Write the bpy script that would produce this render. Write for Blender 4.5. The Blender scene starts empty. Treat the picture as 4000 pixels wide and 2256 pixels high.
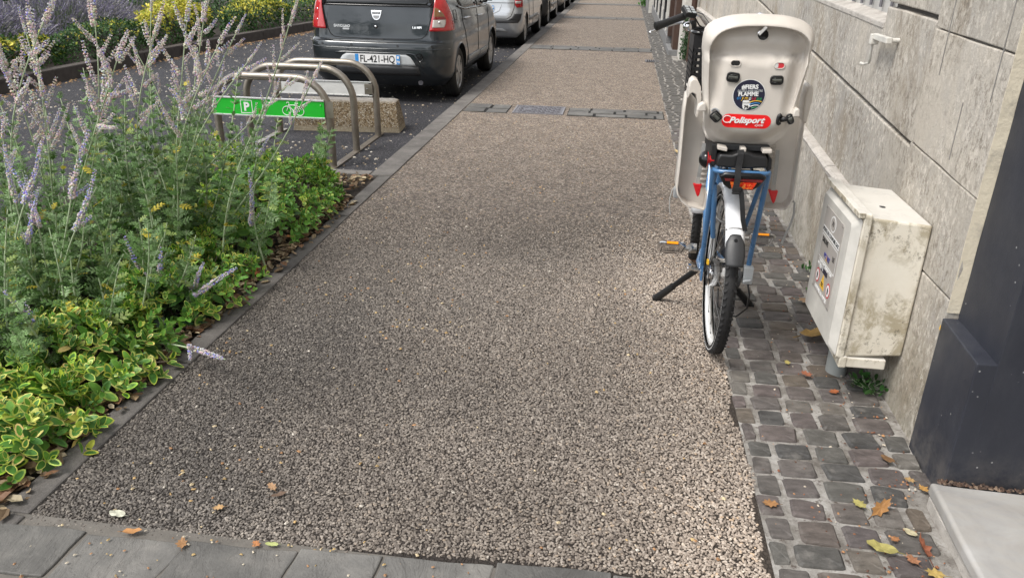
import bpy, bmesh, math, random
import numpy as np
from mathutils import Vector, Matrix, Euler, noise as mnoise

random.seed(7)
rng = np.random.default_rng(7)
SC = bpy.context.scene
COL = SC.collection
PI = math.pi

# ------------------------------------------------------------------ camera, sky, sun, exposure
CAMH = 1.6
cam_data = bpy.data.cameras.new("camera")
cam_data.sensor_width = 36.0
cam_data.lens = 27.042
cam_data.clip_start = 0.05
cam_data.clip_end = 600.0
cam = bpy.data.objects.new("camera", cam_data)
COL.objects.link(cam)
cam.matrix_world = Matrix(((0.9902924, -0.0697144, 0.1202535, 0.0),
                           (0.1380762, 0.3937990, -0.9087669, 0.0),
                           (0.0159984, 0.9165491, 0.3996020, CAMH),
                           (0, 0, 0, 1)))
SC.camera = cam

SUN_EL, SUN_AZ = math.radians(58), math.radians(230)   # azimuth clockwise from +Y (street direction)
world = bpy.data.worlds.new("World")
SC.world = world
world.use_nodes = True
wt = world.node_tree
wt.nodes.clear()
w_out = wt.nodes.new("ShaderNodeOutputWorld")
w_bg = wt.nodes.new("ShaderNodeBackground")
w_sky = wt.nodes.new("ShaderNodeTexSky")
w_sky.sky_type = 'NISHITA'
w_sky.sun_disc = False
w_sky.sun_elevation = SUN_EL
w_sky.sun_rotation = SUN_AZ
w_sky.altitude = 50
w_sky.air_density = 1.0
w_sky.dust_density = 1.2
w_sky.ozone_density = 1.0
w_hs = wt.nodes.new("ShaderNodeHueSaturation")      # thin cloud over the whole sky: greyer, not blue
w_hs.inputs['Saturation'].default_value = 0.16
wt.links.new(w_sky.outputs[0], w_hs.inputs['Color'])
# broken cloud, the same all round the sky
w_tc = wt.nodes.new("ShaderNodeTexCoord")
w_no = wt.nodes.new("ShaderNodeTexNoise")
w_no.inputs['Scale'].default_value = 3.0
w_no.inputs['Detail'].default_value = 6.0
wt.links.new(w_tc.outputs['Generated'], w_no.inputs['Vector'])
w_rp = wt.nodes.new("ShaderNodeMapRange")
w_rp.inputs['From Min'].default_value = 0.42
w_rp.inputs['From Max'].default_value = 0.62
w_rp.inputs['To Min'].default_value = 0.75
w_rp.inputs['To Max'].default_value = 1.35
wt.links.new(w_no.outputs[0], w_rp.inputs['Value'])
w_mu = wt.nodes.new("ShaderNodeVectorMath")
w_mu.operation = 'SCALE'
wt.links.new(w_hs.outputs[0], w_mu.inputs[0])
wt.links.new(w_rp.outputs[0], w_mu.inputs['Scale'])
wt.links.new(w_mu.outputs[0], w_bg.inputs['Color'])
w_bg.inputs['Strength'].default_value = 0.12
wt.links.new(w_bg.outputs[0], w_out.inputs[0])

sun_data = bpy.data.lights.new("sun", 'SUN')
sun_data.energy = 1.25
sun_data.angle = math.radians(20)
sun_data.color = (1.0, 0.95, 0.88)
sun = bpy.data.objects.new("sun", sun_data)
COL.objects.link(sun)
sd = Vector((math.sin(SUN_AZ) * math.cos(SUN_EL), math.cos(SUN_AZ) * math.cos(SUN_EL), math.sin(SUN_EL)))
sun.rotation_euler = (-sd).to_track_quat('-Z', 'Y').to_euler()

vs = SC.view_settings
vs.view_transform = 'Standard'
vs.look = 'None'
vs.gamma = 1.0
vs.use_curve_mapping = False
vs.exposure = 1.30
SC.display_settings.display_device = 'sRGB'
SC.render.film_transparent = False
try:
    SC.cycles.use_denoising = True
    SC.cycles.max_bounces = 6
    SC.cycles.transparent_max_bounces = 8
except Exception:
    pass

# ------------------------------------------------------------------ object helpers
def tag(o, label=None, cat=None, group=None, kind=None):
    if label: o["label"] = label
    if cat: o["category"] = cat
    if group: o["group"] = group
    if kind: o["kind"] = kind
    return o

def empty(name, loc, label=None, cat=None, group=None, kind=None, parent=None):
    o = bpy.data.objects.new(name, None)
    COL.objects.link(o)
    o.location = loc
    o.empty_display_size = 0.05
    if parent is not None: attach(o, parent)
    return tag(o, label, cat, group, kind)

def wloc(o):
    l = Vector(o.location)
    if o.parent is not None:
        l = o.matrix_parent_inverse.to_translation() + l + wloc(o.parent)
    return l

def attach(o, parent):
    """parent without moving: children are modelled in world coordinates"""
    o.parent = parent
    o.matrix_parent_inverse = Matrix.Translation(-wloc(parent))

def link(name, me, parent=None):
    o = bpy.data.objects.new(name, me)
    COL.objects.link(o)
    if parent is not None: attach(o, parent)
    return o

class MB:
    """collects shapes, then links them as one mesh object"""
    def __init__(s):
        s.v = []; s.f = []; s.m = []; s.c = []
        s.cur = 0; s.cc = None
    def add(s, vs, fs, m=None):
        o = len(s.v)
        s.v += [tuple(p) for p in vs]
        s.f += [tuple(i + o for i in f) for f in fs]
        s.m += [s.cur if m is None else m] * len(fs)
        s.c += [s.cc] * len(fs)
        return s
    def box(s, x0, x1, y0, y1, z0, z1, m=None):
        v = [(x0,y0,z0),(x1,y0,z0),(x1,y1,z0),(x0,y1,z0),(x0,y0,z1),(x1,y0,z1),(x1,y1,z1),(x0,y1,z1)]
        return s.add(v, [(0,3,2,1),(4,5,6,7),(0,1,5,4),(1,2,6,5),(2,3,7,6),(3,0,4,7)], m)
    def obox(s, c, ax, ay, az, m=None):
        c = Vector(c); ax = Vector(ax); ay = Vector(ay); az = Vector(az)
        v = [c + ax*i + ay*j + az*k for k in (-1,1) for (i,j) in ((-1,-1),(1,-1),(1,1),(-1,1))]
        return s.add(v, [(0,3,2,1),(4,5,6,7),(0,1,5,4),(1,2,6,5),(2,3,7,6),(3,0,4,7)], m)
    def tube(s, pts, r, n=8, caps=True, m=None, closed=False, flat=None):
        pts = [Vector(p) for p in pts]
        N = len(pts)
        rr = r if isinstance(r, (list, tuple)) else [r]*N
        vs = []; prev = None
        for i, p in enumerate(pts):
            if closed: t = pts[(i+1) % N] - pts[i-1]
            else: t = pts[min(i+1, N-1)] - pts[max(i-1, 0)]
            if t.length < 1e-9: t = Vector((0,0,1))
            t.normalize()
            if prev is None:
                a = Vector((0,0,1)) if abs(t.z) < 0.9 else Vector((1,0,0))
                u = t.cross(a).normalized()
            else:
                u = (prev - t * prev.dot(t))
                u = u.normalized() if u.length > 1e-6 else t.orthogonal().normalized()
            prev = u
            w = t.cross(u)
            for k in range(n):
                a = 2*PI*k/n
                vs.append(p + (u*math.cos(a)*(flat or 1.0) + w*math.sin(a)) * rr[i])
        fs = []
        for i in range(N if closed else N-1):
            j = (i+1) % N
            for k in range(n):
                k2 = (k+1) % n
                fs.append((i*n+k, i*n+k2, j*n+k2, j*n+k))
        if caps and not closed:
            fs.append(tuple(range(n-1, -1, -1)))
            fs.append(tuple((N-1)*n + k for k in range(n)))
        return s.add(vs, fs, m)
    def lathe(s, prof, c=(0,0,0), axis='x', n=32, m=None, closed=False):
        """prof: list of (radius, height along axis)"""
        c = Vector(c); vs = []; fs = []
        for (r, h) in prof:
            for k in range(n):
                a = 2*PI*k/n
                if axis == 'x': vs.append(c + Vector((h, r*math.cos(a), r*math.sin(a))))
                elif axis == 'y': vs.append(c + Vector((r*math.cos(a), h, r*math.sin(a))))
                else: vs.append(c + Vector((r*math.cos(a), r*math.sin(a), h)))
        P = len(prof)
        for i in range(P if closed else P-1):
            j = (i+1) % P
            for k in range(n):
                k2 = (k+1) % n
                fs.append((i*n+k, i*n+k2, j*n+k2, j*n+k))
        return s.add(vs, fs, m)
    def prism(s, poly, fn, d0, d1, m=None):
        """poly 2D points, fn(a,b,d) -> xyz, extruded from d0 to d1"""
        n = len(poly)
        vs = [fn(a, b, d0) for a, b in poly] + [fn(a, b, d1) for a, b in poly]
        fs = [tuple(range(n-1, -1, -1)), tuple(range(n, 2*n))]
        for i in range(n):
            j = (i+1) % n
            fs.append((i, j, n+j, n+i))
        return s.add(vs, fs, m)
    def grid(s, fn, nu, nv, m=None, wrapu=False):
        vs = [fn(i/(nu if wrapu else nu-1), j/(nv-1)) for j in range(nv) for i in range(nu)]
        fs = []
        for j in range(nv-1):
            for i in range(nu if wrapu else nu-1):
                i2 = (i+1) % nu
                fs.append((j*nu+i, j*nu+i2, (j+1)*nu+i2, (j+1)*nu+i))
        return s.add(vs, fs, m)
    def ball(s, c, r, n=10, m=None, sz=None):
        c = Vector(c); sz = sz or (1,1,1); vs = []; fs = []
        R = n//2
        for i in range(R+1):
            a = PI*i/R
            for k in range(n):
                b = 2*PI*k/n
                vs.append(c + Vector((r*sz[0]*math.sin(a)*math.cos(b), r*sz[1]*math.sin(a)*math.sin(b), r*sz[2]*math.cos(a))))
        for i in range(R):
            for k in range(n):
                k2 = (k+1) % n
                fs.append((i*n+k, (i+1)*n+k, (i+1)*n+k2, i*n+k2))
        return s.add(vs, fs, m)
    def mesh(s, name, mats, smooth=None, recalc=True, weld=0.0):
        me = bpy.data.meshes.new(name)
        me.from_pydata(s.v, [], s.f)
        mats = mats if isinstance(mats, (list, tuple)) else [mats]
        for m in mats: me.materials.append(m)
        if len(mats) > 1:
            me.polygons.foreach_set('material_index', s.m)
        if any(c is not None for c in s.c):
            at = me.color_attributes.new('col', 'FLOAT_COLOR', 'CORNER')
            buf = []
            for f, c in zip(s.f, s.c):
                c = c or (1,1,1)
                buf += [c[0], c[1], c[2], 1.0] * len(f)
            at.data.foreach_set('color', buf)
        if recalc or weld:
            bm = bmesh.new(); bm.from_mesh(me)
            if weld: bmesh.ops.remove_doubles(bm, verts=bm.verts, dist=weld)
            if recalc: bmesh.ops.recalc_face_normals(bm, faces=bm.faces)
            bm.to_mesh(me); bm.free()
        if smooth:
            me.shade_smooth()
            if smooth is not True: me.set_sharp_from_angle(angle=math.radians(smooth))
        me.update()
        return me
    def build(s, name, mats, parent=None, smooth=None, bevel=0.0, seg=2, recalc=True, subsurf=0, weld=0.0):
        me = s.mesh(name, mats, smooth, recalc, weld)
        o = link(name, me, parent)
        if bevel:
            b = o.modifiers.new('bevel', 'BEVEL')
            b.width = bevel; b.segments = seg; b.limit_method = 'ANGLE'; b.angle_limit = math.radians(40)
        if subsurf:
            b = o.modifiers.new('sub', 'SUBSURF'); b.levels = subsurf; b.render_levels = subsurf
        return o

def split(o):
    """every loose piece of a mesh becomes an object of its own with the same name and parent"""
    bm = bmesh.new(); bm.from_mesh(o.data); bm.verts.ensure_lookup_table()
    seen = set(); isl = []
    for v in bm.verts:
        if v.index in seen: continue
        st = [v]; seen.add(v.index); comp = []
        while st:
            q = st.pop(); comp.append(q.index)
            for e in q.link_edges:
                w = e.other_vert(q)
                if w.index not in seen: seen.add(w.index); st.append(w)
        isl.append(comp)
    out = [o]
    if len(isl) > 1:
        owner = {}
        for k, c in enumerate(isl):
            for i in c: owner[i] = k
        V_ = [v.co.copy() for v in bm.verts]
        FF = [[] for _ in isl]
        for f in bm.faces: FF[owner[f.verts[0].index]].append(([v.index for v in f.verts], f.material_index, f.smooth))
        base = o.name.split('.')[0]; mats = list(o.data.materials)
        for k, c in enumerate(isl):
            mp = {i: n for n, i in enumerate(c)}
            me = bpy.data.meshes.new(base)
            me.from_pydata([V_[i] for i in c], [], [[mp[i] for i in f[0]] for f in FF[k]])
            for m in mats: me.materials.append(m)
            me.polygons.foreach_set('material_index', [f[1] for f in FF[k]])
            me.polygons.foreach_set('use_smooth', [f[2] for f in FF[k]])
            if any(f[2] for f in FF[k]): me.set_sharp_from_angle(angle=math.radians(45))
            me.update()
            if k == 0: o.data = me
            else:
                c2 = o.copy(); c2.data = me; COL.objects.link(c2); c2.name = base; out.append(c2)
    bm.free()
    return out

def text(body, size, loc, right, up, mat, parent, name='lettering', extrude=0.0006, shear=0.0, align='CENTER', bold=0.0, sx=1.0):
    cu = bpy.data.curves.new(name, 'FONT')
    cu.body = body
    cu.size = size
    cu.extrude = extrude
    cu.shear = shear
    cu.offset = bold
    cu.align_x = align
    cu.align_y = 'CENTER'
    cu.resolution_u = 3
    cu.materials.append(mat)
    tmp = bpy.data.objects.new('tmp_text', cu)
    COL.objects.link(tmp)
    me = bpy.data.meshes.new_from_object(tmp.evaluated_get(bpy.context.evaluated_depsgraph_get()))
    bpy.data.objects.remove(tmp); bpy.data.curves.remove(cu)
    me.name = name
    o = bpy.data.objects.new(name, me)
    COL.objects.link(o)
    r = Vector(right).normalized(); u = Vector(up); u = (u - r*u.dot(r)).normalized(); n = r.cross(u)
    M = Matrix(((r.x*sx, u.x, n.x, loc[0]), (r.y*sx, u.y, n.y, loc[1]), (r.z*sx, u.z, n.z, loc[2]), (0,0,0,1)))
    o.matrix_world = M
    if parent is not None:
        o.parent = parent
        o.matrix_parent_inverse = Matrix.Translation(-wloc(parent))
    return o

def arc(c, r, a0, a1, n, fn):
    return [fn(c[0] + r*math.cos(a0 + (a1-a0)*i/n), c[1] + r*math.sin(a0 + (a1-a0)*i/n)) for i in range(n+1)]

def rrect(x0, x1, z0, z1, r, n=4):
    pts = []
    for cx, cz, a in ((x1-r, z1-r, 0), (x0+r, z1-r, PI/2), (x0+r, z0+r, PI), (x1-r, z0+r, 1.5*PI)):
        for i in range(n+1):
            t = a + PI/2*i/n
            pts.append((cx + r*math.cos(t), cz + r*math.sin(t)))
    return pts

# ------------------------------------------------------------------ material helpers
class NT:
    def __init__(s, name):
        s.mat = bpy.data.materials.new(name)
        s.mat.use_nodes = True
        s.t = s.mat.node_tree
        s.t.nodes.clear()
        s.out = s.t.nodes.new('ShaderNodeOutputMaterial')
        s.b = s.t.nodes.new('ShaderNodeBsdfPrincipled')
        s.l(s.b.outputs[0], s.out.inputs[0])
    def l(s, a, b): s.t.links.new(a, b)
    def n(s, typ, **kw):
        nd = s.t.nodes.new(typ)
        for k, v in kw.items(): setattr(nd, k, v)
        return nd
    def pos(s): return s.n('ShaderNodeNewGeometry').outputs['Position']
    def obj(s): return s.n('ShaderNodeTexCoord').outputs['Object']
    def rnd(s): return s.n('ShaderNodeObjectInfo').outputs['Random']
    def attr(s, name='col', typ='GEOMETRY'):
        a = s.n('ShaderNodeAttribute'); a.attribute_name = name; a.attribute_type = typ
        return a.outputs['Color']
    def mapv(s, vec, scale=(1,1,1), loc=(0,0,0), rot=(0,0,0)):
        m = s.n('ShaderNodeMapping')
        m.inputs['Scale'].default_value = scale; m.inputs['Location'].default_value = loc; m.inputs['Rotation'].default_value = rot
        s.l(vec, m.inputs['Vector'])
        return m.outputs[0]
    def noise(s, scale, detail=4, rough=0.55, vec=None, dist=0.0):
        t = s.n('ShaderNodeTexNoise')
        t.inputs['Scale'].default_value = scale; t.inputs['Detail'].default_value = detail
        t.inputs['Roughness'].default_value = rough; t.inputs['Distortion'].default_value = dist
        if vec is not None: s.l(vec, t.inputs['Vector'])
        return t.outputs[0]
    def noisec(s, scale, detail=4, vec=None):
        t = s.n('ShaderNodeTexNoise')
        t.inputs['Scale'].default_value = scale; t.inputs['Detail'].default_value = detail
        if vec is not None: s.l(vec, t.inputs['Vector'])
        return t.outputs[1]
    def voro(s, scale, feature='F1', vec=None, rand=1.0):
        t = s.n('ShaderNodeTexVoronoi', feature=feature)
        t.inputs['Scale'].default_value = scale; t.inputs['Randomness'].default_value = rand
        if vec is not None: s.l(vec, t.inputs['Vector'])
        return t
    def ramp(s, fac, stops, interp='LINEAR'):
        r = s.n('ShaderNodeValToRGB')
        r.color_ramp.interpolation = interp
        e = r.color_ramp.elements
        while len(e) > 1: e.remove(e[-1])
        for i, (p, c) in enumerate(stops):
            el = e[0] if i == 0 else e.new(p)
            el.position = p
            c = (c, c, c) if isinstance(c, (int, float)) else c
            el.color = (c[0], c[1], c[2], 1)
        s.l(fac, r.inputs[0])
        return r.outputs[0]
    def mix(s, fac, a, b, blend='MIX'):
        m = s.n('ShaderNodeMix', data_type='RGBA', blend_type=blend)
        for idx, v in ((0, fac), (6, a), (7, b)):
            if isinstance(v, (int, float)): m.inputs[idx].default_value = v if idx == 0 else (v, v, v, 1)
            elif isinstance(v, tuple): m.inputs[idx].default_value = (*v, 1)
            else: s.l(v, m.inputs[idx])
        return m.outputs[2]
    def math(s, op, a, b=None, clamp=False):
        m = s.n('ShaderNodeMath', operation=op); m.use_clamp = clamp
        for i, v in enumerate((a, b)):
            if v is None: continue
            if isinstance(v, (int, float)): m.inputs[i].default_value = v
            else: s.l(v, m.inputs[i])
        return m.outputs[0]
    def rangev(s, v, a, b, c=0.0, d=1.0):
        m = s.n('ShaderNodeMapRange')
        m.inputs[1].default_value = a; m.inputs[2].default_value = b; m.inputs[3].default_value = c; m.inputs[4].default_value = d
        s.l(v, m.inputs[0])
        return m.outputs[0]
    def sep(s, v):
        x = s.n('ShaderNodeSeparateXYZ'); s.l(v, x.inputs[0]); return x.outputs
    def bump(s, h, strength=0.5, dist=0.01, normal=None):
        b = s.n('ShaderNodeBump')
        b.inputs['Strength'].default_value = strength; b.inputs['Distance'].default_value = dist
        s.l(h, b.inputs['Height'])
        if normal is not None: s.l(normal, b.inputs['Normal'])
        return b.outputs[0]
    def set(s, color=None, rough=None, metal=None, normal=None, spec=None, **kw):
        for key, v in (('Base Color', color), ('Roughness', rough), ('Metallic', metal), ('Normal', normal), ('Specular IOR Level', spec)):
            if v is None: continue
            i = s.b.inputs[key]
            if isinstance(v, (int, float)): i.default_value = v
            elif isinstance(v, tuple): i.default_value = (*v, 1)
            else: s.l(v, i)
        for k, v in kw.items():
            i = s.b.inputs[k.replace('_', ' ')]
            if hasattr(v, 'is_linked'): s.l(v, i)
            else: i.default_value = v
        return s.mat

def plain(name, color, rough=0.5, metal=0.0, grain=0.0, gscale=200, spec=0.5, dirt=0.0, coat=0.0):
    """a painted / moulded surface with slight uneven grain and dirt"""
    t = NT(name)
    p = t.obj()
    n1 = t.noise(9, 5, 0.6, p)
    v = t.rangev(n1, 0.3, 0.7, 1 - 0.10 - dirt, 1.0 + 0.04)
    c = t.mix(1.0, color, v, 'MULTIPLY')
    nrm = None
    if grain: nrm = t.bump(t.noise(gscale, 2, 0.5, p), grain, 0.002)
    r = t.rangev(t.noise(23, 4, 0.6, p), 0.3, 0.7, max(0.02, rough - 0.07), min(1, rough + 0.10))
    t.set(c, r, metal, nrm, spec)
    if coat:
        t.b.inputs['Coat Weight'].default_value = coat
        t.b.inputs['Coat Roughness'].default_value = 0.04
    return t.mat
# ------------------------------------------------------------------ materials
M = {}
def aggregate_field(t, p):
    """tone of the exposed aggregate: darker at the bed side, paler beside the setts"""
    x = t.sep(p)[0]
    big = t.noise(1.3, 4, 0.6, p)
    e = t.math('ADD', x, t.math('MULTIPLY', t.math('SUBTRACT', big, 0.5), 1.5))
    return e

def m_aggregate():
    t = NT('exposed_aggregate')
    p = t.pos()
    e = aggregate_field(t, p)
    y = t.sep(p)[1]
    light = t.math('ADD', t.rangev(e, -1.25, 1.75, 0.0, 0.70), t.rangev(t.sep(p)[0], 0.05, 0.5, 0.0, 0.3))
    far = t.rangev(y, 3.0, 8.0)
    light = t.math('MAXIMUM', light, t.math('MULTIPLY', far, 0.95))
    wv = t.mix(0.25, p, t.noisec(60, 2, p), 'ADD') if False else p
    v1 = t.voro(72, 'F1', wv)
    ve = t.voro(72, 'DISTANCE_TO_EDGE', wv)
    cr = t.sep(v1.outputs['Color'])[0]
    cg = t.sep(v1.outputs['Color'])[1]
    dark = t.ramp(cr, [(0.0, (0.030, 0.027, 0.026)), (0.35, (0.075, 0.068, 0.064)), (0.7, (0.125, 0.115, 0.106)), (1.0, (0.21, 0.19, 0.165))])
    pale = t.ramp(cr, [(0.0, (0.12, 0.10, 0.086)), (0.3, (0.275, 0.232, 0.198)), (0.7, (0.40, 0.345, 0.295)), (0.92, (0.52, 0.47, 0.42)), (1.0, (0.46, 0.32, 0.20))])
    c = t.mix(light, dark, pale)
    gap = t.rangev(ve.outputs[0], 0.0, 0.13)
    gapc = t.mix(light, (0.026, 0.022, 0.020), (0.062, 0.051, 0.042))
    near = t.rangev(y, 3.8, 5.0, 0.0, 1.0)
    gapm = t.math('MULTIPLY', gap, near)
    c = t.mix(gapm, gapc, c)
    mott = t.rangev(t.noise(5, 5, 0.65, p), 0.3, 0.7, 0.80, 1.14)
    c = t.mix(1.0, c, mott, 'MULTIPLY')
    c = t.mix(1.0, c, (1.02, 0.975, 0.925), 'MULTIPLY')
    h = t.math('ADD', t.math('MULTIPLY', gap, 1.0), t.math('MULTIPLY', cg, 0.5))
    t.set(c, 0.75, 0, t.bump(h, 0.9, 0.004), 0.35)
    return t.mat
M['aggregate'] = m_aggregate()

def m_pebble():
    t = NT('pebble')
    c = t.attr('col', 'INSTANCER')
    n = t.noise(1.6, 3, 0.6, t.obj())
    c = t.mix(1.0, c, t.rangev(n, 0.3, 0.7, 0.72, 1.2), 'MULTIPLY')
    t.set(c, 0.6, 0, None, 0.4)
    return t.mat
M['pebble'] = m_pebble()

def m_asphalt():
    t = NT('asphalt')
    p = t.pos()
    v = t.voro(150, 'F1', p)
    cr = t.sep(v.outputs['Color'])[0]
    c = t.ramp(cr, [(0, (0.014, 0.014, 0.017)), (0.6, (0.029, 0.029, 0.034)), (0.93, (0.055, 0.054, 0.060)), (0.97, (0.16, 0.15, 0.15)), (1, (0.20, 0.19, 0.18))])
    big = t.rangev(t.noise(0.9, 6, 0.65, p), 0.3, 0.7, 0.75, 1.25)
    c = t.mix(1.0, c, big, 'MULTIPLY')
    dust = t.rangev(t.noise(2.2, 5, 0.7, t.mapv(p, (1.0, 0.35, 1))), 0.52, 0.75, 0, 0.35)
    c = t.mix(dust, c, (0.075, 0.07, 0.07))
    t.set(c, 0.82, 0, t.bump(v.outputs['Distance'], 0.5, 0.004), 0.3)
    return t.mat
M['asphalt'] = m_asphalt()

def m_kerb(k=1.0):
    t = NT('kerb_concrete')
    p = t.pos()
    n = t.noise(6, 6, 0.7, p)
    c = t.ramp(n, [(0.25, (0.085, 0.078, 0.072)), (0.5, (0.145, 0.135, 0.126)), (0.75, (0.215, 0.20, 0.185))])
    fine = t.rangev(t.noise(260, 2, 0.6, p), 0.3, 0.7, 0.7, 1.25)
    c = t.mix(1.0, c, fine, 'MULTIPLY')
    c = t.mix(1.0, c, t.rangev(t.rnd(), 0, 1, 0.82*k, 1.12*k), 'MULTIPLY')
    t.set(c, 0.8, 0, t.bump(t.noise(180, 4, 0.7, p), 0.5, 0.003), 0.3)
    return t.mat
M['kerb'] = m_kerb()
M['kerb_dark'] = m_kerb(0.75)

def m_slate():
    t = NT('slate')
    p = t.pos()
    w = t.noise(3.2, 6, 0.62, t.mapv(p, (2.2, 1.0, 1), rot=(0, 0, 0.5)), 1.2)
    rings = t.math('FRACT', t.math('MULTIPLY', w, 7.0))
    step = t.rangev(rings, 0.0, 0.12)
    c = t.ramp(t.noise(5, 6, 0.7, p), [(0.25, (0.076, 0.073, 0.069)), (0.5, (0.124, 0.120, 0.112)), (0.75, (0.19, 0.18, 0.165))])
    c = t.mix(1.0, c, t.rangev(t.rnd(), 0, 1, 0.8, 1.15), 'MULTIPLY')
    c = t.mix(t.rangev(t.noise(40, 5, 0.7, p), 0.6, 0.8, 0, 0.4), c, (0.24, 0.225, 0.20))
    h = t.math('ADD', t.math('MULTIPLY', w, 2.0), t.math('MULTIPLY', t.noise(90, 4, 0.7, p), 0.25))
    h = t.math('ADD', h, t.math('MULTIPLY', step, 0.12))
    t.set(c, 0.62, 0, t.bump(h, 0.6, 0.012), 0.4)
    return t.mat
M['slate'] = m_slate()

def m_sett():
    t = NT('sett_stone')
    p = t.pos()
    r = t.rnd()
    base = t.ramp(r, [(0.0, (0.064, 0.062, 0.060)), (0.2, (0.088, 0.084, 0.076)), (0.4, (0.102, 0.084, 0.080)), (0.6, (0.112, 0.102, 0.090)), (0.8, (0.086, 0.074, 0.073)), (0.92, (0.108, 0.088, 0.069)), (1.0, (0.135, 0.126, 0.113))])
    n = t.noise(14, 6, 0.68, t.mapv(p, (1, 2.2, 1)))
    c = t.mix(1.0, base, t.rangev(n, 0.3, 0.7, 0.6, 1.45), 'MULTIPLY')
    dust = t.rangev(t.noise(8, 6, 0.75, p), 0.55, 0.72, 0, 0.55)
    c = t.mix(dust, c, (0.23, 0.215, 0.195))
    spots = t.rangev(t.voro(70, 'F1', p).outputs['Distance'], 0.0, 0.10, 0.8, 0.0)
    spots = t.math('MULTIPLY', spots, t.rangev(t.noise(9, 2, 0.5, p), 0.55, 0.65))
    c = t.mix(spots, c, (0.45, 0.43, 0.40))
    h = t.math('ADD', t.noise(30, 6, 0.7, t.mapv(p, (1, 2.6, 1), rot=(0, 0, 0.2))), t.math('MULTIPLY', t.noise(160, 3, 0.6, p), 0.3))
    t.set(c, 0.6, 0, t.bump(h, 0.65, 0.007), 0.4)
    return t.mat
M['sett'] = m_sett()

def m_mortar():
    t = NT('mortar')
    p = t.pos()
    n = t.noise(7, 6, 0.7, p)
    c = t.ramp(n, [(0.28, (0.085, 0.073, 0.063)), (0.45, (0.225, 0.21, 0.19)), (0.66, (0.43, 0.415, 0.39))])
    c = t.mix(t.rangev(t.noise(38, 4, 0.7, p), 0.55, 0.68, 0, 0.8), c, (0.065, 0.045, 0.035))
    t.set(c, 0.9, 0, t.bump(t.noise(120, 5, 0.75, p), 0.9, 0.006), 0.2)
    return t.mat
M['mortar'] = m_mortar()

def m_lime(name, warm=1.0):
    t = NT(name)
    p = t.pos()
    st = t.mapv(p, (2, 2, 1.2))
    n1 = t.noise(1.5, 8, 0.66, st, 0.3)                  # vertical washes of grime
    r = t.rnd()
    base = t.mix(r, (0.35, 0.34, 0.318), (0.455, 0.438, 0.405))
    n3 = t.noise(2.0, 6, 0.72, t.mapv(p, (1, 1, .6), (3, 1, 5)))
    c = t.mix(t.rangev(n3, 0.45, 0.66, 0.0, 0.75), base, (0.315, 0.318, 0.322))
    c = t.mix(t.rangev(n1, 0.50, 0.66, 0.0, 0.66), c, (0.205, 0.172, 0.126))
    pits = t.rangev(t.noise(38, 8, 0.80, t.mapv(p, (1, 1, 0.62))), 0.505, 0.545, 0, 0.72)
    pits = t.math('MULTIPLY', pits, t.rangev(t.noise(2.6, 5, 0.75, p), 0.40, 0.60))
    c = t.mix(pits, c, (0.165, 0.150, 0.130))
    pale = t.rangev(t.noise(44, 8, 0.80, t.mapv(p, (1, 1, 0.58), (2, 0, 1))), 0.525, 0.565, 0, 0.72)
    pale = t.math('MULTIPLY', pale, t.rangev(t.noise(2.4, 5, 0.75, t.mapv(p, loc=(7, 2, 3))), 0.38, 0.60))
    c = t.mix(pale, c, (0.62, 0.605, 0.575))
    c = t.mix(1.0, c, (1.10, 1.045, 0.975), 'MULTIPLY')
    # lichen and splash dirt near the ground
    z = t.sep(p)[2]
    low = t.math('MULTIPLY', t.rangev(z, 0.0, 0.45, 1.0, 0.0), t.rangev(t.noise(7, 5, 0.7, p), 0.35, 0.7))
    c = t.mix(t.math('MULTIPLY', low, 0.6), c, (0.14, 0.135, 0.09))
    h = t.math('ADD', t.noise(12, 8, 0.75, t.mapv(p, (1, 1, 0.6))), t.math('MULTIPLY', t.noise(70, 4, 0.7, p), 0.3))
    t.set(c, 0.88, 0, t.bump(h, 0.8, 0.012), 0.25)
    return t.mat
M['lime'] = m_lime('limestone')

def m_lime_cap():
    t = NT('limestone_worn_edge')
    p = t.pos()
    c = t.ramp(t.noise(9, 6, 0.7, p), [(0.3, (0.33, 0.30, 0.27)), (0.6, (0.52, 0.49, 0.45)), (0.8, (0.42, 0.34, 0.30))])
    c = t.mix(t.rangev(t.noise(45, 5, 0.8, p), 0.55, 0.66, 0, 0.6), c, (0.22, 0.20, 0.18))
    t.set(c, 0.9, 0, t.bump(t.noise(60, 6, 0.75, p), 0.8, 0.008), 0.2)
    return t.mat
M['lime_cap'] = m_lime_cap()
M['joint'] = plain('joint_mortar', (0.11, 0.10, 0.092), 0.95, grain=0.8, gscale=90)

def m_cream():
    t = NT('cream_reveal')
    p = t.pos()
    c = t.mix(t.rangev(t.noise(14, 6, 0.75, p), 0.5, 0.68, 0, 0.7), (0.62, 0.56, 0.44), (0.36, 0.33, 0.28))
    t.set(c, 0.85, 0, t.bump(t.noise(40, 6, 0.7, p), 0.6, 0.006), 0.2)
    return t.mat
M['cream'] = m_cream()

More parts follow.
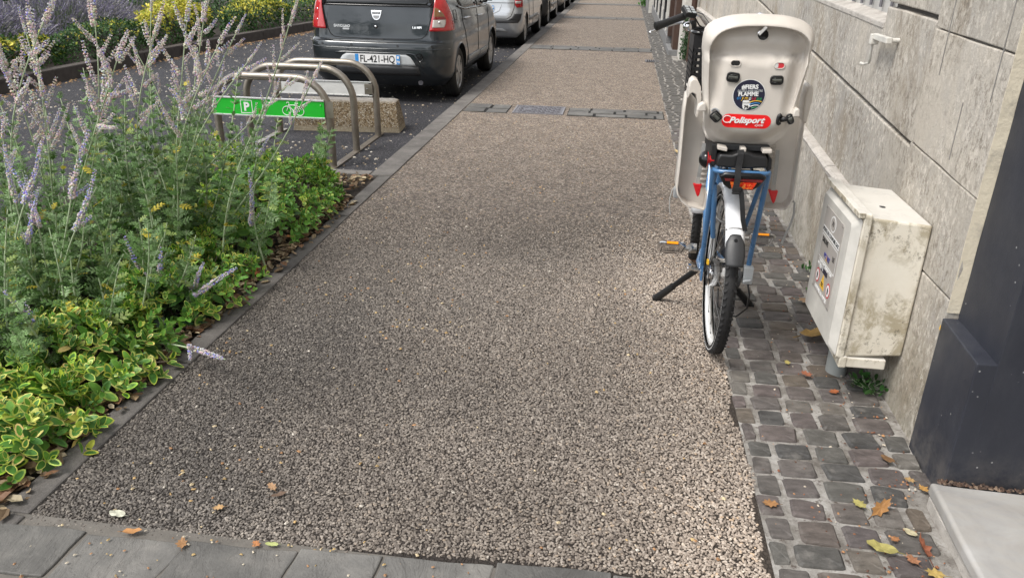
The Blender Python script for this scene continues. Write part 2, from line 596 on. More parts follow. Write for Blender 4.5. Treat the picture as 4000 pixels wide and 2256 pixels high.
def m_darkpaint():
    t = NT('dark_grey_paint')
    p = t.pos()
    c = t.ramp(t.noise(3, 6, 0.65, t.mapv(p, (1, 1, 0.4))), [(0.3, (0.021, 0.023, 0.032)), (0.7, (0.032, 0.035, 0.047))])
    sp = t.rangev(t.voro(30, 'F1', p).outputs['Distance'], 0.07, 0.11, 1.0, 0.0)
    sp = t.math('MULTIPLY', sp, t.rangev(t.noise(5, 3, 0.6, p), 0.50, 0.56))
    c = t.mix(sp, c, (0.33, 0.33, 0.33))
    sc = t.rangev(t.noise(22, 8, 0.8, t.mapv(p, (1, 1, 2.2))), 0.70, 0.74, 0, 0.35)
    c = t.mix(sc, c, (0.17, 0.17, 0.18))
    z = t.sep(p)[2]
    spl = t.math('MULTIPLY', t.rangev(z, 0.0, 0.22, 1.0, 0.0), t.rangev(t.noise(16, 7, 0.75, p), 0.40, 0.65))
    c = t.mix(t.math('MULTIPLY', spl, 0.45), c, (0.20, 0.18, 0.155))
    dst = t.rangev(t.noise(4, 6, 0.7, t.mapv(p, (1, 1, .35))), 0.45, 0.75, 0, 0.16)
    c = t.mix(dst, c, (0.16, 0.16, 0.165))
    t.set(c, t.rangev(t.noise(7, 5, 0.6, p), 0.3, 0.7, 0.42, 0.62), 0, t.bump(t.noise(150, 3, 0.6, p), 0.2, 0.002), 0.4)
    return t.mat
M['darkpaint'] = m_darkpaint()

def m_marble():
    t = NT('marble')
    p = t.pos()
    c = t.ramp(t.noise(4.5, 7, 0.62, p, 0.6), [(0.25, (0.24, 0.232, 0.222)), (0.5, (0.345, 0.335, 0.32)), (0.75, (0.43, 0.42, 0.405))])
    v = t.rangev(t.noise(6, 8, 0.7, t.mapv(p, (1, 3, 1), rot=(0, 0, 0.6)), 1.5), 0.49, 0.52, 0, 0.25)
    c = t.mix(v, c, (0.36, 0.33, 0.29))
    c = t.mix(t.rangev(t.noise(75, 4, 0.75, p), 0.62, 0.72, 0, 0.35), c, (0.25, 0.235, 0.215))
    t.set(c, 0.5, 0, t.bump(t.noise(60, 5, 0.7, p), 0.25, 0.002), 0.4)
    return t.mat
M['marble'] = m_marble()

def m_cabinet():
    t = NT('weathered_cream_grp')
    p = t.pos()
    s = t.sep(p)
    base = t.ramp(t.noise(5, 5, 0.6, p), [(0.3, (0.62, 0.565, 0.46)), (0.7, (0.73, 0.69, 0.60))])
    m = t.noise(11, 8, 0.74, t.mapv(p, (1.1, 1.1, 0.75)), 0.4)
    zone = t.noise(3.4, 3, 0.6, p)
    k = t.math('MULTIPLY', t.rangev(m, 0.47, 0.58), t.rangev(zone, 0.40, 0.56))
    c = t.mix(t.math('MULTIPLY', k, 0.68), base, (0.25, 0.20, 0.105))
    m2 = t.rangev(t.noise(22, 8, 0.82, p), 0.54, 0.60, 0, 0.8)
    c = t.mix(t.math('MULTIPLY', m2, t.rangev(zone, 0.43, 0.56)), c, (0.15, 0.125, 0.085))
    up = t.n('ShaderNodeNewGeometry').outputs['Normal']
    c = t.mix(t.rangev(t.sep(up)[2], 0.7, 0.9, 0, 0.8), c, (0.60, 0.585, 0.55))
    t.set(c, 0.62, 0, t.bump(t.noise(140, 3, 0.6, p), 0.15, 0.002), 0.4)
    return t.mat
M['cabinet'] = m_cabinet()
M['cabinet_door'] = plain('grey_white_grp', (0.60, 0.58, 0.535), 0.5, dirt=0.10)
M['plate_grey'] = plain('notice_plate', (0.42, 0.39, 0.36), 0.35, dirt=0.05)
M['black'] = plain('black_plastic', (0.012, 0.012, 0.013), 0.42, grain=0.15)
M['blackgloss'] = plain('black_gloss', (0.008, 0.008, 0.009), 0.16)
M['darkgrey'] = plain('dark_grey_plastic', (0.035, 0.036, 0.038), 0.5, grain=0.2)
M['webbing'] = plain('black_webbing', (0.010, 0.010, 0.011), 0.8, grain=0.7, gscale=500)
M['white_print'] = plain('white_print', (0.80, 0.80, 0.79), 0.5)
M['black_print'] = plain('black_print', (0.015, 0.015, 0.015), 0.5)
M['yellow_print'] = plain('yellow_print', (0.85, 0.50, 0.03), 0.5)
M['blue_print'] = plain('blue_print', (0.03, 0.25, 0.62), 0.5)
M['navy_print'] = plain('navy_print', (0.012, 0.012, 0.035), 0.35)
M['deepblue_print'] = plain('deep_blue_print', (0.03, 0.04, 0.30), 0.5)
M['green_print'] = plain('green_print', (0.03, 0.33, 0.12), 0.5)
M['redprint'] = plain('red_print', (0.60, 0.03, 0.04), 0.5)
M['red'] = plain('red_plastic', (0.62, 0.012, 0.016), 0.3)
M['brightred'] = plain('bright_red_badge', (0.86, 0.006, 0.008), 0.35)
M['grn_sign'] = plain('green_sign_film', (0.010, 0.42, 0.022), 0.4)
M['whitepanel'] = plain('white_panel', (0.66, 0.66, 0.64), 0.45, dirt=0.06)
M['aluminium'] = plain('aluminium_strip', (0.72, 0.72, 0.71), 0.3, 0.6)
M['chrome'] = plain('chrome', (0.80, 0.80, 0.81), 0.08, 1.0)
M['steel'] = plain('brushed_steel', (0.50, 0.49, 0.47), 0.32, 1.0)
M['beige'] = plain('beige_seat_plastic', (0.59, 0.545, 0.49), 0.5, grain=0.10, gscale=600)
M['white_mudguard'] = plain('white_mudguard', (0.82, 0.83, 0.85), 0.22, coat=0.3)
M['bikeblue'] = plain('blue_frame_paint', (0.060, 0.165, 0.335), 0.3, coat=0.4)
M['amber'] = plain('amber_reflector', (0.85, 0.30, 0.01), 0.2)
M['alloy'] = plain('wheel_cover_silver', (0.44, 0.44, 0.44), 0.35, 0.7)
M['rimwhite'] = plain('white_rim', (0.74, 0.74, 0.73), 0.35, 0.2)
M['greyplastic'] = plain('grey_plastic', (0.30, 0.31, 0.32), 0.45)
M['lightgrey'] = plain('light_grey_plastic', (0.42, 0.44, 0.45), 0.45)
M['strapgrey'] = plain('clear_strap', (0.36, 0.355, 0.34), 0.25)
M['spoke'] = plain('spoke_steel', (0.20, 0.20, 0.20), 0.4, 0.6)
M['pilaster_joint'] = plain('pilaster_joint_mortar', (0.23, 0.22, 0.205), 0.95, grain=0.8, gscale=90, dirt=.2)
M['brownwood'] = plain('brown_painted_wood', (0.060, 0.030, 0.020), 0.5, dirt=0.2)
M['offwhite'] = plain('off_white_paint', (0.62, 0.60, 0.55), 0.7, dirt=0.15, grain=0.3, gscale=60)
M['greystone'] = plain('grey_stone_base', (0.20, 0.20, 0.20), 0.8, dirt=0.2, grain=0.5, gscale=80)
M['soil'] = plain('dark_soil', (0.030, 0.022, 0.016), 0.95, grain=1.0, gscale=60, dirt=0.2)
M['pipe'] = plain('grey_conduit', (0.25, 0.265, 0.26), 0.5, dirt=0.1)
M['glass_dark'] = plain('dark_glass', (0.010, 0.012, 0.013), 0.05, spec=0.6)
M['frame_white'] = plain('window_frame_paint', (0.45, 0.44, 0.42), 0.6, dirt=0.15)
M['iron'] = plain('cast_iron', (0.16, 0.155, 0.17), 0.5, 0.3, grain=0.3)
M['sepia'] = plain('shadow_gap', (0.01, 0.01, 0.01), 0.9)

def m_rack():
    t = NT('brushed_taupe_steel')
    p = t.obj()
    c = t.ramp(t.noise(6, 6, 0.7, p), [(0.3, (0.20, 0.175, 0.145)), (0.7, (0.34, 0.305, 0.26))])
    r = t.rangev(t.noise(20, 5, 0.7, p), 0.3, 0.7, 0.28, 0.5)
    t.set(c, r, 0.75, t.bump(t.noise(120, 3, 0.6, p), 0.15, 0.001), 0.5)
    return t.mat
M['rack'] = m_rack()

def m_block():
    t = NT('washed_gravel_concrete')
    p = t.pos()
    v = t.voro(85, 'F1', p)
    ve = t.voro(85, 'DISTANCE_TO_EDGE', p)
    cr = t.sep(v.outputs['Color'])[0]
    c = t.ramp(cr, [(0, (0.12, 0.075, 0.035)), (0.3, (0.33, 0.24, 0.14)), (0.7, (0.47, 0.39, 0.27)), (1.0, (0.60, 0.55, 0.46))])
    g = t.rangev(ve.outputs[0], 0.0, 0.15)
    c = t.mix(g, (0.085, 0.06, 0.035), c)
    z = t.sep(p)[2]
    top = t.rangev(z, 0.195, 0.225)
    c = t.mix(top, c, t.ramp(t.noise(20, 5, 0.7, p), [(0.3, (0.27, 0.255, 0.235)), (0.7, (0.38, 0.36, 0.335))]))
    base = t.rangev(z, -0.045, -0.02, 0.7, 0)
    c = t.mix(base, c, (0.47, 0.40, 0.29))
    t.set(c, 0.8, 0, t.bump(g, 0.8, 0.005), 0.3)
    return t.mat
M['block'] = m_block()

def m_paint(name, col, flake=0.35, rough=0.28, dust=0.10, metal=0.55):
    t = NT(name)
    p = t.obj()
    fl = t.noise(900, 1, 0.5, p)
    c = t.mix(1.0, col, t.rangev(fl, 0.3, 0.7, 1 - flake*0.4, 1 + flake*0.5), 'MULTIPLY')
    z = t.sep(p)[2]
    d = t.math('MULTIPLY', t.rangev(z, 0.1, 0.75, 1.0, 0.25), t.rangev(t.noise(6, 6, 0.7, p), 0.25, 0.75))
    c = t.mix(t.math('MULTIPLY', d, dust), c, (0.25, 0.22, 0.19))
    t.set(c, rough, metal, None, 0.5)
    t.b.inputs['Coat Weight'].default_value = 1.0
    t.b.inputs['Coat Roughness'].default_value = 0.035
    return t.mat
M['carpaint'] = m_paint('dark_slate_car_paint', (0.013, 0.019, 0.024), dust=0.05, metal=0.4)
M['silverpaint'] = m_paint('silver_car_paint', (0.50, 0.52, 0.54), dust=0.06)
M['blackpaint'] = m_paint('black_car_paint', (0.012, 0.012, 0.014))
M['palepaint'] = m_paint('pale_beige_car_paint', (0.46, 0.44, 0.41))

def m_tyre():
    t = NT('tyre_rubber')
    p = t.obj()
    c = t.ramp(t.noise(8, 5, 0.7, p), [(0.3, (0.016, 0.016, 0.017)), (0.7, (0.032, 0.031, 0.031))])
    t.set(c, 0.75, 0, t.bump(t.noise(90, 3, 0.6, p), 0.2, 0.002), 0.3)
    return t.mat
M['tyre'] = m_tyre()

def m_lens(name, col, alpha=0.0):
    t = NT(name)
    p = t.obj()
    st = t.n('ShaderNodeTexWave'); st.inputs['Scale'].default_value = 60; t.l(p, st.inputs['Vector'])
    c = t.mix(1.0, col, t.rangev(st.outputs[1], 0, 1, 0.75, 1.1), 'MULTIPLY')
    t.set(c, 0.12, 0, None, 0.6)
    t.b.inputs['Coat Weight'].default_value = 1.0
    return t.mat
M['redlens'] = m_lens('red_lamp_lens', (0.46, 0.006, 0.010))
M['darkredlens'] = m_lens('dark_red_lamp_lens', (0.20, 0.006, 0.008))
M['clearlens'] = m_lens('clear_lamp_lens', (0.50, 0.47, 0.44))
M['amberlens'] = m_lens('smoked_amber_lens', (0.26, 0.13, 0.05))

def m_reflector():
    t = NT('red_orange_reflector')
    p = t.obj()
    v = t.voro(160, 'F1', p)
    cr = t.sep(v.outputs['Color'])[0]
    c = t.ramp(cr, [(0, (0.75, 0.012, 0.006)), (0.6, (0.95, 0.06, 0.012)), (1, (1.0, 0.35, 0.06))])
    t.set(c, 0.2, 0, None, 0.6)
    return t.mat
M['reflector'] = m_reflector()

def m_leaf(name, trans=0.22, rough=0.45):
    t = NT(name)
    a = t.attr('col')
    c = t.mix(1.0, a, t.rangev(t.noise(60, 3, 0.6, t.obj()), 0.3, 0.7, 0.8, 1.18), 'MULTIPLY')
    t.set(c, rough, 0, None, 0.35)
    tr = t.n('ShaderNodeBsdfTranslucent')
    t.l(c, tr.inputs[0])
    mx = t.n('ShaderNodeMixShader')
    mx.inputs[0].default_value = trans
    t.l(t.b.outputs[0], mx.inputs[1]); t.l(tr.outputs[0], mx.inputs[2])
    t.l(mx.outputs[0], t.out.inputs[0])
    return t.mat
M['leaf'] = m_leaf('leaf')
M['petal'] = m_leaf('petal', 0.2, 0.7)
M['deadleaf'] = m_leaf('dry_leaf', 0.1, 0.6)
M['drain_frame'] = plain('drain_frame_iron', (0.22, 0.215, 0.23), 0.5, 0.2, grain=0.3)
M['slab_joint'] = plain('slab_joint', (0.15, 0.138, 0.122), 0.95, grain=0.8, gscale=90, dirt=0.25)
def m_attr(name, rough=0.7):
    t = NT(name)
    c = t.attr('col')
    t.set(t.mix(1.0, c, t.rangev(t.noise(40, 3, 0.6, t.obj()), 0.3, 0.7, 0.85, 1.12), 'MULTIPLY'), rough, 0, None, 0.3)
    return t.mat
M['attr'] = m_attr('crumb')
M['stem'] = plain('silver_green_stem', (0.38, 0.46, 0.29), 0.7)
M['woodystem'] = plain('woody_stem', (0.12, 0.095, 0.07), 0.8)
def leafcol(name, col):
    t = NT(name); p = t.obj()
    c = t.mix(t.rangev(t.noise(70, 4, 0.7, p), 0.45, 0.65, 0, 0.5), col, tuple(v*0.55 for v in col))
    t.set(c, 0.55, 0, t.bump(t.noise(120, 3, 0.6, p), 0.3, 0.002), 0.3); return t.mat
tt = NT('olive_grey_webbing'); wv = tt.noise(300, 2, .5, tt.obj()); tt.set(tt.ramp(wv, [(.3, (.045, .047, .040)), (.7, (.105, .108, .092))]), .55, 0, tt.bump(wv, .4, .001)); M['webweave'] = tt.mat
# ------------------------------------------------------------------ ground, road, pavement
def sheet(name, x0, x1, y0, y1, z, mat, parent=None, kind='structure', thick=0.0):
    b = MB()
    if thick: b.box(x0, x1, y0, y1, z - thick, z)
    else: b.add([(x0,y0,z),(x1,y0,z),(x1,y1,z),(x0,y1,z)], [(0,1,2,3)])
    o = b.build(name, mat, parent, recalc=bool(thick))
    if kind: o["kind"] = kind
    return o

ROAD_Z = -0.08
tag(sheet('ground', -300, 300, -100, 400, -0.30, M['soil'], None), 'dark earth sheet under the whole street')
tag(sheet('road', -120, -1.80, -40, 300, ROAD_Z, M['asphalt'], None), 'dark asphalt parking lane and carriageway with pale flecks')
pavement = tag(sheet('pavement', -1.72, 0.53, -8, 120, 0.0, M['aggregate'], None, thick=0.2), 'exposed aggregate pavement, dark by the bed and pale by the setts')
tag(sheet('sett_bed', 0.53, 1.30, -8, 120, 0.001, M['mortar'], None, thick=0.2), 'pale mortar bed between the stone setts')

# exposed pebbles of the aggregate (near part; farther off the material carries on)
def pebbles():
    sp = 0.0088
    xs = np.arange(-1.695, 0.535, sp); ys = np.arange(1.60, 5.0, sp * 0.92)
    X, Y = np.meshgrid(xs, ys)
    X[1::2] += sp/2
    X = X.ravel() + rng.uniform(-.42, .42, X.size) * sp
    Y = Y.ravel() + rng.uniform(-.42, .42, Y.size) * sp
    edge = 0.522 + 0.012*np.sin(Y*9.0) + 0.008*np.sin(Y*23+1) + rng.normal(0, .003, X.size)
    keep = (X < edge) & (rng.uniform(0, 1, X.size) < np.clip((5.0 - Y)/1.0, 0, 1)) & (rng.uniform(0, 1, X.size) < 0.94)
    low = 1.626 + .072*np.clip((X + 1.45)/1.2, 0, 1)
    keep &= Y > low + rng.normal(0, .004, X.size)
    X = X[keep]; Y = Y[keep]; N = X.size
    me = bpy.data.meshes.new('aggregate_pebbles')
    me.vertices.add(N)
    co = np.empty((N, 3)); co[:, 0] = X; co[:, 1] = Y; co[:, 2] = rng.uniform(-0.0012, 0.0016, N)
    me.vertices.foreach_set('co', co.ravel())
    # tone
    big = np.array([mnoise.noise((x*1.4, y*1.4, 3.1)) for x, y in zip(X[::7], Y[::7])])
    big = np.repeat(big, 7)[:N]
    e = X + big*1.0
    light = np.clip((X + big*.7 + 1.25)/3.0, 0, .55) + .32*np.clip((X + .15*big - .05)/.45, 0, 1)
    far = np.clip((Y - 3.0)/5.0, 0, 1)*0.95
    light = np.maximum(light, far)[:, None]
    r = rng.uniform(0, 1, N)
    def lerp(stops):
        ps = [s[0] for s in stops]
        return np.stack([np.interp(r, ps, [s[1][k] for s in stops]) for k in range(3)], 1)
    dark = lerp([(0, (.045,.041,.038)), (.35, (.092,.085,.079)), (.7, (.140,.130,.120)), (.93, (.21,.195,.178)), (1, (.28,.26,.235))])
    pale = lerp([(0, (.13,.11,.095)), (.3, (.29,.248,.212)), (.7, (.42,.365,.315)), (.92, (.54,.495,.445)), (.97, (.48,.34,.21)), (1, (.66,.63,.58))])
    c = dark*(1-light) + pale*light
    mean = np.array([(.105, .096, .090)])*(1-light) + np.array([(.335, .288, .248)])*light
    c = mean*1.06 + (c - mean)*.86
    stain = np.array([mnoise.noise((x*.9+5, y*.9, 8.8)) + .6*mnoise.noise((x*3.1, y*2.7, 1.8)) for x, y in zip(X[::5], Y[::5])])
    c *= (1 + .20*np.repeat(stain, 5)[:N])[:, None]*np.array([(1.045, 1.0, .95)])*.98
    for (px, py, sx_, sy_, k_) in ((-1.02, 1.70, .22, .07, .45), (.28, 3.75, .22, .45, .22), (.10, 2.55, .30, .30, .12), (-.45, 3.3, .35, .5, .10), (-1.2, 2.6, .3, .3, -.14), (-.2, 1.95, .25, .12, -.12), (.35, 2.2, .12, .3, .10), (-.7, 4.3, .3, .25, -.10)):
        c *= 1 + k_*np.exp(-((X-px)/sx_)**2 - ((Y-py)/sy_)**2)[:, None]
    col = np.ones((N, 4)); col[:, :3] = c
    a = me.attributes.new('col', 'FLOAT_COLOR', 'POINT'); a.data.foreach_set('color', col.ravel())
    rot = np.stack([rng.uniform(-.5, .5, N), rng.uniform(-.5, .5, N), rng.uniform(0, 6.28, N)], 1)
    a = me.attributes.new('rot', 'FLOAT_VECTOR', 'POINT'); a.data.foreach_set('vector', rot.ravel())
    s = rng.uniform(.75, 1.2, (N, 1))*np.stack([rng.uniform(.0050, .0072, N), rng.uniform(.0036, .0049, N), rng.uniform(.0027, .0037, N)], 1)
    a = me.attributes.new('scl', 'FLOAT_VECTOR', 'POINT'); a.data.foreach_set('vector', s.ravel())
    o = link('aggregate_pebbles', me)
    tag(o, 'small washed pebbles showing in the near pavement surface', 'pebbles', kind='stuff')
    ng = bpy.data.node_groups.new('pebble_scatter', 'GeometryNodeTree')
    ng.interface.new_socket('Geometry', in_out='INPUT', socket_type='NodeSocketGeometry')
    ng.interface.new_socket('Geometry', in_out='OUTPUT', socket_type='NodeSocketGeometry')
    gi = ng.nodes.new('NodeGroupInput'); go = ng.nodes.new('NodeGroupOutput')
    ico = ng.nodes.new('GeometryNodeMeshIcoSphere'); ico.inputs['Radius'].default_value = 1.0; ico.inputs['Subdivisions'].default_value = 2
    sp_ = ng.nodes.new('GeometryNodeSetPosition')
    nz = ng.nodes.new('ShaderNodeTexNoise'); nz.inputs['Scale'].default_value = 1.1
    vm = ng.nodes.new('ShaderNodeVectorMath'); vm.operation = 'SUBTRACT'; vm.inputs[1].default_value = (.5, .5, .5)
    vs2 = ng.nodes.new('ShaderNodeVectorMath'); vs2.operation = 'SCALE'; vs2.inputs['Scale'].default_value = 1.3
    iop = ng.nodes.new('GeometryNodeInstanceOnPoints')
    sm = ng.nodes.new('GeometryNodeSetMaterial'); sm.inputs['Material'].default_value = M['pebble']
    ar = ng.nodes.new('GeometryNodeInputNamedAttribute'); ar.data_type = 'FLOAT_VECTOR'; ar.inputs[0].default_value = 'rot'
    as_ = ng.nodes.new('GeometryNodeInputNamedAttribute'); as_.data_type = 'FLOAT_VECTOR'; as_.inputs[0].default_value = 'scl'
    L = ng.links.new
    L(nz.outputs[1], vm.inputs[0]); L(vm.outputs[0], vs2.inputs[0]); L(vs2.outputs[0], sp_.inputs['Offset'])
    L(ico.outputs[0], sp_.inputs[0]); L(sp_.outputs[0], sm.inputs[0]); L(sm.outputs[0], iop.inputs['Instance'])
    L(gi.outputs[0], iop.inputs['Points']); L(ar.outputs[0], iop.inputs['Rotation']); L(as_.outputs[0], iop.inputs['Scale'])
    L(iop.outputs[0], go.inputs[0])
    md = o.modifiers.new('pebbles', 'NODES'); md.node_group = ng
    me.materials.append(M['pebble'])
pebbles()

# ---- kerb stones
def jitter_poly(pts, step, amp, seed=0):
    out = []
    n = len(pts)
    for i in range(n):
        a = Vector(pts[i]); b = Vector(pts[(i+1) % n])
        k = max(1, int((b-a).length/step))
        for j in range(k):
            p = a.lerp(b, j/k)
            nz = mnoise.noise_vector((p.x*7+seed*3.1, p.y*7, seed*1.7))
            q = p + Vector((nz.x, nz.y))*amp*(1 if j else 0.6)
            out.append((q.x, q.y))
    return out

kerb = empty('kerb', (-1.77, 1, 0), 'row of grey concrete kerb stones along the pavement edge', kind='structure')
ky = [-2.0, -0.6, 0.75, 1.66, 2.62, 3.62, 4.62, 5.62]
y = 5.62
while y < 60: y += 1.0; ky.append(y)
for i in range(len(ky)-1):
    y0, y1 = ky[i] + 0.005, ky[i+1] - 0.005
    w0 = -1.800 if y1 < 5.7 else -1.875
    b = MB()
    poly = jitter_poly([(w0, y0), (-1.700, y0), (-1.700, y1), (w0, y1)], 0.12, 0.003, i)
    zt = 0.010 + 0.004*((i*37) % 5)/5 - 0.002
    b.prism(poly, lambda a, c, d: (a, c, d), -0.2, zt)
    o = b.build('kerb_stone', M['kerb_dark' if y1 < 5.7 else 'kerb'], kerb, bevel=0.008)

# low cross kerb closing the planting bed
endk = empty('bed_end_kerb', (-2.4, 5.70, 0), 'low concrete edging across the end of the planting bed', kind='structure')
for x0, x1 in ((-2.40, -1.89), (-3.10, -2.41), (-3.85, -3.11)):
    b = MB(); b.prism(jitter_poly([(x0, 5.66), (x1, 5.66), (x1, 5.76), (x0, 5.76)], .15, .003, x0), lambda a, c, d: (a, c, d), -0.2, 0.004)
    b.build('edging_stone', M['kerb'], endk, bevel=0.008)

# ---- slate slabs across the bottom of the picture
slabs = empty('slate_threshold', (-0.6, 1.5, 0), 'row of grey slate slabs set across the pavement', kind='structure')
xb = [-2.35, -1.86, -1.475, -1.158, -0.826, -0.580, -0.256, 0.075, 0.52]
for i in range(len(xb)-1):
    x0, x1 = xb[i] + 0.007, xb[i+1] - 0.007
    yt = 1.612 + 0.072*max(0, min(1, (x0+1.45)/1.2))
    poly = jitter_poly([(x0 - .012*(i % 2), 1.425), (x1 - .010*((i+1) % 2), 1.435), (x1 + .006, yt + 0.008), (x0 - .004, yt)], 0.035, 0.011, i*5)
    b = MB(); b.prism(poly, lambda a, c, d: (a, c, d), -0.04, 0.009 + 0.003*math.sin(i*2.1))
    b.build('slate_slab', M['slate'], slabs, bevel=0.005)
for i in range(7):
    x0 = -1.9 + i*0.36; x1 = x0 + 0.34
    poly = jitter_poly([(x0, 1.20), (x1, 1.20), (x1, 1.405), (x0, 1.40)], 0.05, 0.006, i*5+50)
    b = MB(); b.prism(poly, lambda a, c, d: (a, c, d), -0.04, 0.006 + 0.003*math.sin(i*1.3))
    b.build('slate_slab', M['slate'], slabs, bevel=0.005)
j = sheet('slab_bed', -2.3, 0.53, 1.19, 1.665, 0.0035, M['slab_joint'], slabs, kind=None)

# ---- thin slate courses crossing the pavement farther on
def course(yc, depth, rows, segs, x0, x1, seed, label):
    rr = random.Random(seed)
    r = empty('slate_course', ((x0+x1)/2, yc, 0), label, kind='structure')
    sheet('course_bed', x0, x1, yc-depth/2, yc+depth/2, 0.003, M['sepia'], r, kind=None)
    for k in range(rows):
        ya = yc - depth/2 + depth*k/rows; yb2 = yc - depth/2 + depth*(k+1)/rows
        x = x0 + rr.uniform(-.1, 0)
        while x < x1:
            L = rr.uniform(*segs)
            a, bb = max(x, x0), min(x + L, x1)
            if bb - a > 0.05:
                sk = rr.uniform(-.02, .02)
                poly = jitter_poly([(a+.008, ya+.010+sk*.4), (bb-.008, ya+.010), (bb-.008, yb2-.012), (a+.008, yb2-.012+sk*.4)], 0.08, 0.010, seed+x*3)
                m = MB(); m.prism(poly, lambda p, q, d: (p, q, d), -0.03, 0.010 + rr.uniform(-.003, .004))
                m.build('slate_piece', M['slate'], r, bevel=0.003, seg=1)
            x += L + 0.012
    return r
course(8.60, 0.46, 2, (.26, .36), -1.69, -1.20, 3, 'slate pieces between the kerb and the iron drain cover')
course(8.60, 0.46, 3, (.24, .36), -0.545, 0.50, 5, 'three rows of slate pieces right of the iron drain cover')
course(14.9, 0.60, 3, (.3, .5), -1.69, 0.54, 8, 'second slate course crossing the pavement')
course(22.5, 0.70, 3, (.4, .6), -1.69, 0.56, 11, 'third slate course crossing the pavement')
course(29.0, 0.80, 3, (.4, .7), -1.69, 0.58, 14, 'farthest slate course crossing the pavement')

# cast iron drain cover in the first course
dc = empty('drain_cover', (-0.87, 8.61, 0.0), 'rectangular cast iron drain cover with basket weave ribs set in the pavement', 'drain cover')
b = MB(); b.box(-1.135, -0.60, 8.40, 8.83, -0.02, 0.006); b.build('plate', M['iron'], dc, bevel=0.003)
b = MB()
for (xa, xb2, ya, yb2) in ((-1.145, -1.128, 8.39, 8.84), (-0.607, -0.590, 8.39, 8.84), (-1.128, -0.607, 8.39, 8.402), (-1.128, -0.607, 8.828, 8.84)):
    b.box(xa, xb2, ya, yb2, -0.02, 0.012)
b.build('frame', M['drain_frame'], dc)
b = MB()
nx, ny = 9, 6
for i in range(nx):
    for k in range(ny):
        xc = -1.10 + (i+.5)*0.052; yc = 8.415 + (k+.5)*0.066
        if i in (1, 2) and k in (2, 3): continue
        if (i+k) % 2: b.box(xc-.024, xc+.024, yc-.008, yc+.008, .005, .014)
        else: b.box(xc-.008, xc+.008, yc-.030, yc+.030, .005, .014)
b.box(-1.045, -0.95, 8.55, 8.68, .005, .012)
split(b.build('rib', M['iron'], dc))

gr = empty('drain_grate', (0.5, 13.4, 0), 'small dark iron grate beside the far setts', 'drain grate')
b = MB(); b.box(0.40, 0.60, 13.2, 13.5, -.02, .006); b.build('plate', M['sepia'], gr)
b = MB()
for i in range(6): b.box(0.405+i*.034, 0.42+i*.034, 13.2, 13.5, .004, .012)
b.box(.39, .40, 13.19, 13.51, -.02, .012); b.box(.60, .61, 13.19, 13.51, -.02, .012)
split(b.build('bar', M['iron'], gr))

# ---- stone setts along the wall
def sett_mesh(seed):
    rr = random.Random(seed)
    o1 = []
    cs_ = [(-1, -1), (1, -1), (1, 1), (-1, 1)]
    cs_ = [(x*rr.uniform(.90, 1.03), y*rr.uniform(.86, 1.05)) for x, y in cs_]
    for k in range(4):                      # four worn corners, each cut by two points, and a mid point on the long sides
        p, q, m_ = Vector(cs_[k]), Vector(cs_[k-1]), Vector(cs_[(k+1) % 4])
        c1 = rr.uniform(.03, .11); c2 = rr.uniform(.03, .11)
        o1.append(tuple(p.lerp(q, c1))); o1.append(tuple(p.lerp(m_, c2)))
        mid = p.lerp(m_, .5)*rr.uniform(.97, 1.04); o1.append(tuple(mid))
    n = 12
    v = [(x, y, -1.0) for x, y in o1] + [(x, y, 0.05*rr.uniform(-1, 1)-.12) for x, y in o1] + [(x*.88, y*.86, .30+.14*rr.uniform(-1, 1)) for x, y in o1] + [(0, 0, .38)]
    f = []
    for k in range(n):
        q = (k+1) % n
        f += [(k, q, n+q, n+k), (n+k, n+q, 2*n+q, 2*n+k), (2*n+k, 2*n+q, 3*n)]
    m = MB(); m.add(v, f)
    me = m.mesh('sett', M['sett'], smooth=32)
    return me
SETT = [sett_mesh(s) for s in range(7)]
setts = empty('sett_strip', (0.85, 4, 0), 'strip of uneven grey and purple stone setts along the foot of the wall', kind='structure')
far_b = []
rr = random.Random(21)
y = 1.30; row = 0; count = 0
setts_xy = []
while y < 45:
    pitch = rr.uniform(.093, .114) if y < 12 else rr.uniform(.11, .14)
    x = 0.530 + 0.010*math.sin(y*9) + (0.0 if row % 2 else 0.055) + rr.uniform(-.012, .012) - 0.055
    first = True
    while x < 1.16:
        w = rr.uniform(.106, .150)
        if first and row % 2 == 0: w *= 0.72
        x0 = max(x, 0.528 + 0.010*math.sin(y*9)); x1 = x + w
        first = False
        lim = 1.125 if y > 2.2 else 1.045
        if y > 13.4: lim = 0.86
        if x1 > lim: x1 = lim
        if x1 - x0 > .045:
            setts_xy.append(((x0+x1)/2, y + pitch/2, (x1-x0)/2 - rr.uniform(.004, .011), pitch/2 - rr.uniform(.003, .009), rr.uniform(-.07, .07), rr.uniform(-.004, .003), rr.randrange(7)))
        x += w + rr.uniform(.002, .008)
    y += pitch; row += 1
fm = MB()
for i, (cx, cy, hx, hy, rz, dz, k) in enumerate(setts_xy):
    if 1.40 < cy and count < 298:
        o = bpy.data.objects.new('sett', SETT[k]); COL.objects.link(o)
        o.location = (cx, cy, 0.006 + dz); o.scale = (hx, hy, 0.016)
        o.rotation_euler = (rr.uniform(-.03, .03), rr.uniform(-.03, .03), rz)
        o.parent = setts; o.matrix_parent_inverse = Matrix.Translation(-Vector(setts.location))
        count += 1
    elif cy > 1.40:
        z1 = 0.012 + dz
        fm.add([(cx-hx, cy-hy, -.01), (cx+hx, cy-hy, -.01), (cx+hx, cy+hy, -.01), (cx-hx, cy+hy, -.01),
                (cx-hx*.85, cy-hy*.85, z1), (cx+hx*.85, cy-hy*.85, z1+rr.uniform(-.004, .004)), (cx+hx*.85, cy+hy*.85, z1), (cx-hx*.85, cy+hy*.85, z1)],
               [(4,5,6,7), (0,1,5,4), (1,2,6,5), (2,3,7,6), (3,0,4,7)])
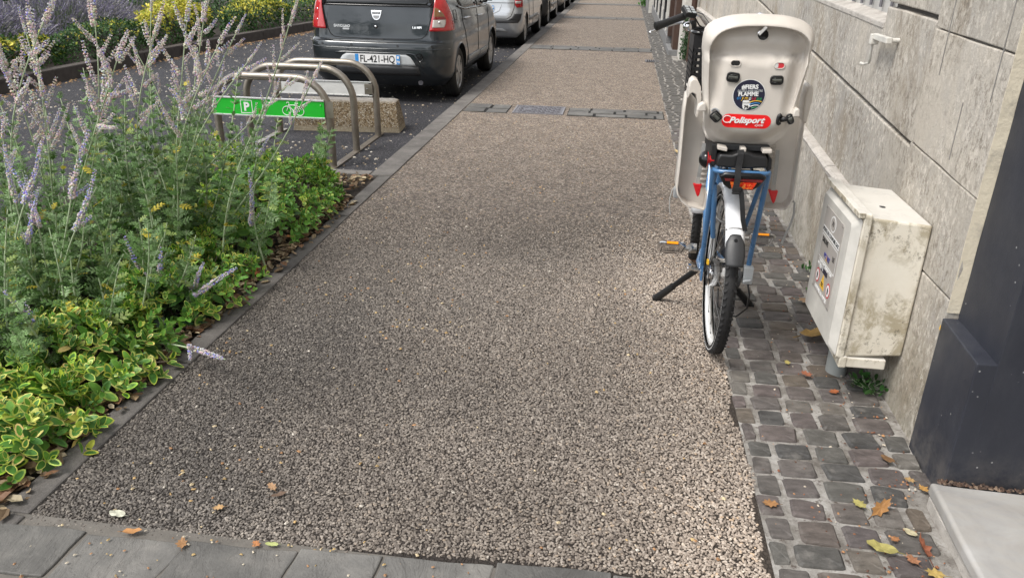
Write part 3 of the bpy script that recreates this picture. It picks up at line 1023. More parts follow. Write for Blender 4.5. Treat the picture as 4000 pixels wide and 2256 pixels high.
o = fm.build('sett_far', M['sett'], setts); o['kind'] = 'stuff'; o.name = 'far_setts'
# ------------------------------------------------------------------ stone wall on the right
UW = 1.19                      # face of the upper wall;  measured lines were taken on x = 1.24
fU = UW/1.24
def T(y, z): return (y*fU, CAMH - (CAMH - z)*fU)
def line(p, q):
    (y0, z0), (y1, z1) = T(*p), T(*q)
    k = (z1-z0)/(y1-y0)
    return lambda y: z0 + k*(y-y0)
J2 = line((3.089, .853), (5.405, 1.031))
J3 = line((3.443, 1.39), (4.055, 1.407))
SIL = line((4.11, 1.32), (5.301, 1.36))
LED = lambda y: 0.566 + 0.06*(y - 4.25) if y < 9 else 0.566 + 0.06*4.75
wall = empty('stone_wall', (1.19, 8, 0), 'weathered pale limestone house wall with a projecting plinth along the setts', 'wall')
def sblock(poly, x0, x1, parent, name='stone_block', mat='lime', seed=0, amp=0.004, bev=0.006):
    p = jitter_poly(poly, 0.10, amp, seed)
    b = MB(); b.prism(p, lambda a, c, d: (d, a, c), x0, x1)
    return b.build(name, M[mat], parent, bevel=bev, seg=2)
g = 0.005
# plinth (projects 5 cm); its worn top edge has a paler cap
py = [3.14, 4.30, 5.55, 6.9, 8.3, 9.8, 11.4, 13.0, 13.58]
for i in range(len(py)-1):
    a, c = py[i]+.003, py[i+1]-.003
    sblock([(a, -.1), (c, -.1), (c, LED(c)-.028), (a, LED(a)-.028)], 1.14, 1.40, wall, 'plinth_stone', seed=i)
    b = MB()
    n = 14
    def led(u, v, a=a, c=c):
        yy = a + (c-a)*u
        w = 0.004*mnoise.noise((yy*9, 1.3, 0)) ; w2 = 0.006*mnoise.noise((yy*14, 7.7, 0))
        prof = [(1.139+w, LED(yy)-.030), (1.136+w, LED(yy)-.012+w2), (1.150+w, LED(yy)+w2*.6), (1.205, LED(yy)+.004), (1.30, LED(yy)+.004), (1.30, LED(yy)-.030)]
        k = v*(len(prof)-1); q = prof[int(round(k))]
        return (q[0], yy, q[1])
    b.grid(led, n, 6)
    b.build('plinth_cap', M['lime_cap'], wall, smooth=35)
# course A : between plinth and joint J2
ay = [3.0, 3.98*fU, 4.73*fU, 5.75, 6.9, 8.1, 9.5, 10.9, 12.3, 13.58]
for i in range(len(ay)-1):
    a, c = ay[i]+g*.4, ay[i+1]-g*.4
    sblock([(a, LED(a)-.02), (c, LED(c)-.02), (c, J2(c)-.008), (a, J2(a)-.008)], UW, 1.5, wall, seed=20+i)
# course B : sill course and stones beside the window
WY0, WY1 = 4.11*fU, 6.05
by = [3.0, WY0, 4.70*fU, WY1, 7.2, 8.6, 10.0, 11.4, 12.6, 13.58]
for i in range(len(by)-1):
    a, c = by[i]+g*.5, by[i+1]-g*.5
    top = (lambda y: SIL(y)) if WY0 - .1 < (a+c)/2 < WY1 + .05 and a > WY0 - .02 else (lambda y: J3(y) - .010)
    sblock([(a, J2(a)+.010), (c, J2(c)+.010), (c, top(c)), (a, top(a))], UW, 1.5, wall, seed=40+i)
# course C and above
def tall(a, c, z0, z1, seed):
    sblock([(a+g*.5, z0(a)+.010), (c-g*.5, z0(c)+.010), (c-g*.5, z1), (a+g*.5, z1)], UW, 1.5, wall, seed=seed)
tall(3.0, WY0, J3, 2.1, 60)
for i, (a, c) in enumerate(((WY1, 7.3), (7.3, 8.9), (8.9, 10.5), (10.5, 12.1), (12.1, 13.58))): tall(a, c, J3, 2.1, 61+i)
b = MB(); b.box(UW+.035, 1.75, 2.95, WY0-.02, 0.05, 2.1); b.box(UW+.035, 1.75, WY1+.02, 13.57, 0.05, 2.1); b.box(UW+.035, 1.75, WY0-.02, WY1+.02, 0.05, 1.33)
b.build('joint_fill', M['joint'], wall)
b = MB(); b.box(UW, 1.75, 2.95, 13.58, 2.62, 7.5); b.box(UW, 1.75, 2.95, WY0, 2.11, 2.62); b.box(UW, 1.75, WY1, 13.58, 2.11, 2.62)
b.build('upper_wall', M['lime'], wall)

# window in the wall
win = empty('window', (1.30, 5, 1.4), None, None); attach(win, wall)
b = MB()
zs = lambda y: SIL(y)+.004
b.add([(UW-.004, WY0+.004, zs(WY0)-.03), (1.40, WY0+.004, zs(WY0)+.03), (1.40, WY1-.004, zs(WY1)+.03), (UW-.004, WY1-.004, zs(WY1)-.03),
       (UW-.004, WY0+.004, zs(WY0)), (1.40, WY0+.004, zs(WY0)+.045), (1.40, WY1-.004, zs(WY1)+.045), (UW-.004, WY1-.004, zs(WY1))],
      [(0,3,2,1),(4,5,6,7),(0,1,5,4),(1,2,6,5),(2,3,7,6),(3,0,4,7)])
b.build('sill', M['lime_cap'], win, bevel=.006)
b = MB()
zf = zs(WY0) + .02
b.box(1.27, 1.33, WY0+.004, WY1-.004, zf, zf+.075); b.box(1.285, 1.335, WY0+.004, WY1-.004, zf+.078, zf+.10)
b.box(1.28, 1.33, WY0+.004, WY0+.07, zf+.08, 2.60); b.box(1.28, 1.33, WY1-.07, WY1-.004, zf+.08, 2.60); b.box(1.28, 1.33, (WY0+WY1)/2-.04, (WY0+WY1)/2+.04, zf+.10, 2.60)
b.box(1.28, 1.33, WY0+.07, WY1-.07, 2.54, 2.60)
b.build('frame', M['frame_white'], win, bevel=.004)
b = MB()
for k in range(10):
    yy = WY0 + .16 + k*.17
    b.tube([(1.255, yy, zf+.03), (1.255, yy, 2.55)], .008, 6)
split(b.build('bar', M['iron'], win))
b = MB(); b.box(1.336, 1.346, WY0+.01, WY1-.01, zf, 2.6); b.build('pane', M['glass_dark'], win)

# pilaster
pil = empty('stone_pilaster', (1.13, 2.8, 0), 'pale grey limestone pilaster beside the dark painted doorway', 'pilaster')
PX = 1.13
P1 = lambda y: 1.352 + .035*(y-2.45)
P2 = lambda y: 0.930 + .065*(y-2.69)
P3 = lambda y: 0.572
ys = [2.492, 3.145]
for (lo, hi, sd) in ((lambda y: -.1, P3, 1), (P3, P2, 2), (P2, P1, 3), (P1, lambda y: 1.95, 4), (lambda y: 1.95, lambda y: 2.6, 5), (lambda y: 2.6, lambda y: 7.5, 6)):
    a, c = ys
    sblock([(a, lo(a)+.003), (c, lo(c)+.003), (c, hi(c)-.003), (a, hi(a)-.003)], PX, 1.45, pil, seed=80+sd, amp=.005, bev=.004)
b = MB(); b.box(PX+.02, 1.44, 2.50, 3.13, 0, 7.4); b.build('joint_fill', M['pilaster_joint'], pil)
# dressed channels cut by the old shutter (thin dark grooves)
b = MB()
for (y0, za, zb) in ((3.014, 1.225, 1.93), (2.573, 1.205, 1.93), (2.762, .979, 1.171)):
    b.box(PX-.0012, PX+.006, y0-.003, y0+.003, za, zb)
split(b.build('groove', M['pilaster_joint'], pil))
b = MB()
def strip(u, v):
    z = 0.53 + 6.9*v
    w = .003*mnoise.noise((z*11, 2.2, 0))
    return (PX - .001 + (UW-.022-PX)*u + w, 2.4905 - .003*u + .5*w, z)
b.grid(strip, 3, 220)
o = b.build('reveal', M['cream'], pil, recalc=False)
sol = o.modifiers.new('s', 'SOLIDIFY'); sol.thickness = .004; sol.offset = -1

# shutter stay (iron hook painted white)
sh = empty('shutter_stay', (1.19, 3.7, 1.27), 'small white painted iron shutter stay with a curved tail fixed to the wall', 'shutter stay')
pA, pB, pC = T(3.842, 1.267), T(4.079, 1.247), T(4.124, 1.123)
b = MB(); b.box(UW-.055, UW-.030, pA[0]-.0, pB[0]-.02, pA[1]-.016, pA[1]+.010); b.tube([(UW+.02, pA[0]+.012, pA[1]-.002), (UW-.045, pA[0]+.012, pA[1]-.002)], .011, 8)
b.build('arm', M['offwhite'], sh, bevel=.003)
b = MB(); b.box(UW-.062, UW-.026, pB[0]-.028, pB[0]+.002, pB[1]-.020, pB[1]+.026); b.build('head', M['offwhite'], sh, bevel=.004)
b = MB()
tail = [(UW-.045, pB[0]-.006, pB[1]-.015), (UW-.044, pB[0]+.004, pB[1]-.05), (UW-.04, pB[0]+.012, pB[1]-.085), (UW-.035, pB[0]+.03, pC[1]+.012), (UW-.045, pC[0]+.028, pC[1]), (UW-.058, pC[0]+.042, pC[1]+.003)]
b.tube(tail, [.006, .007, .007, .006, .006, .008], 8); b.build('tail', M['offwhite'], sh, smooth=40)

# dark painted doorway casing with stepped plinth
dk = empty('doorway_casing', (1.3, 2.33, 0), 'dark blue grey painted doorway casing with a stepped plinth block', 'doorway casing')
b = MB()
b.add([(1.112,2.175,-.05),(2.4,2.175,-.05),(2.4,2.487,-.05),(1.118,2.487,-.05),
       (1.108,2.178,.506),(2.4,2.178,.522),(2.4,2.487,.522),(1.118,2.487,.512)],
      [(0,3,2,1),(4,5,6,7),(0,1,5,4),(1,2,6,5),(2,3,7,6),(3,0,4,7)])
b.build('plinth_block', M['darkpaint'], dk, bevel=.004)
b = MB(); b.box(1.166, 2.41, 2.1762, 2.486, -.05, 7.5); b.build('upright', M['darkpaint'], dk, bevel=.002)
# paint chips
b = MB(); 
def chip(c, ax, az, pts):
    c = Vector(c); b.add([c + Vector(ax)*p + Vector(az)*q for p, q in pts], [tuple(range(len(pts)))])
chip((1.1095, 2.2, .49), (0,1,0), (0,0,1), [(-.004,-.02),(.004,-.018),(.006,.004),(.001,.013),(-.005,.006)])
chip((1.1105, 2.47, .485), (0,1,0), (0,0,1), [(-.004,-.01),(.004,-.008),(.003,.008),(-.003,.006)])
split(b.build('paint_chip', M['yellow_print'], dk, recalc=False))

# marble threshold step
st = empty('door_step', (1.5, 1.4, 0), 'worn pale marble doorstep with a rounded nose below the dark casing', 'doorstep')
b = MB()
poly = [(1.062, 2.162), (1.10, 2.152), (2.5, 2.10), (2.5, .4), (1.02, .4)]
b.prism(jitter_poly(poly, .08, .003, 9), lambda a, c, d: (a, c, d), .040, .088)
b.build('tread', M['marble'], st, bevel=.012, seg=4, smooth=40)
b = MB(); b.prism(jitter_poly([(1.066, 2.15), (2.4, 2.1), (2.4, .4), (1.026, .4)], .05, .006, 4), lambda a, c, d: (a, c, d), -.02, .041)
b.build('riser', M['lime_cap'], st, bevel=.004)

# ------------------------------------------------------------------ meter cabinet on the wall
cab = empty('meter_cabinet', (1.0, 2.95, .2), 'weathered cream utility cabinet with a notice on its door, fixed to the wall', 'utility cabinet')
b = MB(); b.add([(.915,2.748,.205),(1.128,2.748,.225),(1.128,3.215,.225),(.915,3.215,.205),(.915,2.752,.762),(1.128,2.752,.745),(1.128,3.215,.745),(.915,3.215,.762)],
                [(0,3,2,1),(4,5,6,7),(0,1,5,4),(1,2,6,5),(2,3,7,6),(3,0,4,7)])
b.build('body', M['cabinet'], cab, bevel=.010, seg=3)
b = MB(); b.box(.925, 1.075, 2.742, 3.20, .166, .206); b.box(.905, .932, 2.738, 3.21, .164, .212)
b.build('bottom_trim', M['cabinet'], cab, bevel=.004)
b = MB()   # flange frame
b.prism(rrect(2.738, 3.222, .20, .778, .012), lambda a, c, d: (d, a, c), .890, .918)
b.build('frame', M['cabinet'], cab, bevel=.004)
b = MB(); b.box(.868, .892, 2.736, 3.224, .762, .782); b.build('rain_lip', M['cabinet'], cab, bevel=.003)
b = MB()   # door: bevelled panel
d0 = rrect(2.746, 3.214, .206, .752, .012); d1 = rrect(2.775, 3.190, .232, .728, .02)
n = len(d0)
v = [(.889, a, c) for a, c in d0] + [(.862, a, c) for a, c in d1]
f = [tuple(range(n, 2*n)), tuple(range(n-1, -1, -1))] + [(i, (i+1) % n, n+(i+1) % n, n+i) for i in range(n)]
b.add(v, f); door = b.build('door', M['cabinet_door'], cab, bevel=.003)
# notice plate on the door (reads from the street side)
PXF = .8600
b = MB(); b.prism(rrect(2.850, 3.120, .345, .695, .008), lambda a, c, d: (d, a, c), PXF, .8625)
notice = b.build('notice', M['plate_grey'], cab)
R_, U_ = (0, -1, 0), (0, 0, 1)
X_ = PXF - .0004
yc = 2.985
def ptag(o): return o
def flat(poly, mat, name, dx=0.0):
    b = MB(); b.prism(poly, lambda a, c, d: (d, a, c), X_-.0004-dx, X_-dx); return b.build(name, M[mat], notice)
flat([(yc+.04*math.cos(a*PI/12), .655+.032*math.sin(a*PI/12)) for a in range(24)], 'white_print', 'emblem')
flat([(yc+.033*math.cos(a*PI/12), .655+.026*math.sin(a*PI/12)) for a in range(24)], 'plate_grey', 'emblem', .0006)
text('79', .03, (X_-.0012, yc, .655), R_, U_, M['black_print'], notice)
flat([(2.86,.590),(3.11,.590),(3.11,.617),(2.86,.617)], 'white_print', 'band')
text('POSTE DE COUPURE GAZ', .021, (X_-.001, yc, .6035), R_, U_, M['black_print'], notice)
for (q0, q1, w0, w1) in ((2.86,3.11,.580,.583),(2.86,3.11,.487,.490),(2.86,2.863,.49,.58),(3.107,3.11,.49,.58)):
    flat([(q0,w0),(q1,w0),(q1,w1),(q0,w1)], 'white_print', 'line')
text('SAUVE', .030, (X_-.001, 3.045, .563), R_, U_, M['black_print'], notice)
text('LE', .028, (X_-.001, 2.90, .540), R_, U_, M['black_print'], notice)
text('POINT', .030, (X_-.001, yc, .515), R_, U_, M['deepblue_print'], notice)
flat([(yc-.008,.503),(yc+.012,.503),(yc+.002,.530)], 'yellow_print', 'mark', .001)
text('TOUTE INTERVENTION', .019, (X_-.001, yc, .476), R_, U_, M['white_print'], notice)
text('INTERDITE', .019, (X_-.001, 3.05, .458), R_, U_, M['white_print'], notice)
flat([(2.94,.446),(3.04,.446),(3.04,.466),(2.94,.466)], 'navy_print', 'band', .0004)
for yy in (3.07, 2.895):
    flat([(yy+.028*math.cos(a*PI/10), .412+.030*math.sin(a*PI/10)) for a in range(20)], 'redprint', 'roundel')
    flat([(yy+.022*math.cos(a*PI/10), .412+.024*math.sin(a*PI/10)) for a in range(20)], 'white_print', 'roundel', .0006)
    flat([(yy-.006,.398),(yy+.006,.398),(yy+.008,.416),(yy,.428),(yy-.008,.416)], 'black_print', 'roundel', .0010)
flat([(yc-.034,.386),(yc+.034,.386),(yc,.446)], 'yellow_print', 'warning')
text('EX', .022, (X_-.0012, yc, .403), R_, U_, M['black_print'], notice)
text('DEFENSE DE FUMER', .021, (X_-.001, yc, .364), R_, U_, M['white_print'], notice)
b = MB()
for yy, zz in ((2.86,.687),(3.11,.687),(2.86,.353),(3.11,.353)): b.lathe([(.0045, 0), (.0045, -.002), (0, -.003)], (PXF, yy, zz), 'x', 10)
split(b.build('rivet', M['steel'], notice))
b = MB(); b.lathe([(.014, 0), (.014, .002), (0, .003)], (1.0, 2.92, .7535), 'z', 14); b.build('vent_plug', M['darkgrey'], cab)
b = MB(); b.tube([(.985, 3.0, -.02), (.985, 3.0, .17)], .042, 16); b.build('conduit', M['pipe'], cab, smooth=40)

# ------------------------------------------------------------------ neighbouring shop front farther along
sf = empty('shopfront', (.9, 18, 0), 'brown and grey timber shopfront farther along the pavement beyond the stone wall', 'shopfront')
b = MB(); b.box(.955, 1.6, 13.60, 14.22, -.05, 6.5); b.build('corner_wall', M['offwhite'], sf, bevel=.006)
b = MB(); b.box(.865, 1.5, 14.23, 14.75, .10, 6.5); b.build('post', M['brownwood'], sf, bevel=.005)
b = MB(); b.box(.80, 1.5, 14.20, 15.3, -.05, .10); b.box(.80, 1.5, 15.3, 25, -.05, .24); b.build('base', M['greystone'], sf, bevel=.008)
for k in range(9):
    yy = 15.2 + k*1.08
    b = MB(); b.box(.815, .93, yy, yy+.16, .24, 6.5); b.build('mullion', M['brownwood'] if k == 0 else (M['offwhite'] if k % 2 else M['black']), sf, bevel=.004)
    b = MB(); b.box(.84, .90, yy+.16, yy+1.08, .24, .52); b.build('panel', M['greystone'], sf, bevel=.01)
    b = MB(); b.box(.86, .875, yy+.16, yy+1.08, .52, 3.2); b.build('pane', M['glass_dark'], sf)
b = MB(); b.box(.93, 1.5, 14.8, 25, 0, 6.5); b.build('wall', M['greystone'], sf)
ff = empty('far_house', (.8, 32, 0), 'pale rendered house front at the far end of the pavement', 'house')
b = MB(); b.box(.70, 1.8, 25.02, 60, -.05, 6.5); b.build('wall', M['offwhite'], ff)
b = MB(); b.box(.68, .70, 25.02, 60, -.05, .45); b.build('base', M['greystone'], ff)
for k in range(4):
    b = MB(); b.box(.675, .699, 26.5+k*6, 27.6+k*6, .5, 2.4); b.build('window', M['glass_dark'], ff)
dp = empty('downpipe', (1.12, 13.4, 0), 'narrow dark downpipe where the stone wall meets the white corner', 'downpipe')
b = MB(); b.tube([(1.10, 13.45, 0), (1.10, 13.45, 6)], .045, 12); b.build('pipe', M['brownwood'], dp, smooth=40)
b = MB(); b.box(1.05, 1.19, 13.43, 13.47, .6, .64); b.build('bracket', M['iron'], dp)
# ------------------------------------------------------------------ parked cars
def pchip(xs, ys):
    xs = np.asarray(xs, float); ys = np.asarray(ys, float)
    h = np.diff(xs); d = np.diff(ys)/h; m = np.zeros_like(ys)
    for i in range(1, len(xs)-1):
        if d[i-1]*d[i] > 0:
            w1 = 2*h[i] + h[i-1]; w2 = h[i] + 2*h[i-1]
            m[i] = (w1+w2)/(w1/d[i-1] + w2/d[i])
    m[0] = d[0]; m[-1] = d[-1]
    def f(x):
        x = min(max(x, xs[0]), xs[-1]); i = min(max(int(np.searchsorted(xs, x)) - 1, 0), len(h)-1)
        t = (x-xs[i])/h[i]; t2 = t*t; t3 = t2*t
        return float((2*t3-3*t2+1)*ys[i] + (t3-2*t2+t)*h[i]*m[i] + (-2*t3+3*t2)*ys[i+1] + (t3-t2)*h[i]*m[i+1])
    return f

class CarForm:
    """body as a stack of rounded plan outlines; z up from the road, y forward from the rear bumper"""
    def __init__(s, cx, y0, st, bow=0.07):
        s.cx, s.y0, s.bow = cx, y0, bow
        zs = [r[0] for r in st]; s.zmin, s.zmax = zs[0], zs[-1]; s.zs = zs
        s.w, s.yr, s.yf, s.rr, s.rf = [pchip(zs, [r[k] for r in st]) for k in range(1, 6)]
    def P(s, t, z):
        """t: distance along the outline from the rear centre line; negative = left side. local coords"""
        sg = -1 if t < 0 else 1; t = abs(t)
        w, yr, yf, rr, rf = s.w(z), s.yr(z), s.yf(z), s.rr(z), s.rf(z)
        a = w - rr
        yc = yr + s.bow*(a/0.6)**2*0.5
        if t <= a:
            return Vector((sg*t, yr + s.bow*(t/0.6)**2*0.5, z))
        t -= a
        if t <= rr*PI/2:
            ph = t/rr
            return Vector((sg*(a + rr*math.sin(ph)), yc + rr*(1-math.cos(ph)), z))
        t -= rr*PI/2
        side = max(0.01, (yf - rf) - (yc + rr))
        if t <= side: 
            q = t/side
            return Vector((sg*(w - 0.0), yc + rr + t, z))
        t -= side
        if t <= rf*PI/2:
            ph = t/rf
            return Vector((sg*(w - rf*(1-math.cos(ph))), yf - rf + rf*math.sin(ph), z))
        t -= rf*PI/2
        return Vector((sg*max(0, w - rf - t), yf + 0.08*(1-((w-rf-t)/max(.01, w-rf))**2), z))
    def total(s, z):
        w, yr, yf, rr, rf = s.w(z), s.yr(z), s.yf(z), s.rr(z), s.rf(z)
        a = w - rr; yc = yr + s.bow*(a/0.6)**2*0.5
        return a, rr*PI/2, max(0.01, (yf-rf)-(yc+rr)), rf*PI/2, w-rf
    def tx(s, x, z):
        """outline parameter of the point on the rear whose lateral position is x"""
        a = s.w(z)-s.rr(z); ax = abs(x); sg = -1 if x < 0 else 1
        if ax <= a: return x
        return sg*(a + s.rr(z)*math.asin(min(1, (ax-a)/s.rr(z))))
    def ty(s, y, z, side=1):
        a, b, *_ = s.total(z)
        yc = s.yr(z) + s.bow*(a/0.6)**2*0.5
        return side*(a + b + (y - (yc + s.rr(z))))
    def world(s, p): return Vector((s.cx + p[0], s.y0 + p[1], ROAD_Z + p[2]))
    def nrm(s, t, z):
        e = .004
        du = s.P(t+e, z) - s.P(t-e, z); dv = s.P(t, min(z+e, s.zmax)) - s.P(t, max(z-e, s.zmin))
        n = du.cross(dv)
        return n.normalized() if n.length > 1e-12 else Vector((0,-1,0))
    def S(s, t, z, off=0.0):
        return s.world(s.P(t, z) + s.nrm(t, z)*off)

def car_body_mesh(F, hubs, rad, paint, dark, nz=46):
    zs = sorted(set([F.zmin + (F.zmax-F.zmin)*i/(nz-1) for i in range(nz)] + list(F.zs)))
    seg = (9, 8, 34, 8, 8)
    rows = []
    for z in zs:
        L = F.total(z); half = []; t = 0.0
        for k, n in enumerate(seg):
            for i in range(n): half.append(t + L[k]*i/n)
            t += L[k]
        half.append(t - 1e-6)
        r = [F.world(F.P(q, z)) for q in half]
        l = [Vector((2*F.cx - p.x, p.y, p.z)) for p in r[1:-1]][::-1]
        rows.append(r + l)
    n = len(rows[0]); b = MB()
    vs = [p for r in rows for p in r]; fs = []
    for j in range(len(rows)-1):
        for i in range(n):
            i2 = (i+1) % n
            fs.append((j*n+i, j*n+i2, (j+1)*n+i2, (j+1)*n+i))
    fs.append(tuple(range(n-1, -1, -1))); top = (len(rows)-1)*n
    fs.append(tuple(top+i for i in range(n)))
    b.add(vs, fs)
    me = b.mesh('body', [paint, dark], recalc=True)
    o = bpy.data.objects.new('tmp_body', me); COL.objects.link(o)
    c = MB()
    for hy in hubs:
        for sg in (-1, 1):
            c.lathe([(0.0, .50), (rad, .50), (rad, 1.15), (0.0, 1.15)], (0, 0, 0), 'x', 28, m=1)
            k = 28*4
            for i in range(len(c.v)-k, len(c.v)):
                x, yy, zz = c.v[i]
                c.v[i] = (F.cx + sg*x, F.y0 + hy + yy, ROAD_Z + zz + 0.30)
    cm = c.mesh('cut', [paint, dark], recalc=True, weld=1e-5)
    co = bpy.data.objects.new('tmp_cut', cm); COL.objects.link(co)
    md = o.modifiers.new('b', 'BOOLEAN'); md.operation = 'DIFFERENCE'; md.object = co; md.solver = 'EXACT'
    try: md.material_mode = 'TRANSFER'
    except Exception: pass
    dg = bpy.context.evaluated_depsgraph_get()
    me2 = bpy.data.meshes.new_from_object(o.evaluated_get(dg))
    bpy.data.objects.remove(o); bpy.data.objects.remove(co)
    me2.shade_smooth(); me2.set_sharp_from_angle(angle=math.radians(42))
    return me2

def patch(F, name, rows, mat, parent, off=.004, nc=10, nr=None, thick=.005, smooth=True):
    """rows: (z, t0, t1) from low to high; a skin laid on the body"""
    zs = [r[0] for r in rows]; f0 = pchip(zs, [r[1] for r in rows]); f1 = pchip(zs, [r[2] for r in rows])
    nr = nr or max(4, len(rows)*3)
    b = MB()
    def fn(u, v):
        z = zs[0] + (zs[-1]-zs[0])*v
        return F.S(f0(z) + (f1(z)-f0(z))*u, z, off)
    b.grid(fn, nc, nr)
    o = b.build(name, mat, parent, smooth=smooth, recalc=False)
    if thick:
        m = o.modifiers.new('s', 'SOLIDIFY'); m.thickness = thick; m.offset = -1
    return o

def seam(F, pts, r, mat, parent, name='seam', off=.001):
    b = MB(); q = []
    for (t0, z0), (t1, z1) in zip(pts[:-1], pts[1:]):
        n = max(2, int(math.hypot(t1-t0, z1-z0)/.05))
        for i in range(n): q.append(F.S(t0+(t1-t0)*i/n, z0+(z1-z0)*i/n, off))
    q.append(F.S(*pts[-1], off))
    b.tube(q, r, 5)
    return b.build(name, mat, parent, smooth=True)

def make_wheel(F, hub, side, R, parent, spokes=6, rim_r=.205, width=.19, xin=0.0):
    x = F.cx + side*(F.w(.4) - .015 - xin)
    c = (x, F.y0 + hub, ROAD_Z + R)
    w = empty('wheel', c, parent=parent)
    b = MB(); s = -side
    b.lathe([(rim_r-.01, s*.02), (rim_r+.01, 0.0), (R-.035, -s*.004), (R-.010, s*.012), (R, s*.035), (R, s*(width-.035)), (R-.012, s*(width-.01)), (rim_r, s*width), (rim_r-.01, s*.02)], c, 'x', 40)
    # tread grooves
    for h in (.065, .095, .125): b.lathe([(R+.0006, s*(h-.005)), (R+.0012, s*h), (R+.0006, s*(h+.005))], c, 'x', 40, m=1)
    b.build('tyre', [M['tyre'], M['sepia']], w, smooth=40)
    b = MB()
    b.lathe([(0, s*.045), (rim_r-.005, s*.045)], c, 'x', 32, m=1)
    b.lathe([(rim_r-.028, s*.018), (rim_r-.022, s*.004), (rim_r-.004, s*.006), (rim_r+.002, s*.022)], c, 'x', 40, m=0)
    b.lathe([(.055, s*.022), (.048, s*.004), (.0, s*.001)], c, 'x', 20, m=0)
    for k in range(spokes):
        a = 2*PI*k/spokes + .3
        u = Vector((0, math.cos(a), math.sin(a))); v = Vector((0, -math.sin(a), math.cos(a)))
        C = Vector(c)
        def at(r, q, h): return C + u*r + v*q + Vector((s*h, 0, 0))
        vs = [at(.04, -.028, .006), at(.04, .028, .006), at(rim_r-.02, .050, .008), at(rim_r-.02, -.050, .008), at(.04, -.030, .030), at(.04, .030, .030), at(rim_r-.02, .055, .034), at(rim_r-.02, -.055, .034)]
        b.add(vs, [(0,1,2,3), (0,4,5,1), (1,5,6,2), (2,6,7,3), (3,7,4,0)], m=0)
    b.build('rim', [M['alloy'], M['sepia']], w, smooth=35)
    return w

def plate(F, xc, zc, wd, hg, parent, txt, right79=True, yoff=-.012, left_blue=True):
    yl = F.P(xc, zc).y + yoff
    def fn(a, c, d): return F.world((xc + a, yl + d, zc + c))
    b = MB(); b.prism(rrect(-wd/2, wd/2, -hg/2, hg/2, .008), fn, 0, .008)
    p = b.build('number_plate', M['white_print'], parent)
    for sx, on in ((-1, left_blue), (1, True)):
        if not on: continue
        b = MB(); x0 = sx*wd/2 - sx*.001; x1 = sx*(wd/2 - .044)
        b.prism([(min(x0,x1), -hg/2+.001), (max(x0,x1), -hg/2+.001), (max(x0,x1), hg/2-.001), (min(x0,x1), hg/2-.001)], fn, -.001, .004)
        b.build('band', M['blue_print'], p)
    R_, U_ = (1,0,0), (0,0,1)
    for body, size, x in txt: text(body, size, F.world((xc + x, yl - .0015, zc - .002)), R_, U_, M['black_print'], p, bold=.0012, sx=.82)
    if right79:
        text('79', .042, F.world((xc + wd/2 - .023, yl - .0025, zc - .030)), R_, U_, M['white_print'], p, bold=.001)
        b = MB(); b.prism([(-.012, .04), (.012, .04), (.012, .015), (0, .005), (-.012, .015)], lambda a, c, d: F.world((xc + wd/2 - .023 + a, yl + d, zc + c)), -.003, 0)
        b.build('crest', M['white_print'], p)
    return p

# ---------------- the dark hatchback in front
ST = [(.20,.76,.16,3.75,.15,.3), (.29,.84,.07,3.85,.22,.4), (.35,.862,.022,3.9,.28,.45), (.45,.872,.0,3.95,.30,.5), (.56,.876,.0,3.97,.30,.5),
      (.655,.874,.006,3.95,.29,.5), (.695,.870,.018,3.93,.28,.5), (.725,.864,.070,3.90,.27,.5), (.80,.858,.082,3.85,.26,.5), (.90,.846,.092,3.78,.25,.5),
      (.98,.832,.104,3.55,.25,.5), (1.02,.824,.110,2.95,.24,.5), (1.12,.795,.130,2.80,.22,.4), (1.30,.70,.265,2.45,.2,.3), (1.44,.61,.40,2.10,.2,.3), (1.51,.50,.55,1.85,.2,.3), (1.53,.34,.75,1.60,.2,.2)]
F = CarForm(-2.865, 9.08, ST)
HUB = (.72, 3.14)
car = empty('parked_car', (F.cx, F.y0+1.9, ROAD_Z), 'dark slate grey hatchback seen from behind, first in the row by the kerb', 'car', 'cars parked along the kerb')
body = link('body', car_body_mesh(F, HUB, .350, M['carpaint'], M['sepia']), car)
for hb in HUB:
    for sd_ in (1, -1): make_wheel(F, hb, sd_, .300, car)
# tailgate outline, glass, lamps
def tg(x, z): return (F.tx(x, z), z)
pts = [tg(-.672, 1.13), tg(-.64, .98), tg(-.604, .835), tg(-.575, .775), tg(-.53, .745), tg(-.45, .738), (0, .732), tg(.45, .738), tg(.53, .745), tg(.575, .775), tg(.604, .835), tg(.64, .98), tg(.672, 1.13)]
seam(F, pts, .0045, M['sepia'], body, 'tailgate_seam')
seam(F, [tg(-.80, .702), tg(-.5, .700), (0, .697), tg(.5, .700), tg(.80, .702)], .004, M['sepia'], body, 'bumper_gap')
patch(F, 'rear_window', [(1.105, -.655, .655), (1.13, -.665, .665), (1.30, -.57, .57), (1.43, -.47, .47)], M['glass_dark'], car, .004, 16, 10)
patch(F, 'window_edge', [(1.088, F.tx(-.668, 1.088), F.tx(.668, 1.088)), (1.108, F.tx(-.668, 1.1), F.tx(.668, 1.1))], M['blackgloss'], car, .006, 20, 3)
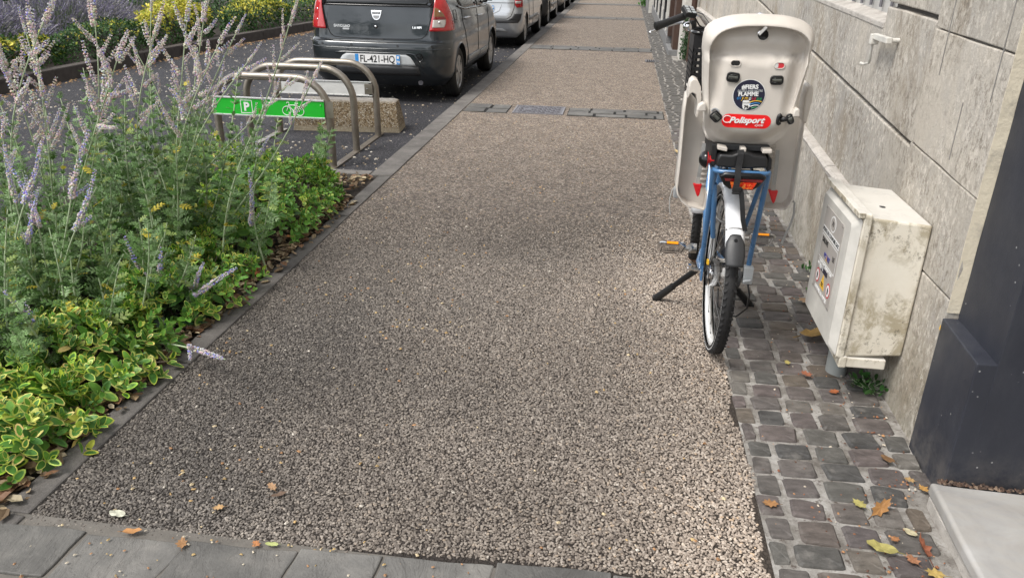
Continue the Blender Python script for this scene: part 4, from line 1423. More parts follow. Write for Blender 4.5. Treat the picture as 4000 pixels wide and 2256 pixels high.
for sg in (1, -1):
    def rw(z, xi, yo): 
        t0 = F.tx(xi, z); a = F.total(z); t1 = a[0] + yo
        return (z, sg*t0, sg*t1)
    lamp = patch(F, 'tail_lamp', [rw(.828, .622, .475), rw(.86, .628, .455), rw(.93, .642, .425), rw(1.00, .655, .395), rw(1.08, .668, .33), rw(1.15, .672, .28), rw(1.26, .660, .245), rw(1.33, .640, .225)], M['redlens'], car, .010, 14, 26, thick=.012)
    rows = []
    for z in np.linspace(.870, 1.085, 14):
        q = (z-.870)/.215
        xi = .655 + .020*q; wd = .150*math.sin(PI*min(1, .22+.78*q)**.8)**.7 + .01
        rows.append((float(z), sg*(F.tx(xi, z)), sg*(F.tx(xi, z) + wd)))
    patch(F, 'lens', rows[:6], M['clearlens'], lamp, .0135, 10, 14, thick=.003)
    patch(F, 'lens', rows[5:8], M['darkredlens'], lamp, .0140, 10, 8, thick=.003)
    patch(F, 'lens', rows[7:], M['amberlens'], lamp, .0135, 10, 14, thick=.003)
    b = MB()
    for zz in (.925, 1.04):
        c = F.S(sg*(F.tx(.66, zz) + .075), zz, .016); b.ball(c, .014, 10)
    split(b.build('bulb', M['chrome'], lamp, smooth=True))
# bumper details
zr = [(.446, -.475, .475), (.452, -.47, .47), (.50, -.44, .44), (.545, -.405, .405), (.566, -.375, .375)]
b = MB()
def fr(u, v):
    z = .444 + .126*v
    hw = np.interp(z, [.444, .50, .545, .57], [.475, .445, .41, .36])
    return F.world((-hw + 2*hw*u, F.P(0, z).y - .003 + .07*((-1+2*u)*hw)**2, z))
b.grid(fr, 12, 6)
o = b.build('plate_recess', M['lightgrey'], car, smooth=True, recalc=False); m = o.modifiers.new('s', 'SOLIDIFY'); m.thickness = .006
seam(F, [(-.50, .575), (-.40, .583), (.40, .583), (.46, .572), (.53, .47), (.56, .42)], .010, M['carpaint'], body, 'bumper_fold', .001)
seam(F, [(F.tx(-.84, .44), .443), (-.48, .443), (.48, .443), (.53, .40), (.56, .352)], .003, M['sepia'], body, 'bumper_seam')
patch(F, 'bumper_skirt', [(.33, -.50, .52), (.36, -.50, .52), (.438, -.50, .50)], M['darkgrey'], car, .005, 14, 4)
seam(F, [(F.tx(-.85, .63), .632), (-.50, .630), (0, .628), (.50, .630), (F.tx(.85, .63), .632)], .007, M['carpaint'], body, 'bumper_crease', -.003)
plate(F, .02, .514, .545, .108, car, [('FL-421-HQ', .112, 0.0)], left_blue=True)
b = MB()
for x in (-.665, -.297, .263, .665):
    c = F.S(F.tx(x, .665), .665, .002); n = F.nrm(F.tx(x, .665), .665)
    u = n.orthogonal().normalized(); w_ = n.cross(u)
    b.tube([c - n*.004, c + n*.003], .014, 12)
split(b.build('parking_sensor', M['blackgloss'], car, smooth=40))
c = F.world((.515, F.P(.515, .54).y - .004, .54)); b = MB()
b.lathe([(.040, 0), (.046, -.004), (.048, .004)], c, 'y', 20); b.lathe([(0, .006), (.040, .006)], c, 'y', 20)
b.obox(c + Vector((0, -.001, .002)), (.036, 0, 0), (0, .004, 0), (0, 0, .006))
b.build('towing_eye_cover', M['blackgloss'], car, smooth=40)
# badge: silver shield
zc = .993
def bf(a, c, d): 
    z = zc + c
    return F.world((a, F.P(a, z).y - .010 + d, z))
b = MB(); b.prism([(-.064,.052),(.064,.052),(.060,.02),(.046,-.025),(.032,-.045),(.014,-.054),(-.014,-.054),(-.032,-.045),(-.046,-.025),(-.060,.02)], bf, 0, .010); bd = b.build('badge', M['chrome'], car, bevel=.003)
b = MB(); b.prism([(-.050,.036),(.050,.036),(.046,.010),(-.046,.010)], bf, -.0025, .002); b.build('badge_field', M['lightgrey'], bd)
b = MB(); b.prism([(-.040,-.002),(.040,-.002),(.030,-.028),(.014,-.040),(-.014,-.040),(-.030,-.028)], bf, -.002, .002); b.build('badge_field', M['greyplastic'], bd)
text('DACIA', .026, bf(0, .023, -.004), (1,0,0), (0,.1,1), M['darkgrey'], bd, sx=1.25)
text('SANDERO', .040, F.world((-.425, F.P(.425, .866).y - .006, .866)), (1,-.06,0), (0,.1,1), M['chrome'], body, extrude=.003, bold=.0016, sx=1.12)
b = MB(); b.prism(rrect(-.418, -.335, .826, .846, .005), lambda a, c, d: F.world((a, F.P(a, c).y - .006 + d, c)), 0, .006); b.build('nameplate', M['lightgrey'], body)
text('1.6 MPI', .034, F.world((.478, F.P(.478, .866).y - .006, .866)), (1,.06,0), (0,.1,1), M['chrome'], body, extrude=.003, bold=.0012, sx=1.1)
c = F.world((-.01, F.P(0, .868).y - .004, .868)); b = MB(); b.lathe([(.022, .004), (.022, -.001), (.013, -.003)], c, 'y', 20); kh = b.build('tailgate_lock', M['blackgloss'], car, smooth=40)
b = MB(); b.lathe([(.013, -.0035), (.010, -.006), (0, -.007)], c, 'y', 16); b.build('lock_barrel', M['chrome'], kh, smooth=40)
b = MB(); b.obox(F.world((0, F.P(0, .726).y + .0, .722)), (.085, 0, 0), (0, .010, 0), (0, 0, .008)); b.build('tailgate_grip', M['darkgrey'], car, bevel=.004)
b = MB(); b.tube([F.world((.50, .12, .24)), F.world((.50, .45, .26)), F.world((.50, .9, .27))], .030, 12); b.tube([F.world((.30, .35, .27)), F.world((.62, .35, .27))], .085, 14); b.build('exhaust', M['iron'], car, smooth=40)
b = MB(); b.box(F.cx-.62, F.cx+.62, F.y0+.35, F.y0+3.5, ROAD_Z+.22, ROAD_Z+.26); b.build('underbody', M['sepia'], car)
# side: doors, glass, mouldings
for sg in (1, -1):
    q = lambda y, z: (F.ty(y, z, sg), z)
    seam(F, [q(1.20, .30), q(1.20, .50), q(1.08, .70), q(.98, .88), q(1.02, 1.08)], .004, M['sepia'], body, 'door_seam')
    seam(F, [q(2.02, .30), q(2.02, .98)], .004, M['sepia'], body, 'door_seam')
    seam(F, [q(2.90, .35), q(2.86, .95)], .004, M['sepia'], body, 'door_seam')
    seam(F, [q(1.20, .30), q(2.9, .30)], .004, M['sepia'], body, 'door_seam')
    zb = lambda y: 1.075 - .045*(y - .5)
    patch(F, 'side_window', [(1.015, F.ty(1.25, 1.0, sg), F.ty(1.96, 1.0, sg)), (1.06, F.ty(.95, 1.0, sg), F.ty(1.96, 1.0, sg)), (1.38, F.ty(1.0, 1.38, sg), F.ty(1.92, 1.38, sg))], M['glass_dark'], car, .003, 8, 8)
    patch(F, 'side_window', [(.995, F.ty(2.06, 1.0, sg), F.ty(2.72, 1.0, sg)), (1.1, F.ty(2.04, 1.1, sg), F.ty(2.62, 1.1, sg)), (1.38, F.ty(2.02, 1.38, sg), F.ty(2.25, 1.38, sg))], M['glass_dark'], car, .003, 8, 8)
    seam(F, [q(.80, 1.07), q(1.2, 1.02), q(1.96, .998), q(2.75, .975)], .012, M['blackgloss'], body, 'window_trim', .004)
    patch(F, 'door_moulding', [(.385, F.ty(1.23, .4, sg), F.ty(1.99, .4, sg)), (.44, F.ty(1.23, .44, sg), F.ty(1.99, .44, sg))], M['greyplastic'], car, .014, 8, 4, .014)
    patch(F, 'door_moulding', [(.370, F.ty(2.05, .4, sg), F.ty(2.72, .4, sg)), (.425, F.ty(2.05, .44, sg), F.ty(2.72, .44, sg))], M['greyplastic'], car, .014, 8, 4, .014)
    for hy, hz in ((1.14, .915), (2.10, .885)):
        b = MB(); c0 = F.S(F.ty(hy-.02, hz, sg), hz, .002); c1 = F.S(F.ty(hy-.02, hz, sg), hz, .036); d1 = F.S(F.ty(hy+.15, hz-.006, sg), hz-.006, .036); d0 = F.S(F.ty(hy+.17, hz-.006, sg), hz-.006, .002)
        b.tube([c0, c1, d1, d0], .013, 8); b.build('door_handle', M['silverpaint'], car, smooth=50)
    b = MB(); c = F.S(F.ty(2.62, 1.05, sg), 1.05, .12); b.obox(c, (.095, 0, 0), (0, .05, 0), (0, 0, .065)); b.obox(F.S(F.ty(2.64, 1.01, sg), 1.01, .03), (.05, 0, 0), (0, .03, 0), (0, 0, .02))
    mr = b.build('door_mirror', M['blackgloss'], car, bevel=.025, seg=3, smooth=50)
    b = MB(); b.obox(c + Vector((0, -.052, .004)), (.078, 0, 0), (0, .002, 0), (0, 0, .05)); b.build('mirror_glass', M['chrome'], mr)
    # wheel arch lip
    for hb in HUB:
        pts2 = [(F.ty(hb + .352*math.cos(a), .30 + .352*math.sin(a), sg), .30 + .352*math.sin(a)) for a in np.linspace(.05, PI-.05, 18)]
        seam(F, pts2, .008, M['carpaint'], body, 'arch_lip', .002)
    patch(F, 'headlamp', [(.62, F.ty(3.55, .62, sg), F.ty(3.75, .62, sg)), (.74, F.ty(3.5, .74, sg), F.ty(3.75, .74, sg))], M['clearlens'], car, .006, 6, 5)
fy = [(1.0-.0, .985)]
seam(F, [(F.ty(.52, .93, 1), .93), (F.ty(.66, .93, 1), .93), (F.ty(.68, .99, 1), 1.0), (F.ty(.66, 1.04, 1), 1.04), (F.ty(.52, 1.04, 1), 1.04), (F.ty(.50, .985, 1), .985), (F.ty(.52, .93, 1), .93)], .003, M['sepia'], body, 'fuel_flap_seam')

# ---------------- the silver estate ahead of it, and the rest of the row
def hatch(cx, y0, hubs, length, paint, label, w=.875, detail=1, black_bumper=False):
    L = length
    st = [(.20,w-.11,.20,L-.25,.15,.3), (.29,w-.03,.10,L-.12,.24,.4), (.36,w-.01,.04,L-.06,.28,.45), (.50,w,.0,L,.30,.5), (.58,w,.0,L,.30,.5),
          (.66,w-.004,.012,L-.02,.29,.5), (.74,w-.01,.045,L-.05,.27,.5), (.85,w-.02,.06,L-.15,.26,.5), (.96,w-.04,.075,L-.4,.25,.5), (1.02,w-.055,.085,L-1.05,.24,.5),
          (1.12,w-.09,.11,L-1.2,.22,.4), (1.30,w-.18,.24,L-1.55,.2,.3), (1.44,w-.27,.38,L-1.9,.2,.3), (1.51,w-.38,.55,L-2.2,.2,.3), (1.53,w-.54,.75,L-2.5,.2,.2)]
    G = CarForm(cx, y0, st)
    r = empty('parked_car', (cx, y0+L/2, ROAD_Z), label, 'car', 'cars parked along the kerb')
    bo = link('body', car_body_mesh(G, hubs, .335, paint, M['sepia'], 30), r)
    for hb in hubs:
        for sd_ in (1, -1): make_wheel(G, hb, sd_, .300, r, spokes=7)
    patch(G, 'rear_window', [(1.08, -.60, .60), (1.25, -.55, .55), (1.42, -.45, .45)], M['glass_dark'], r, .004, 12, 8)
    for sg in (1, -1):
        patch(G, 'side_window', [(1.03, G.ty(.9, 1.03, sg), G.ty(L-1.55, 1.03, sg)), (1.2, G.ty(.85, 1.2, sg), G.ty(L-1.65, 1.2, sg)), (1.40, G.ty(.95, 1.4, sg), G.ty(L-2.1, 1.4, sg))], M['glass_dark'], r, .003, 10, 8)
        b = MB(); c = G.S(G.ty(L-1.45, 1.05, sg), 1.05, .11); b.obox(c, (.09, 0, 0), (0, .05, 0), (0, 0, .06)); b.build('door_mirror', M['blackgloss'], r, bevel=.02)
        seam(G, [(G.ty(hubs[0]+.55, .32, sg), .32), (G.ty(hubs[0]+.42, .8, sg), .8), (G.ty(hubs[0]+.42, 1.02, sg), 1.02)], .004, M['sepia'], bo, 'door_seam')
        seam(G, [(G.ty(hubs[0]+1.2, .32, sg), .32), (G.ty(hubs[0]+1.2, 1.0, sg), 1.0)], .004, M['sepia'], bo, 'door_seam')
        patch(G, 'door_moulding', [(.44, G.ty(hubs[0]+.5, .44, sg), G.ty(hubs[0]+1.9, .44, sg)), (.50, G.ty(hubs[0]+.5, .5, sg), G.ty(hubs[0]+1.9, .5, sg))], M['greyplastic'], r, .012, 8, 4, .012)
        lt = patch(G, 'tail_lamp', [(.745, sg*(G.tx(w-.10, .745)), sg*(G.total(.745)[0]+.43)), (.80, sg*G.tx(w-.135, .8), sg*(G.total(.8)[0]+.45)), (.92, sg*G.tx(w-.14, .92), sg*(G.total(.92)[0]+.46)), (1.05, sg*G.tx(w-.14, 1.05), sg*(G.total(1.05)[0]+.40))], M['redlens'], r, .010, 10, 14, .012)
        patch(G, 'lens', [(.815, sg*G.tx(w-.13, .815), sg*(G.tx(w-.13, .815)+.13)), (.86, sg*G.tx(w-.13, .86), sg*(G.tx(w-.13, .86)+.15))], M['clearlens'], lt, .014, 8, 4, .003)
        patch(G, 'headlamp', [(.62, G.ty(L-.45, .62, sg), G.ty(L-.25, .62, sg)), (.74, G.ty(L-.5, .74, sg), G.ty(L-.25, .74, sg))], M['clearlens'], r, .006, 6, 5)
    if detail:
        seam(G, [(G.tx(-.74, .9), .9), (G.tx(-.73, .745), .745), (G.tx(-.68, .60), .60), (G.tx(-.60, .548), .548), (0, .540), (G.tx(.60, .548), .548), (G.tx(.68, .60), .60), (G.tx(.73, .745), .745), (G.tx(.74, .9), .9)], .005, M['sepia'], bo, 'tailgate_seam')
        patch(G, 'bumper_strip', [(.478, G.tx(-.80, .48), G.tx(.80, .48)), (.505, G.tx(-.82, .5), G.tx(.82, .5)), (.530, G.tx(-.83, .53), G.tx(.83, .53))], M['darkgrey'], r, .012, 24, 5, .012)
        for sg in (1, -1):
            patch(G, 'bumper_strip', [(.528, sg*G.tx(.62, .53), sg*G.tx(.835, .53)), (.58, sg*G.tx(.70, .58), sg*G.tx(.845, .58)), (.640, sg*G.tx(.735, .64), sg*G.tx(.855, .64))], M['darkgrey'], r, .012, 8, 6, .012)
        patch(G, 'bumper_skirt', [(.31, -.62, .62), (.34, -.58, .58), (.375, -.52, .52)], M['greyplastic'], r, .005, 10, 4)
        seam(G, [(-.50, .80), (-.46, .69), (-.36, .645), (0, .635), (.36, .645), (.46, .69), (.50, .80)], .006, M['greyplastic'], bo, 'plate_recess', .0)
        seam(G, [(G.tx(-.74, .83), .83), (0, .825), (G.tx(.74, .83), .83)], .005, M['sepia'], bo, 'tailgate_crease')
        plate(G, .095, .727, .54, .110, r, [('CM', .105, .145)])
    if black_bumper:
        patch(G, 'rear_bumper', [(.22, G.tx(-w*.9, .25), G.tx(w*.9, .25)), (.45, -G.total(.45)[0]-.42, G.total(.45)[0]+.42), (.68, -G.total(.68)[0]-.40, G.total(.68)[0]+.40)], M['darkgrey'], r, .010, 30, 8, .01)
    b = MB(); b.box(cx-.62, cx+.62, y0+.35, y0+L-.4, ROAD_Z+.22, ROAD_Z+.27); b.build('underbody', M['sepia'], r)
    return r
hatch(-2.785, 15.02, (.92, 3.65), 4.35, M['silverpaint'], 'silver estate car with a dark bumper strip, parked ahead of the dark grey hatchback', detail=1)
hatch(-2.77, 19.95, (.66, 3.1), 3.75, M['blackpaint'], 'black hatchback with a red tail lamp, parked third in the row', detail=0, black_bumper=True)
hatch(-2.77, 25.3, (.70, 3.2), 4.0, M['palepaint'], 'pale beige car parked fourth in the row beyond the black one', detail=0)
hatch(-2.80, 30.6, (.70, 3.2), 4.0, M['blackpaint'], 'dark car parked last in the row at the top of the picture', detail=0)

# ------------------------------------------------------------------ bicycle rack
rk = empty('bicycle_rack', (-2.83, 6.7, ROAD_Z), 'brushed steel bicycle rack of three hoops on two floor rails with a green sign', 'bicycle rack')
def hoop(xl, xr, yl, yr, ztop, parent):
    R = .27; c = MB(); pts = []
    def P(x, z): return (x, yr + (yl-yr)*(xr-x)/(xr-xl), z)
    pts.append(P(xr, ROAD_Z)); pts.append(P(xr, .1)); pts.append(P(xr, ztop-R-.06))
    for i in range(9): a = PI/2*i/8; pts.append(P(xr - R + R*math.cos(a), ztop - R + R*math.sin(a)))
    for i in range(1, 6): pts.append(P(xr - R + (xl + R - xr + R)*i/6, ztop))
    for i in range(9): a = PI/2 + PI/2*i/8; pts.append(P(xl + R + R*math.cos(a), ztop - R + R*math.sin(a)))
    pts.append(P(xl, .1)); pts.append(P(xl, ROAD_Z))
    c.tube(pts, .031, 14)
    return c.build('hoop', M['rack'], parent, smooth=40)
hoop(-3.345, -2.345, 6.14, 6.10, .645, rk)
hoop(-3.350, -2.335, 6.71, 6.68, .650, rk)
hoop(-3.330, -2.325, 7.30, 7.31, .622, rk)
for x0 in (-2.333, -3.340):
    b = MB(); b.box(x0-.030, x0+.030, 6.02, 7.44, ROAD_Z+.001, ROAD_Z+.013); b.build('floor_rail', M['rack'], rk, bevel=.002)
sg_y = 6.062
b = MB(); b.box(-3.335, -2.372, sg_y, sg_y+.008, .335, .478); panel = b.build('sign_panel', M['grn_sign'], rk)
b = MB(); b.box(-3.337, -2.370, sg_y-.006, sg_y+.012, .470, .483); b.box(-3.337, -2.370, sg_y-.006, sg_y+.012, .329, .342); split(b.build('edge_strip', M['aluminium'], panel, bevel=.002))
b = MB(); b.box(-2.40, -2.30, sg_y+.008, sg_y+.014, .34, .47); b.box(-3.36, -3.28, sg_y+.008, sg_y+.014, .34, .47); split(b.build('bracket', M['rack'], panel))
def sp(a, c, d): return (a, sg_y - .0006 + d, c)
b = MB()
xc, zc = -3.040, .406; hw, hh, lw = .051, .054, .0055
for (x0, x1, z0, z1) in ((-hw,hw,hh-lw,hh),(-hw,hw,-hh,-hh+lw),(-hw,-hw+lw,-hh+lw,hh-lw),(hw-lw,hw,-hh+lw,hh-lw)):
    b.box(xc+x0, xc+x1, sg_y-.0010, sg_y, zc+z0, zc+z1)
b.build('border', M['white_print'], panel)
text('P', .095, (xc, sg_y-.0012, zc-.004), (1,0,0), (0,0,1), M['white_print'], panel, bold=.0035)
b = MB(); bx, bz = -2.637, .402
for dx in (-.055, .055):
    ring = [(bx+dx+.036*math.cos(a), sg_y-.002, bz-.016+.036*math.sin(a)) for a in np.linspace(0, 2*PI, 25)[:-1]]
    b.tube(ring, .0030, 5, closed=True)
def ln(*p, r=.0030): b.tube([(bx+x, sg_y-.002, bz+z) for x, z in p], r, 5)
ln((-.055,-.016), (-.030,.045), (-.034,.052), (-.048,.052), (-.052,.044)); ln((-.034,.030), (.030,.032)); ln((-.034,.030), (.006,-.022)); ln((.006,-.022), (.032,.040)); ln((.006,-.022), (.055,-.016)); ln((.055,-.016), (.028,.030)); ln((.020,.046), (.046,.044), r=.005)
ln((.006,-.022), (.014,-.044)); ln((.008,-.046), (.020,-.046), r=.004); ln((.006,-.022), (-.004,-.002))
cir = [(bx+.006+.008*math.cos(a), sg_y-.002, bz-.022+.008*math.sin(a)) for a in np.linspace(0, 2*PI, 13)[:-1]]; b.tube(cir, .004, 5, closed=True)
b.build('bicycle_symbol', M['white_print'], panel)
b = MB(); b.lathe([(.006, 0), (.006, -.003), (0, -.004)], (-2.40, sg_y, .44), 'y', 10); b.build('screw', M['chrome'], panel)
by_ = 7.275
b = MB(); b.box(-3.285, -2.385, by_, by_+.006, .318, .446); bp = b.build('blank_panel', M['whitepanel'], rk)
b = MB(); b.box(-3.29, -2.355, by_-.006, by_+.010, .440, .452); b.box(-3.29, -2.350, by_-.006, by_+.010, .312, .324); split(b.build('edge_strip', M['aluminium'], bp, bevel=.002))
b = MB(); b.box(-2.425, -2.345, by_-.004, by_+.012, .335, .430); b.box(-3.33, -3.265, by_-.004, by_+.012, .335, .430); split(b.build('bracket', M['rack'], bp, bevel=.002))
b = MB()
for x in (-2.40, -3.29): b.lathe([(.006, 0), (.006, -.003), (0, -.004)], (x, by_-.004, .385), 'y', 10)
split(b.build('screw', M['chrome'], bp))

# concrete wheel stop behind the rack
blk = MB()
A, Bp = Vector((-3.245, 7.42, 0)), Vector((-2.165, 7.52, 0))
d = (Bp-A).normalized(); nrm_ = Vector((-d.y, d.x, 0))
def bl(u, q, z): p = A + d*((Bp-A).length*u) + nrm_*q; return (p.x, p.y, z)
prof = [(0, ROAD_Z-.01), (.005, ROAD_Z+.05), (.075, .205), (.095, .222), (.25, .222), (.27, .205), (.34, ROAD_Z+.05), (.345, ROAD_Z-.01)]
n = len(prof); NU = 22
vs = []
for i in range(NU+1):
    u = i/NU; e = min(u, 1-u)*(Bp-A).length
    for (q, z) in prof:
        sl = .045*(z-ROAD_Z)/.30
        uu = (sl + ((Bp-A).length-2*sl)*u)/(Bp-A).length
        zz = z - (.012 if i in (0, NU) and z > .2 else 0) + (.010*mnoise.noise((u*30, 0, 0)) if z < -.02 else 0)
        vs.append(bl(uu, q + .004*mnoise.noise((u*14, q*9, z*9)), zz))
fs = [(i*n+k, i*n+k+1, (i+1)*n+k+1, (i+1)*n+k) for i in range(NU) for k in range(n-1)] + [tuple(range(n)), tuple(NU*n+k for k in range(n-1, -1, -1))]
blk.add(vs, fs)
o = blk.build('wheel_stop', M['block'], None, bevel=.006)
tag(o, 'washed gravel concrete parking block on the asphalt behind the steel rack', 'concrete block')
# ------------------------------------------------------------------ bicycle
BX = 0.482
AX = Vector((BX, 3.17, .352)); FXL = Vector((BX + .012, 4.30, .352)); RW = .350
bike = empty('bicycle', (BX, 3.7, 0), 'blue city bicycle with white mudguards and chrome pedals, parked on its stand by the wall', 'bicycle')
def V(x, y, z): return Vector((x, y, z))
def wheel(c, name='wheel'):
    w = empty(name, c, parent=bike)
    b = MB(); pr = []
    for i in range(15):
        a = PI*1.18*(i/14) - PI*.09 + 0
        pr.append((RW - .0255 + .0260*math.sin(a), .0248*math.cos(a)))
    b.lathe(pr, c, 'x', 72)
    # tread blocks: small raised lugs both sides
    nl = 72
    for k in range(nl):
        a = 2*PI*k/nl
        u = V(0, math.cos(a), math.sin(a)); t = V(0, -math.sin(a), math.cos(a))
        for sx in (-1, 1):
            cc = c + u*(RW-.0065) + V(sx*.0172, 0, 0)
            nrm = (u*.75 + V(sx*.66, 0, 0)).normalized(); e = t.cross(nrm)
            b.obox(cc, e*.0065, (t*.8 + V(sx*.5, 0, 0)).normalized()*.0062, nrm*.0035)
        cc = c + u*(RW-.0004); b.obox(cc, V(.0035, 0, 0), (t*.9+V(.35*(1 if k % 2 else -1), 0, 0)).normalized()*.008, u*.0015)
    b.build('tyre', M['tyre'], w, smooth=40)
    b = MB()
    b.lathe([(RW-.046, -.0145), (RW-.030, -.0155), (RW-.028, -.013), (RW-.043, -.008), (RW-.047, 0), (RW-.043, .008), (RW-.028, .013), (RW-.030, .0155), (RW-.046, .0145), (RW-.055, .006), (RW-.055, -.006), (RW-.046, -.0145)], c, 'x', 64)
    for sx in (-1, 1): b.lathe([(RW-.023, sx*.0222), (RW-.018, sx*.0245), (RW-.0150, sx*.0243)], c, 'x', 64)
    b.build('rim', M['rimwhite'], w, smooth=40)
    b = MB()
    for k in range(24):
        a = 2*PI*k/24; sx = 1 if k % 2 else -1
        a2 = a + (0.55 if (k//2) % 2 else -0.55)
        p0 = c + V(sx*.030, .040*math.cos(a2), .040*math.sin(a2)); p1 = c + V(sx*.002, (RW-.050)*math.cos(a), (RW-.050)*math.sin(a))
        b.tube([p0, p1], .0009, 4, caps=False)
        pm = p1.lerp(p0, .05); b.tube([p1, pm], .0026, 5)
    b.build('spokes', M['spoke'], w)
    return w
rw = wheel(AX); fw = wheel(FXL)
b = MB(); b.lathe([(.020, -.060), (.020, -.045), (.060, -.042), (.062, 0), (.062, .034), (.020, .036), (.012, .085)], AX, 'x', 24); b.build('hub', M['chrome'], rw, smooth=35)
b = MB(); b.lathe([(.016, -.05), (.016, .05), (.0, .05)], FXL, 'x', 16); b.build('hub', M['chrome'], fw, smooth=35)
b = MB(); b.lathe([(.058, .062), (.058, .085), (.030, .090), (0, .09)], AX, 'x', 20); b.lathe([(.060, -.052), (.060, -.050), (.030, -.049)], AX, 'x', 24); b.build('sprocket', M['darkgrey'], rw, smooth=35)
# mudguards
def fender(c, th0, th1, R, name, hw=.035, n=26):
    b = MB()
    def fn(u, v):
        a = math.radians(th0 + (th1-th0)*v); q = (u-.5)*2
        r = R - .010*q*q - (.006 if abs(q) > .99 else 0)
        return (c.x + hw*q, c.y + r*math.cos(a), c.z + r*math.sin(a))
    b.grid(fn, 9, n)
    o = b.build(name, M['white_mudguard'], bike, smooth=True, recalc=False)
    m = o.modifiers.new('s', 'SOLIDIFY'); m.thickness = .0025; m.offset = -1
    return o
fender(AX, 40, 143, .388, 'mudguard')
front_guard = fender(FXL, 40, 176, .388, 'mudguard')
b = MB()   # black flap closing the rear mudguard
def fl(u, v):
    q = (u-.5)*2
    hw = np.interp(v, [0, .25, .6, 1], [.018, .034, .037, .032]); a = math.radians(136 + 19*v)
    r = .391 - .010*q*q*(hw/.03) + .006*v
    return (AX.x + hw*q, AX.y + r*math.cos(a), AX.z + r*math.sin(a))
b.grid(fl, 9, 14)
flap = b.build('mud_flap', M['darkgrey'], bike, smooth=True, recalc=False); m = flap.modifiers.new('s', 'SOLIDIFY'); m.thickness = .003; m.offset = -1
a = math.radians(140); pc = V(AX.x, AX.y + .394*math.cos(a), AX.z + .394*math.sin(a)); nn = V(0, math.cos(a), math.sin(a))
b = MB(); b.tube([pc - nn*.002, pc + nn*.003], .007, 10); b.build('screw', M['blackgloss'], flap)
# mudguard stays
b = MB()
for aa, wx in ((132, .0), (95, .0)):
    q = math.radians(aa); top = [(AX.x + .034*t_, AX.y + .392*math.cos(q), AX.z + .392*math.sin(q) - .004*abs(t_)**3) for t_ in (-1, -.5, 0, .5, 1)]
    b.tube([(AX.x-.060, AX.y, AX.z)] + top + [(AX.x+.075, AX.y, AX.z)], .0020, 5)
split(b.build('mudguard_stay', M['steel'], bike))
# luggage rack
b = MB()
rz = .853
loop = [(.395, 3.62, rz-.02), (.380, 3.30, rz), (.378, 2.99, rz), (.384, 2.950, rz), (.402, 2.936, rz+.001), (.482, 2.930, rz+.003), (.566, 2.936, rz+.001), (.582, 2.950, rz), (.586, 2.99, rz), (.584, 3.30, rz), (.570, 3.62, rz-.02)]
b.tube(loop, .0085, 10)
for x in (.435, .53): b.tube([(x, 2.94, rz-.004), (x, 3.6, rz-.02)], .006, 8)
b.tube([(.382, 3.2, rz), (.584, 3.2, rz)], .006, 8)
b.tube([(.381, 2.972, rz-.004), (.386, 3.02, .74), (.398, 3.13, .46), (.404, 3.165, .372)], .0108, 10)
b.tube([(.585, 2.972, rz-.004), (.588, 3.02, .74), (.594, 3.13, .46), (.598, 3.165, .372)], .0108, 10)
b.tube([(.580, 3.05, .800), (.572, 3.10, .70), (.560, 3.20, .52)], .0095, 10)
b.tube([(.392, 3.00, .790), (.400, 3.015, .74), (.414, 3.05, .60), (.424, 3.075, .545)], .0108, 10)
b.build('luggage_rack', M['bikeblue'], bike, smooth=50)
# frame
b = MB()
seat_top = V(BX, 3.46, .84); bb = V(BX, 3.63, .29); head_t = V(BX+.006, 4.02, 1.00); head_b = V(BX+.008, 4.10, .78)
b.tube([bb, seat_top], .017, 12); b.tube([bb + V(0, .02, .03), V(BX, 3.85, .50), head_b + V(0, -.02, .03)], .026, 12); b.tube([head_b, head_t], .021, 12)
for sx in (-1, 1):
    xo = BX + sx*.076
    b.tube([bb + V(sx*.03, -.02, 0), V(xo - sx*.01, 3.40, .31), V(xo, 3.19, .350)], .011, 10)
    b.tube([V(BX + sx*.016, 3.475, .78), V(BX + sx*.052, 3.38, .64), V(xo, 3.19, .375)], .0095, 10)
    b.obox(V(xo, 3.17, .352), (.004, 0, 0), (0, .022, 0), (0, 0, .036))
    b.tube([head_b + V(sx*.03, .02, -.06), head_b + V(sx*.052, .05, -.12), FXL + V(sx*.055, 0, 0)], .012, 10)
b.box(BX-.05, BX+.05, 4.09, 4.14, .70, .76)
b.build('frame', M['bikeblue'], bike, smooth=45)
b = MB(); b.tube([seat_top - V(0, .0, .1), V(BX, 3.41, .99)], .0135, 12); b.build('seat_post', M['chrome'], bike, smooth=45)
b = MB()
def sad(u, v):
    yy = 3.27 + .27*v; hw = np.interp(v, [0, .12, .45, .7, 1], [.05, .085, .055, .030, .012]); q = math.cos(u*2*PI); w_ = math.sin(u*2*PI)
    return (BX + hw*q, yy, 1.005 + .030*w_*(1 if w_ > 0 else .6) + .012*(v-.5)**2)
b.grid(sad, 20, 14, wrapu=True); b.build('saddle', M['black'], bike, smooth=True)
# hub gear box, nut, left axle nut
b = MB(); b.box(.574, .616, 3.12, 3.155, .325, .403); b.obox((.592, 3.112, .345), (.018, 0, .004), (0, .006, 0), (0, 0, .006)); b.build('gear_box', M['lightgrey'], bike, bevel=.008, seg=3)
b = MB(); b.box(.545, .566, 3.13, 3.21, .318, .41); b.box(.566, .574, 3.12, 3.14, .33, .35); b.box(.560, .572, 3.12, 3.14, .38, .405); b.build('dropout_bracket', M['steel'], bike, bevel=.004)
b = MB(); b.tube([(.345, 3.165, .366), (.352, 3.165, .366), (.352, 3.165, .366), (.412, 3.168, .356)], [.006, .009, .009, .009], 8); b.obox((.353, 3.16, .372), (.006, 0, 0), (0, .010, 0), (0, 0, .012)); b.build('axle_nut', M['chrome'], bike, smooth=40)
b = MB(); b.box(.418, .426, 3.115, 3.135, .405, .425); b.build('brake_tag', M['yellow_print'], bike)
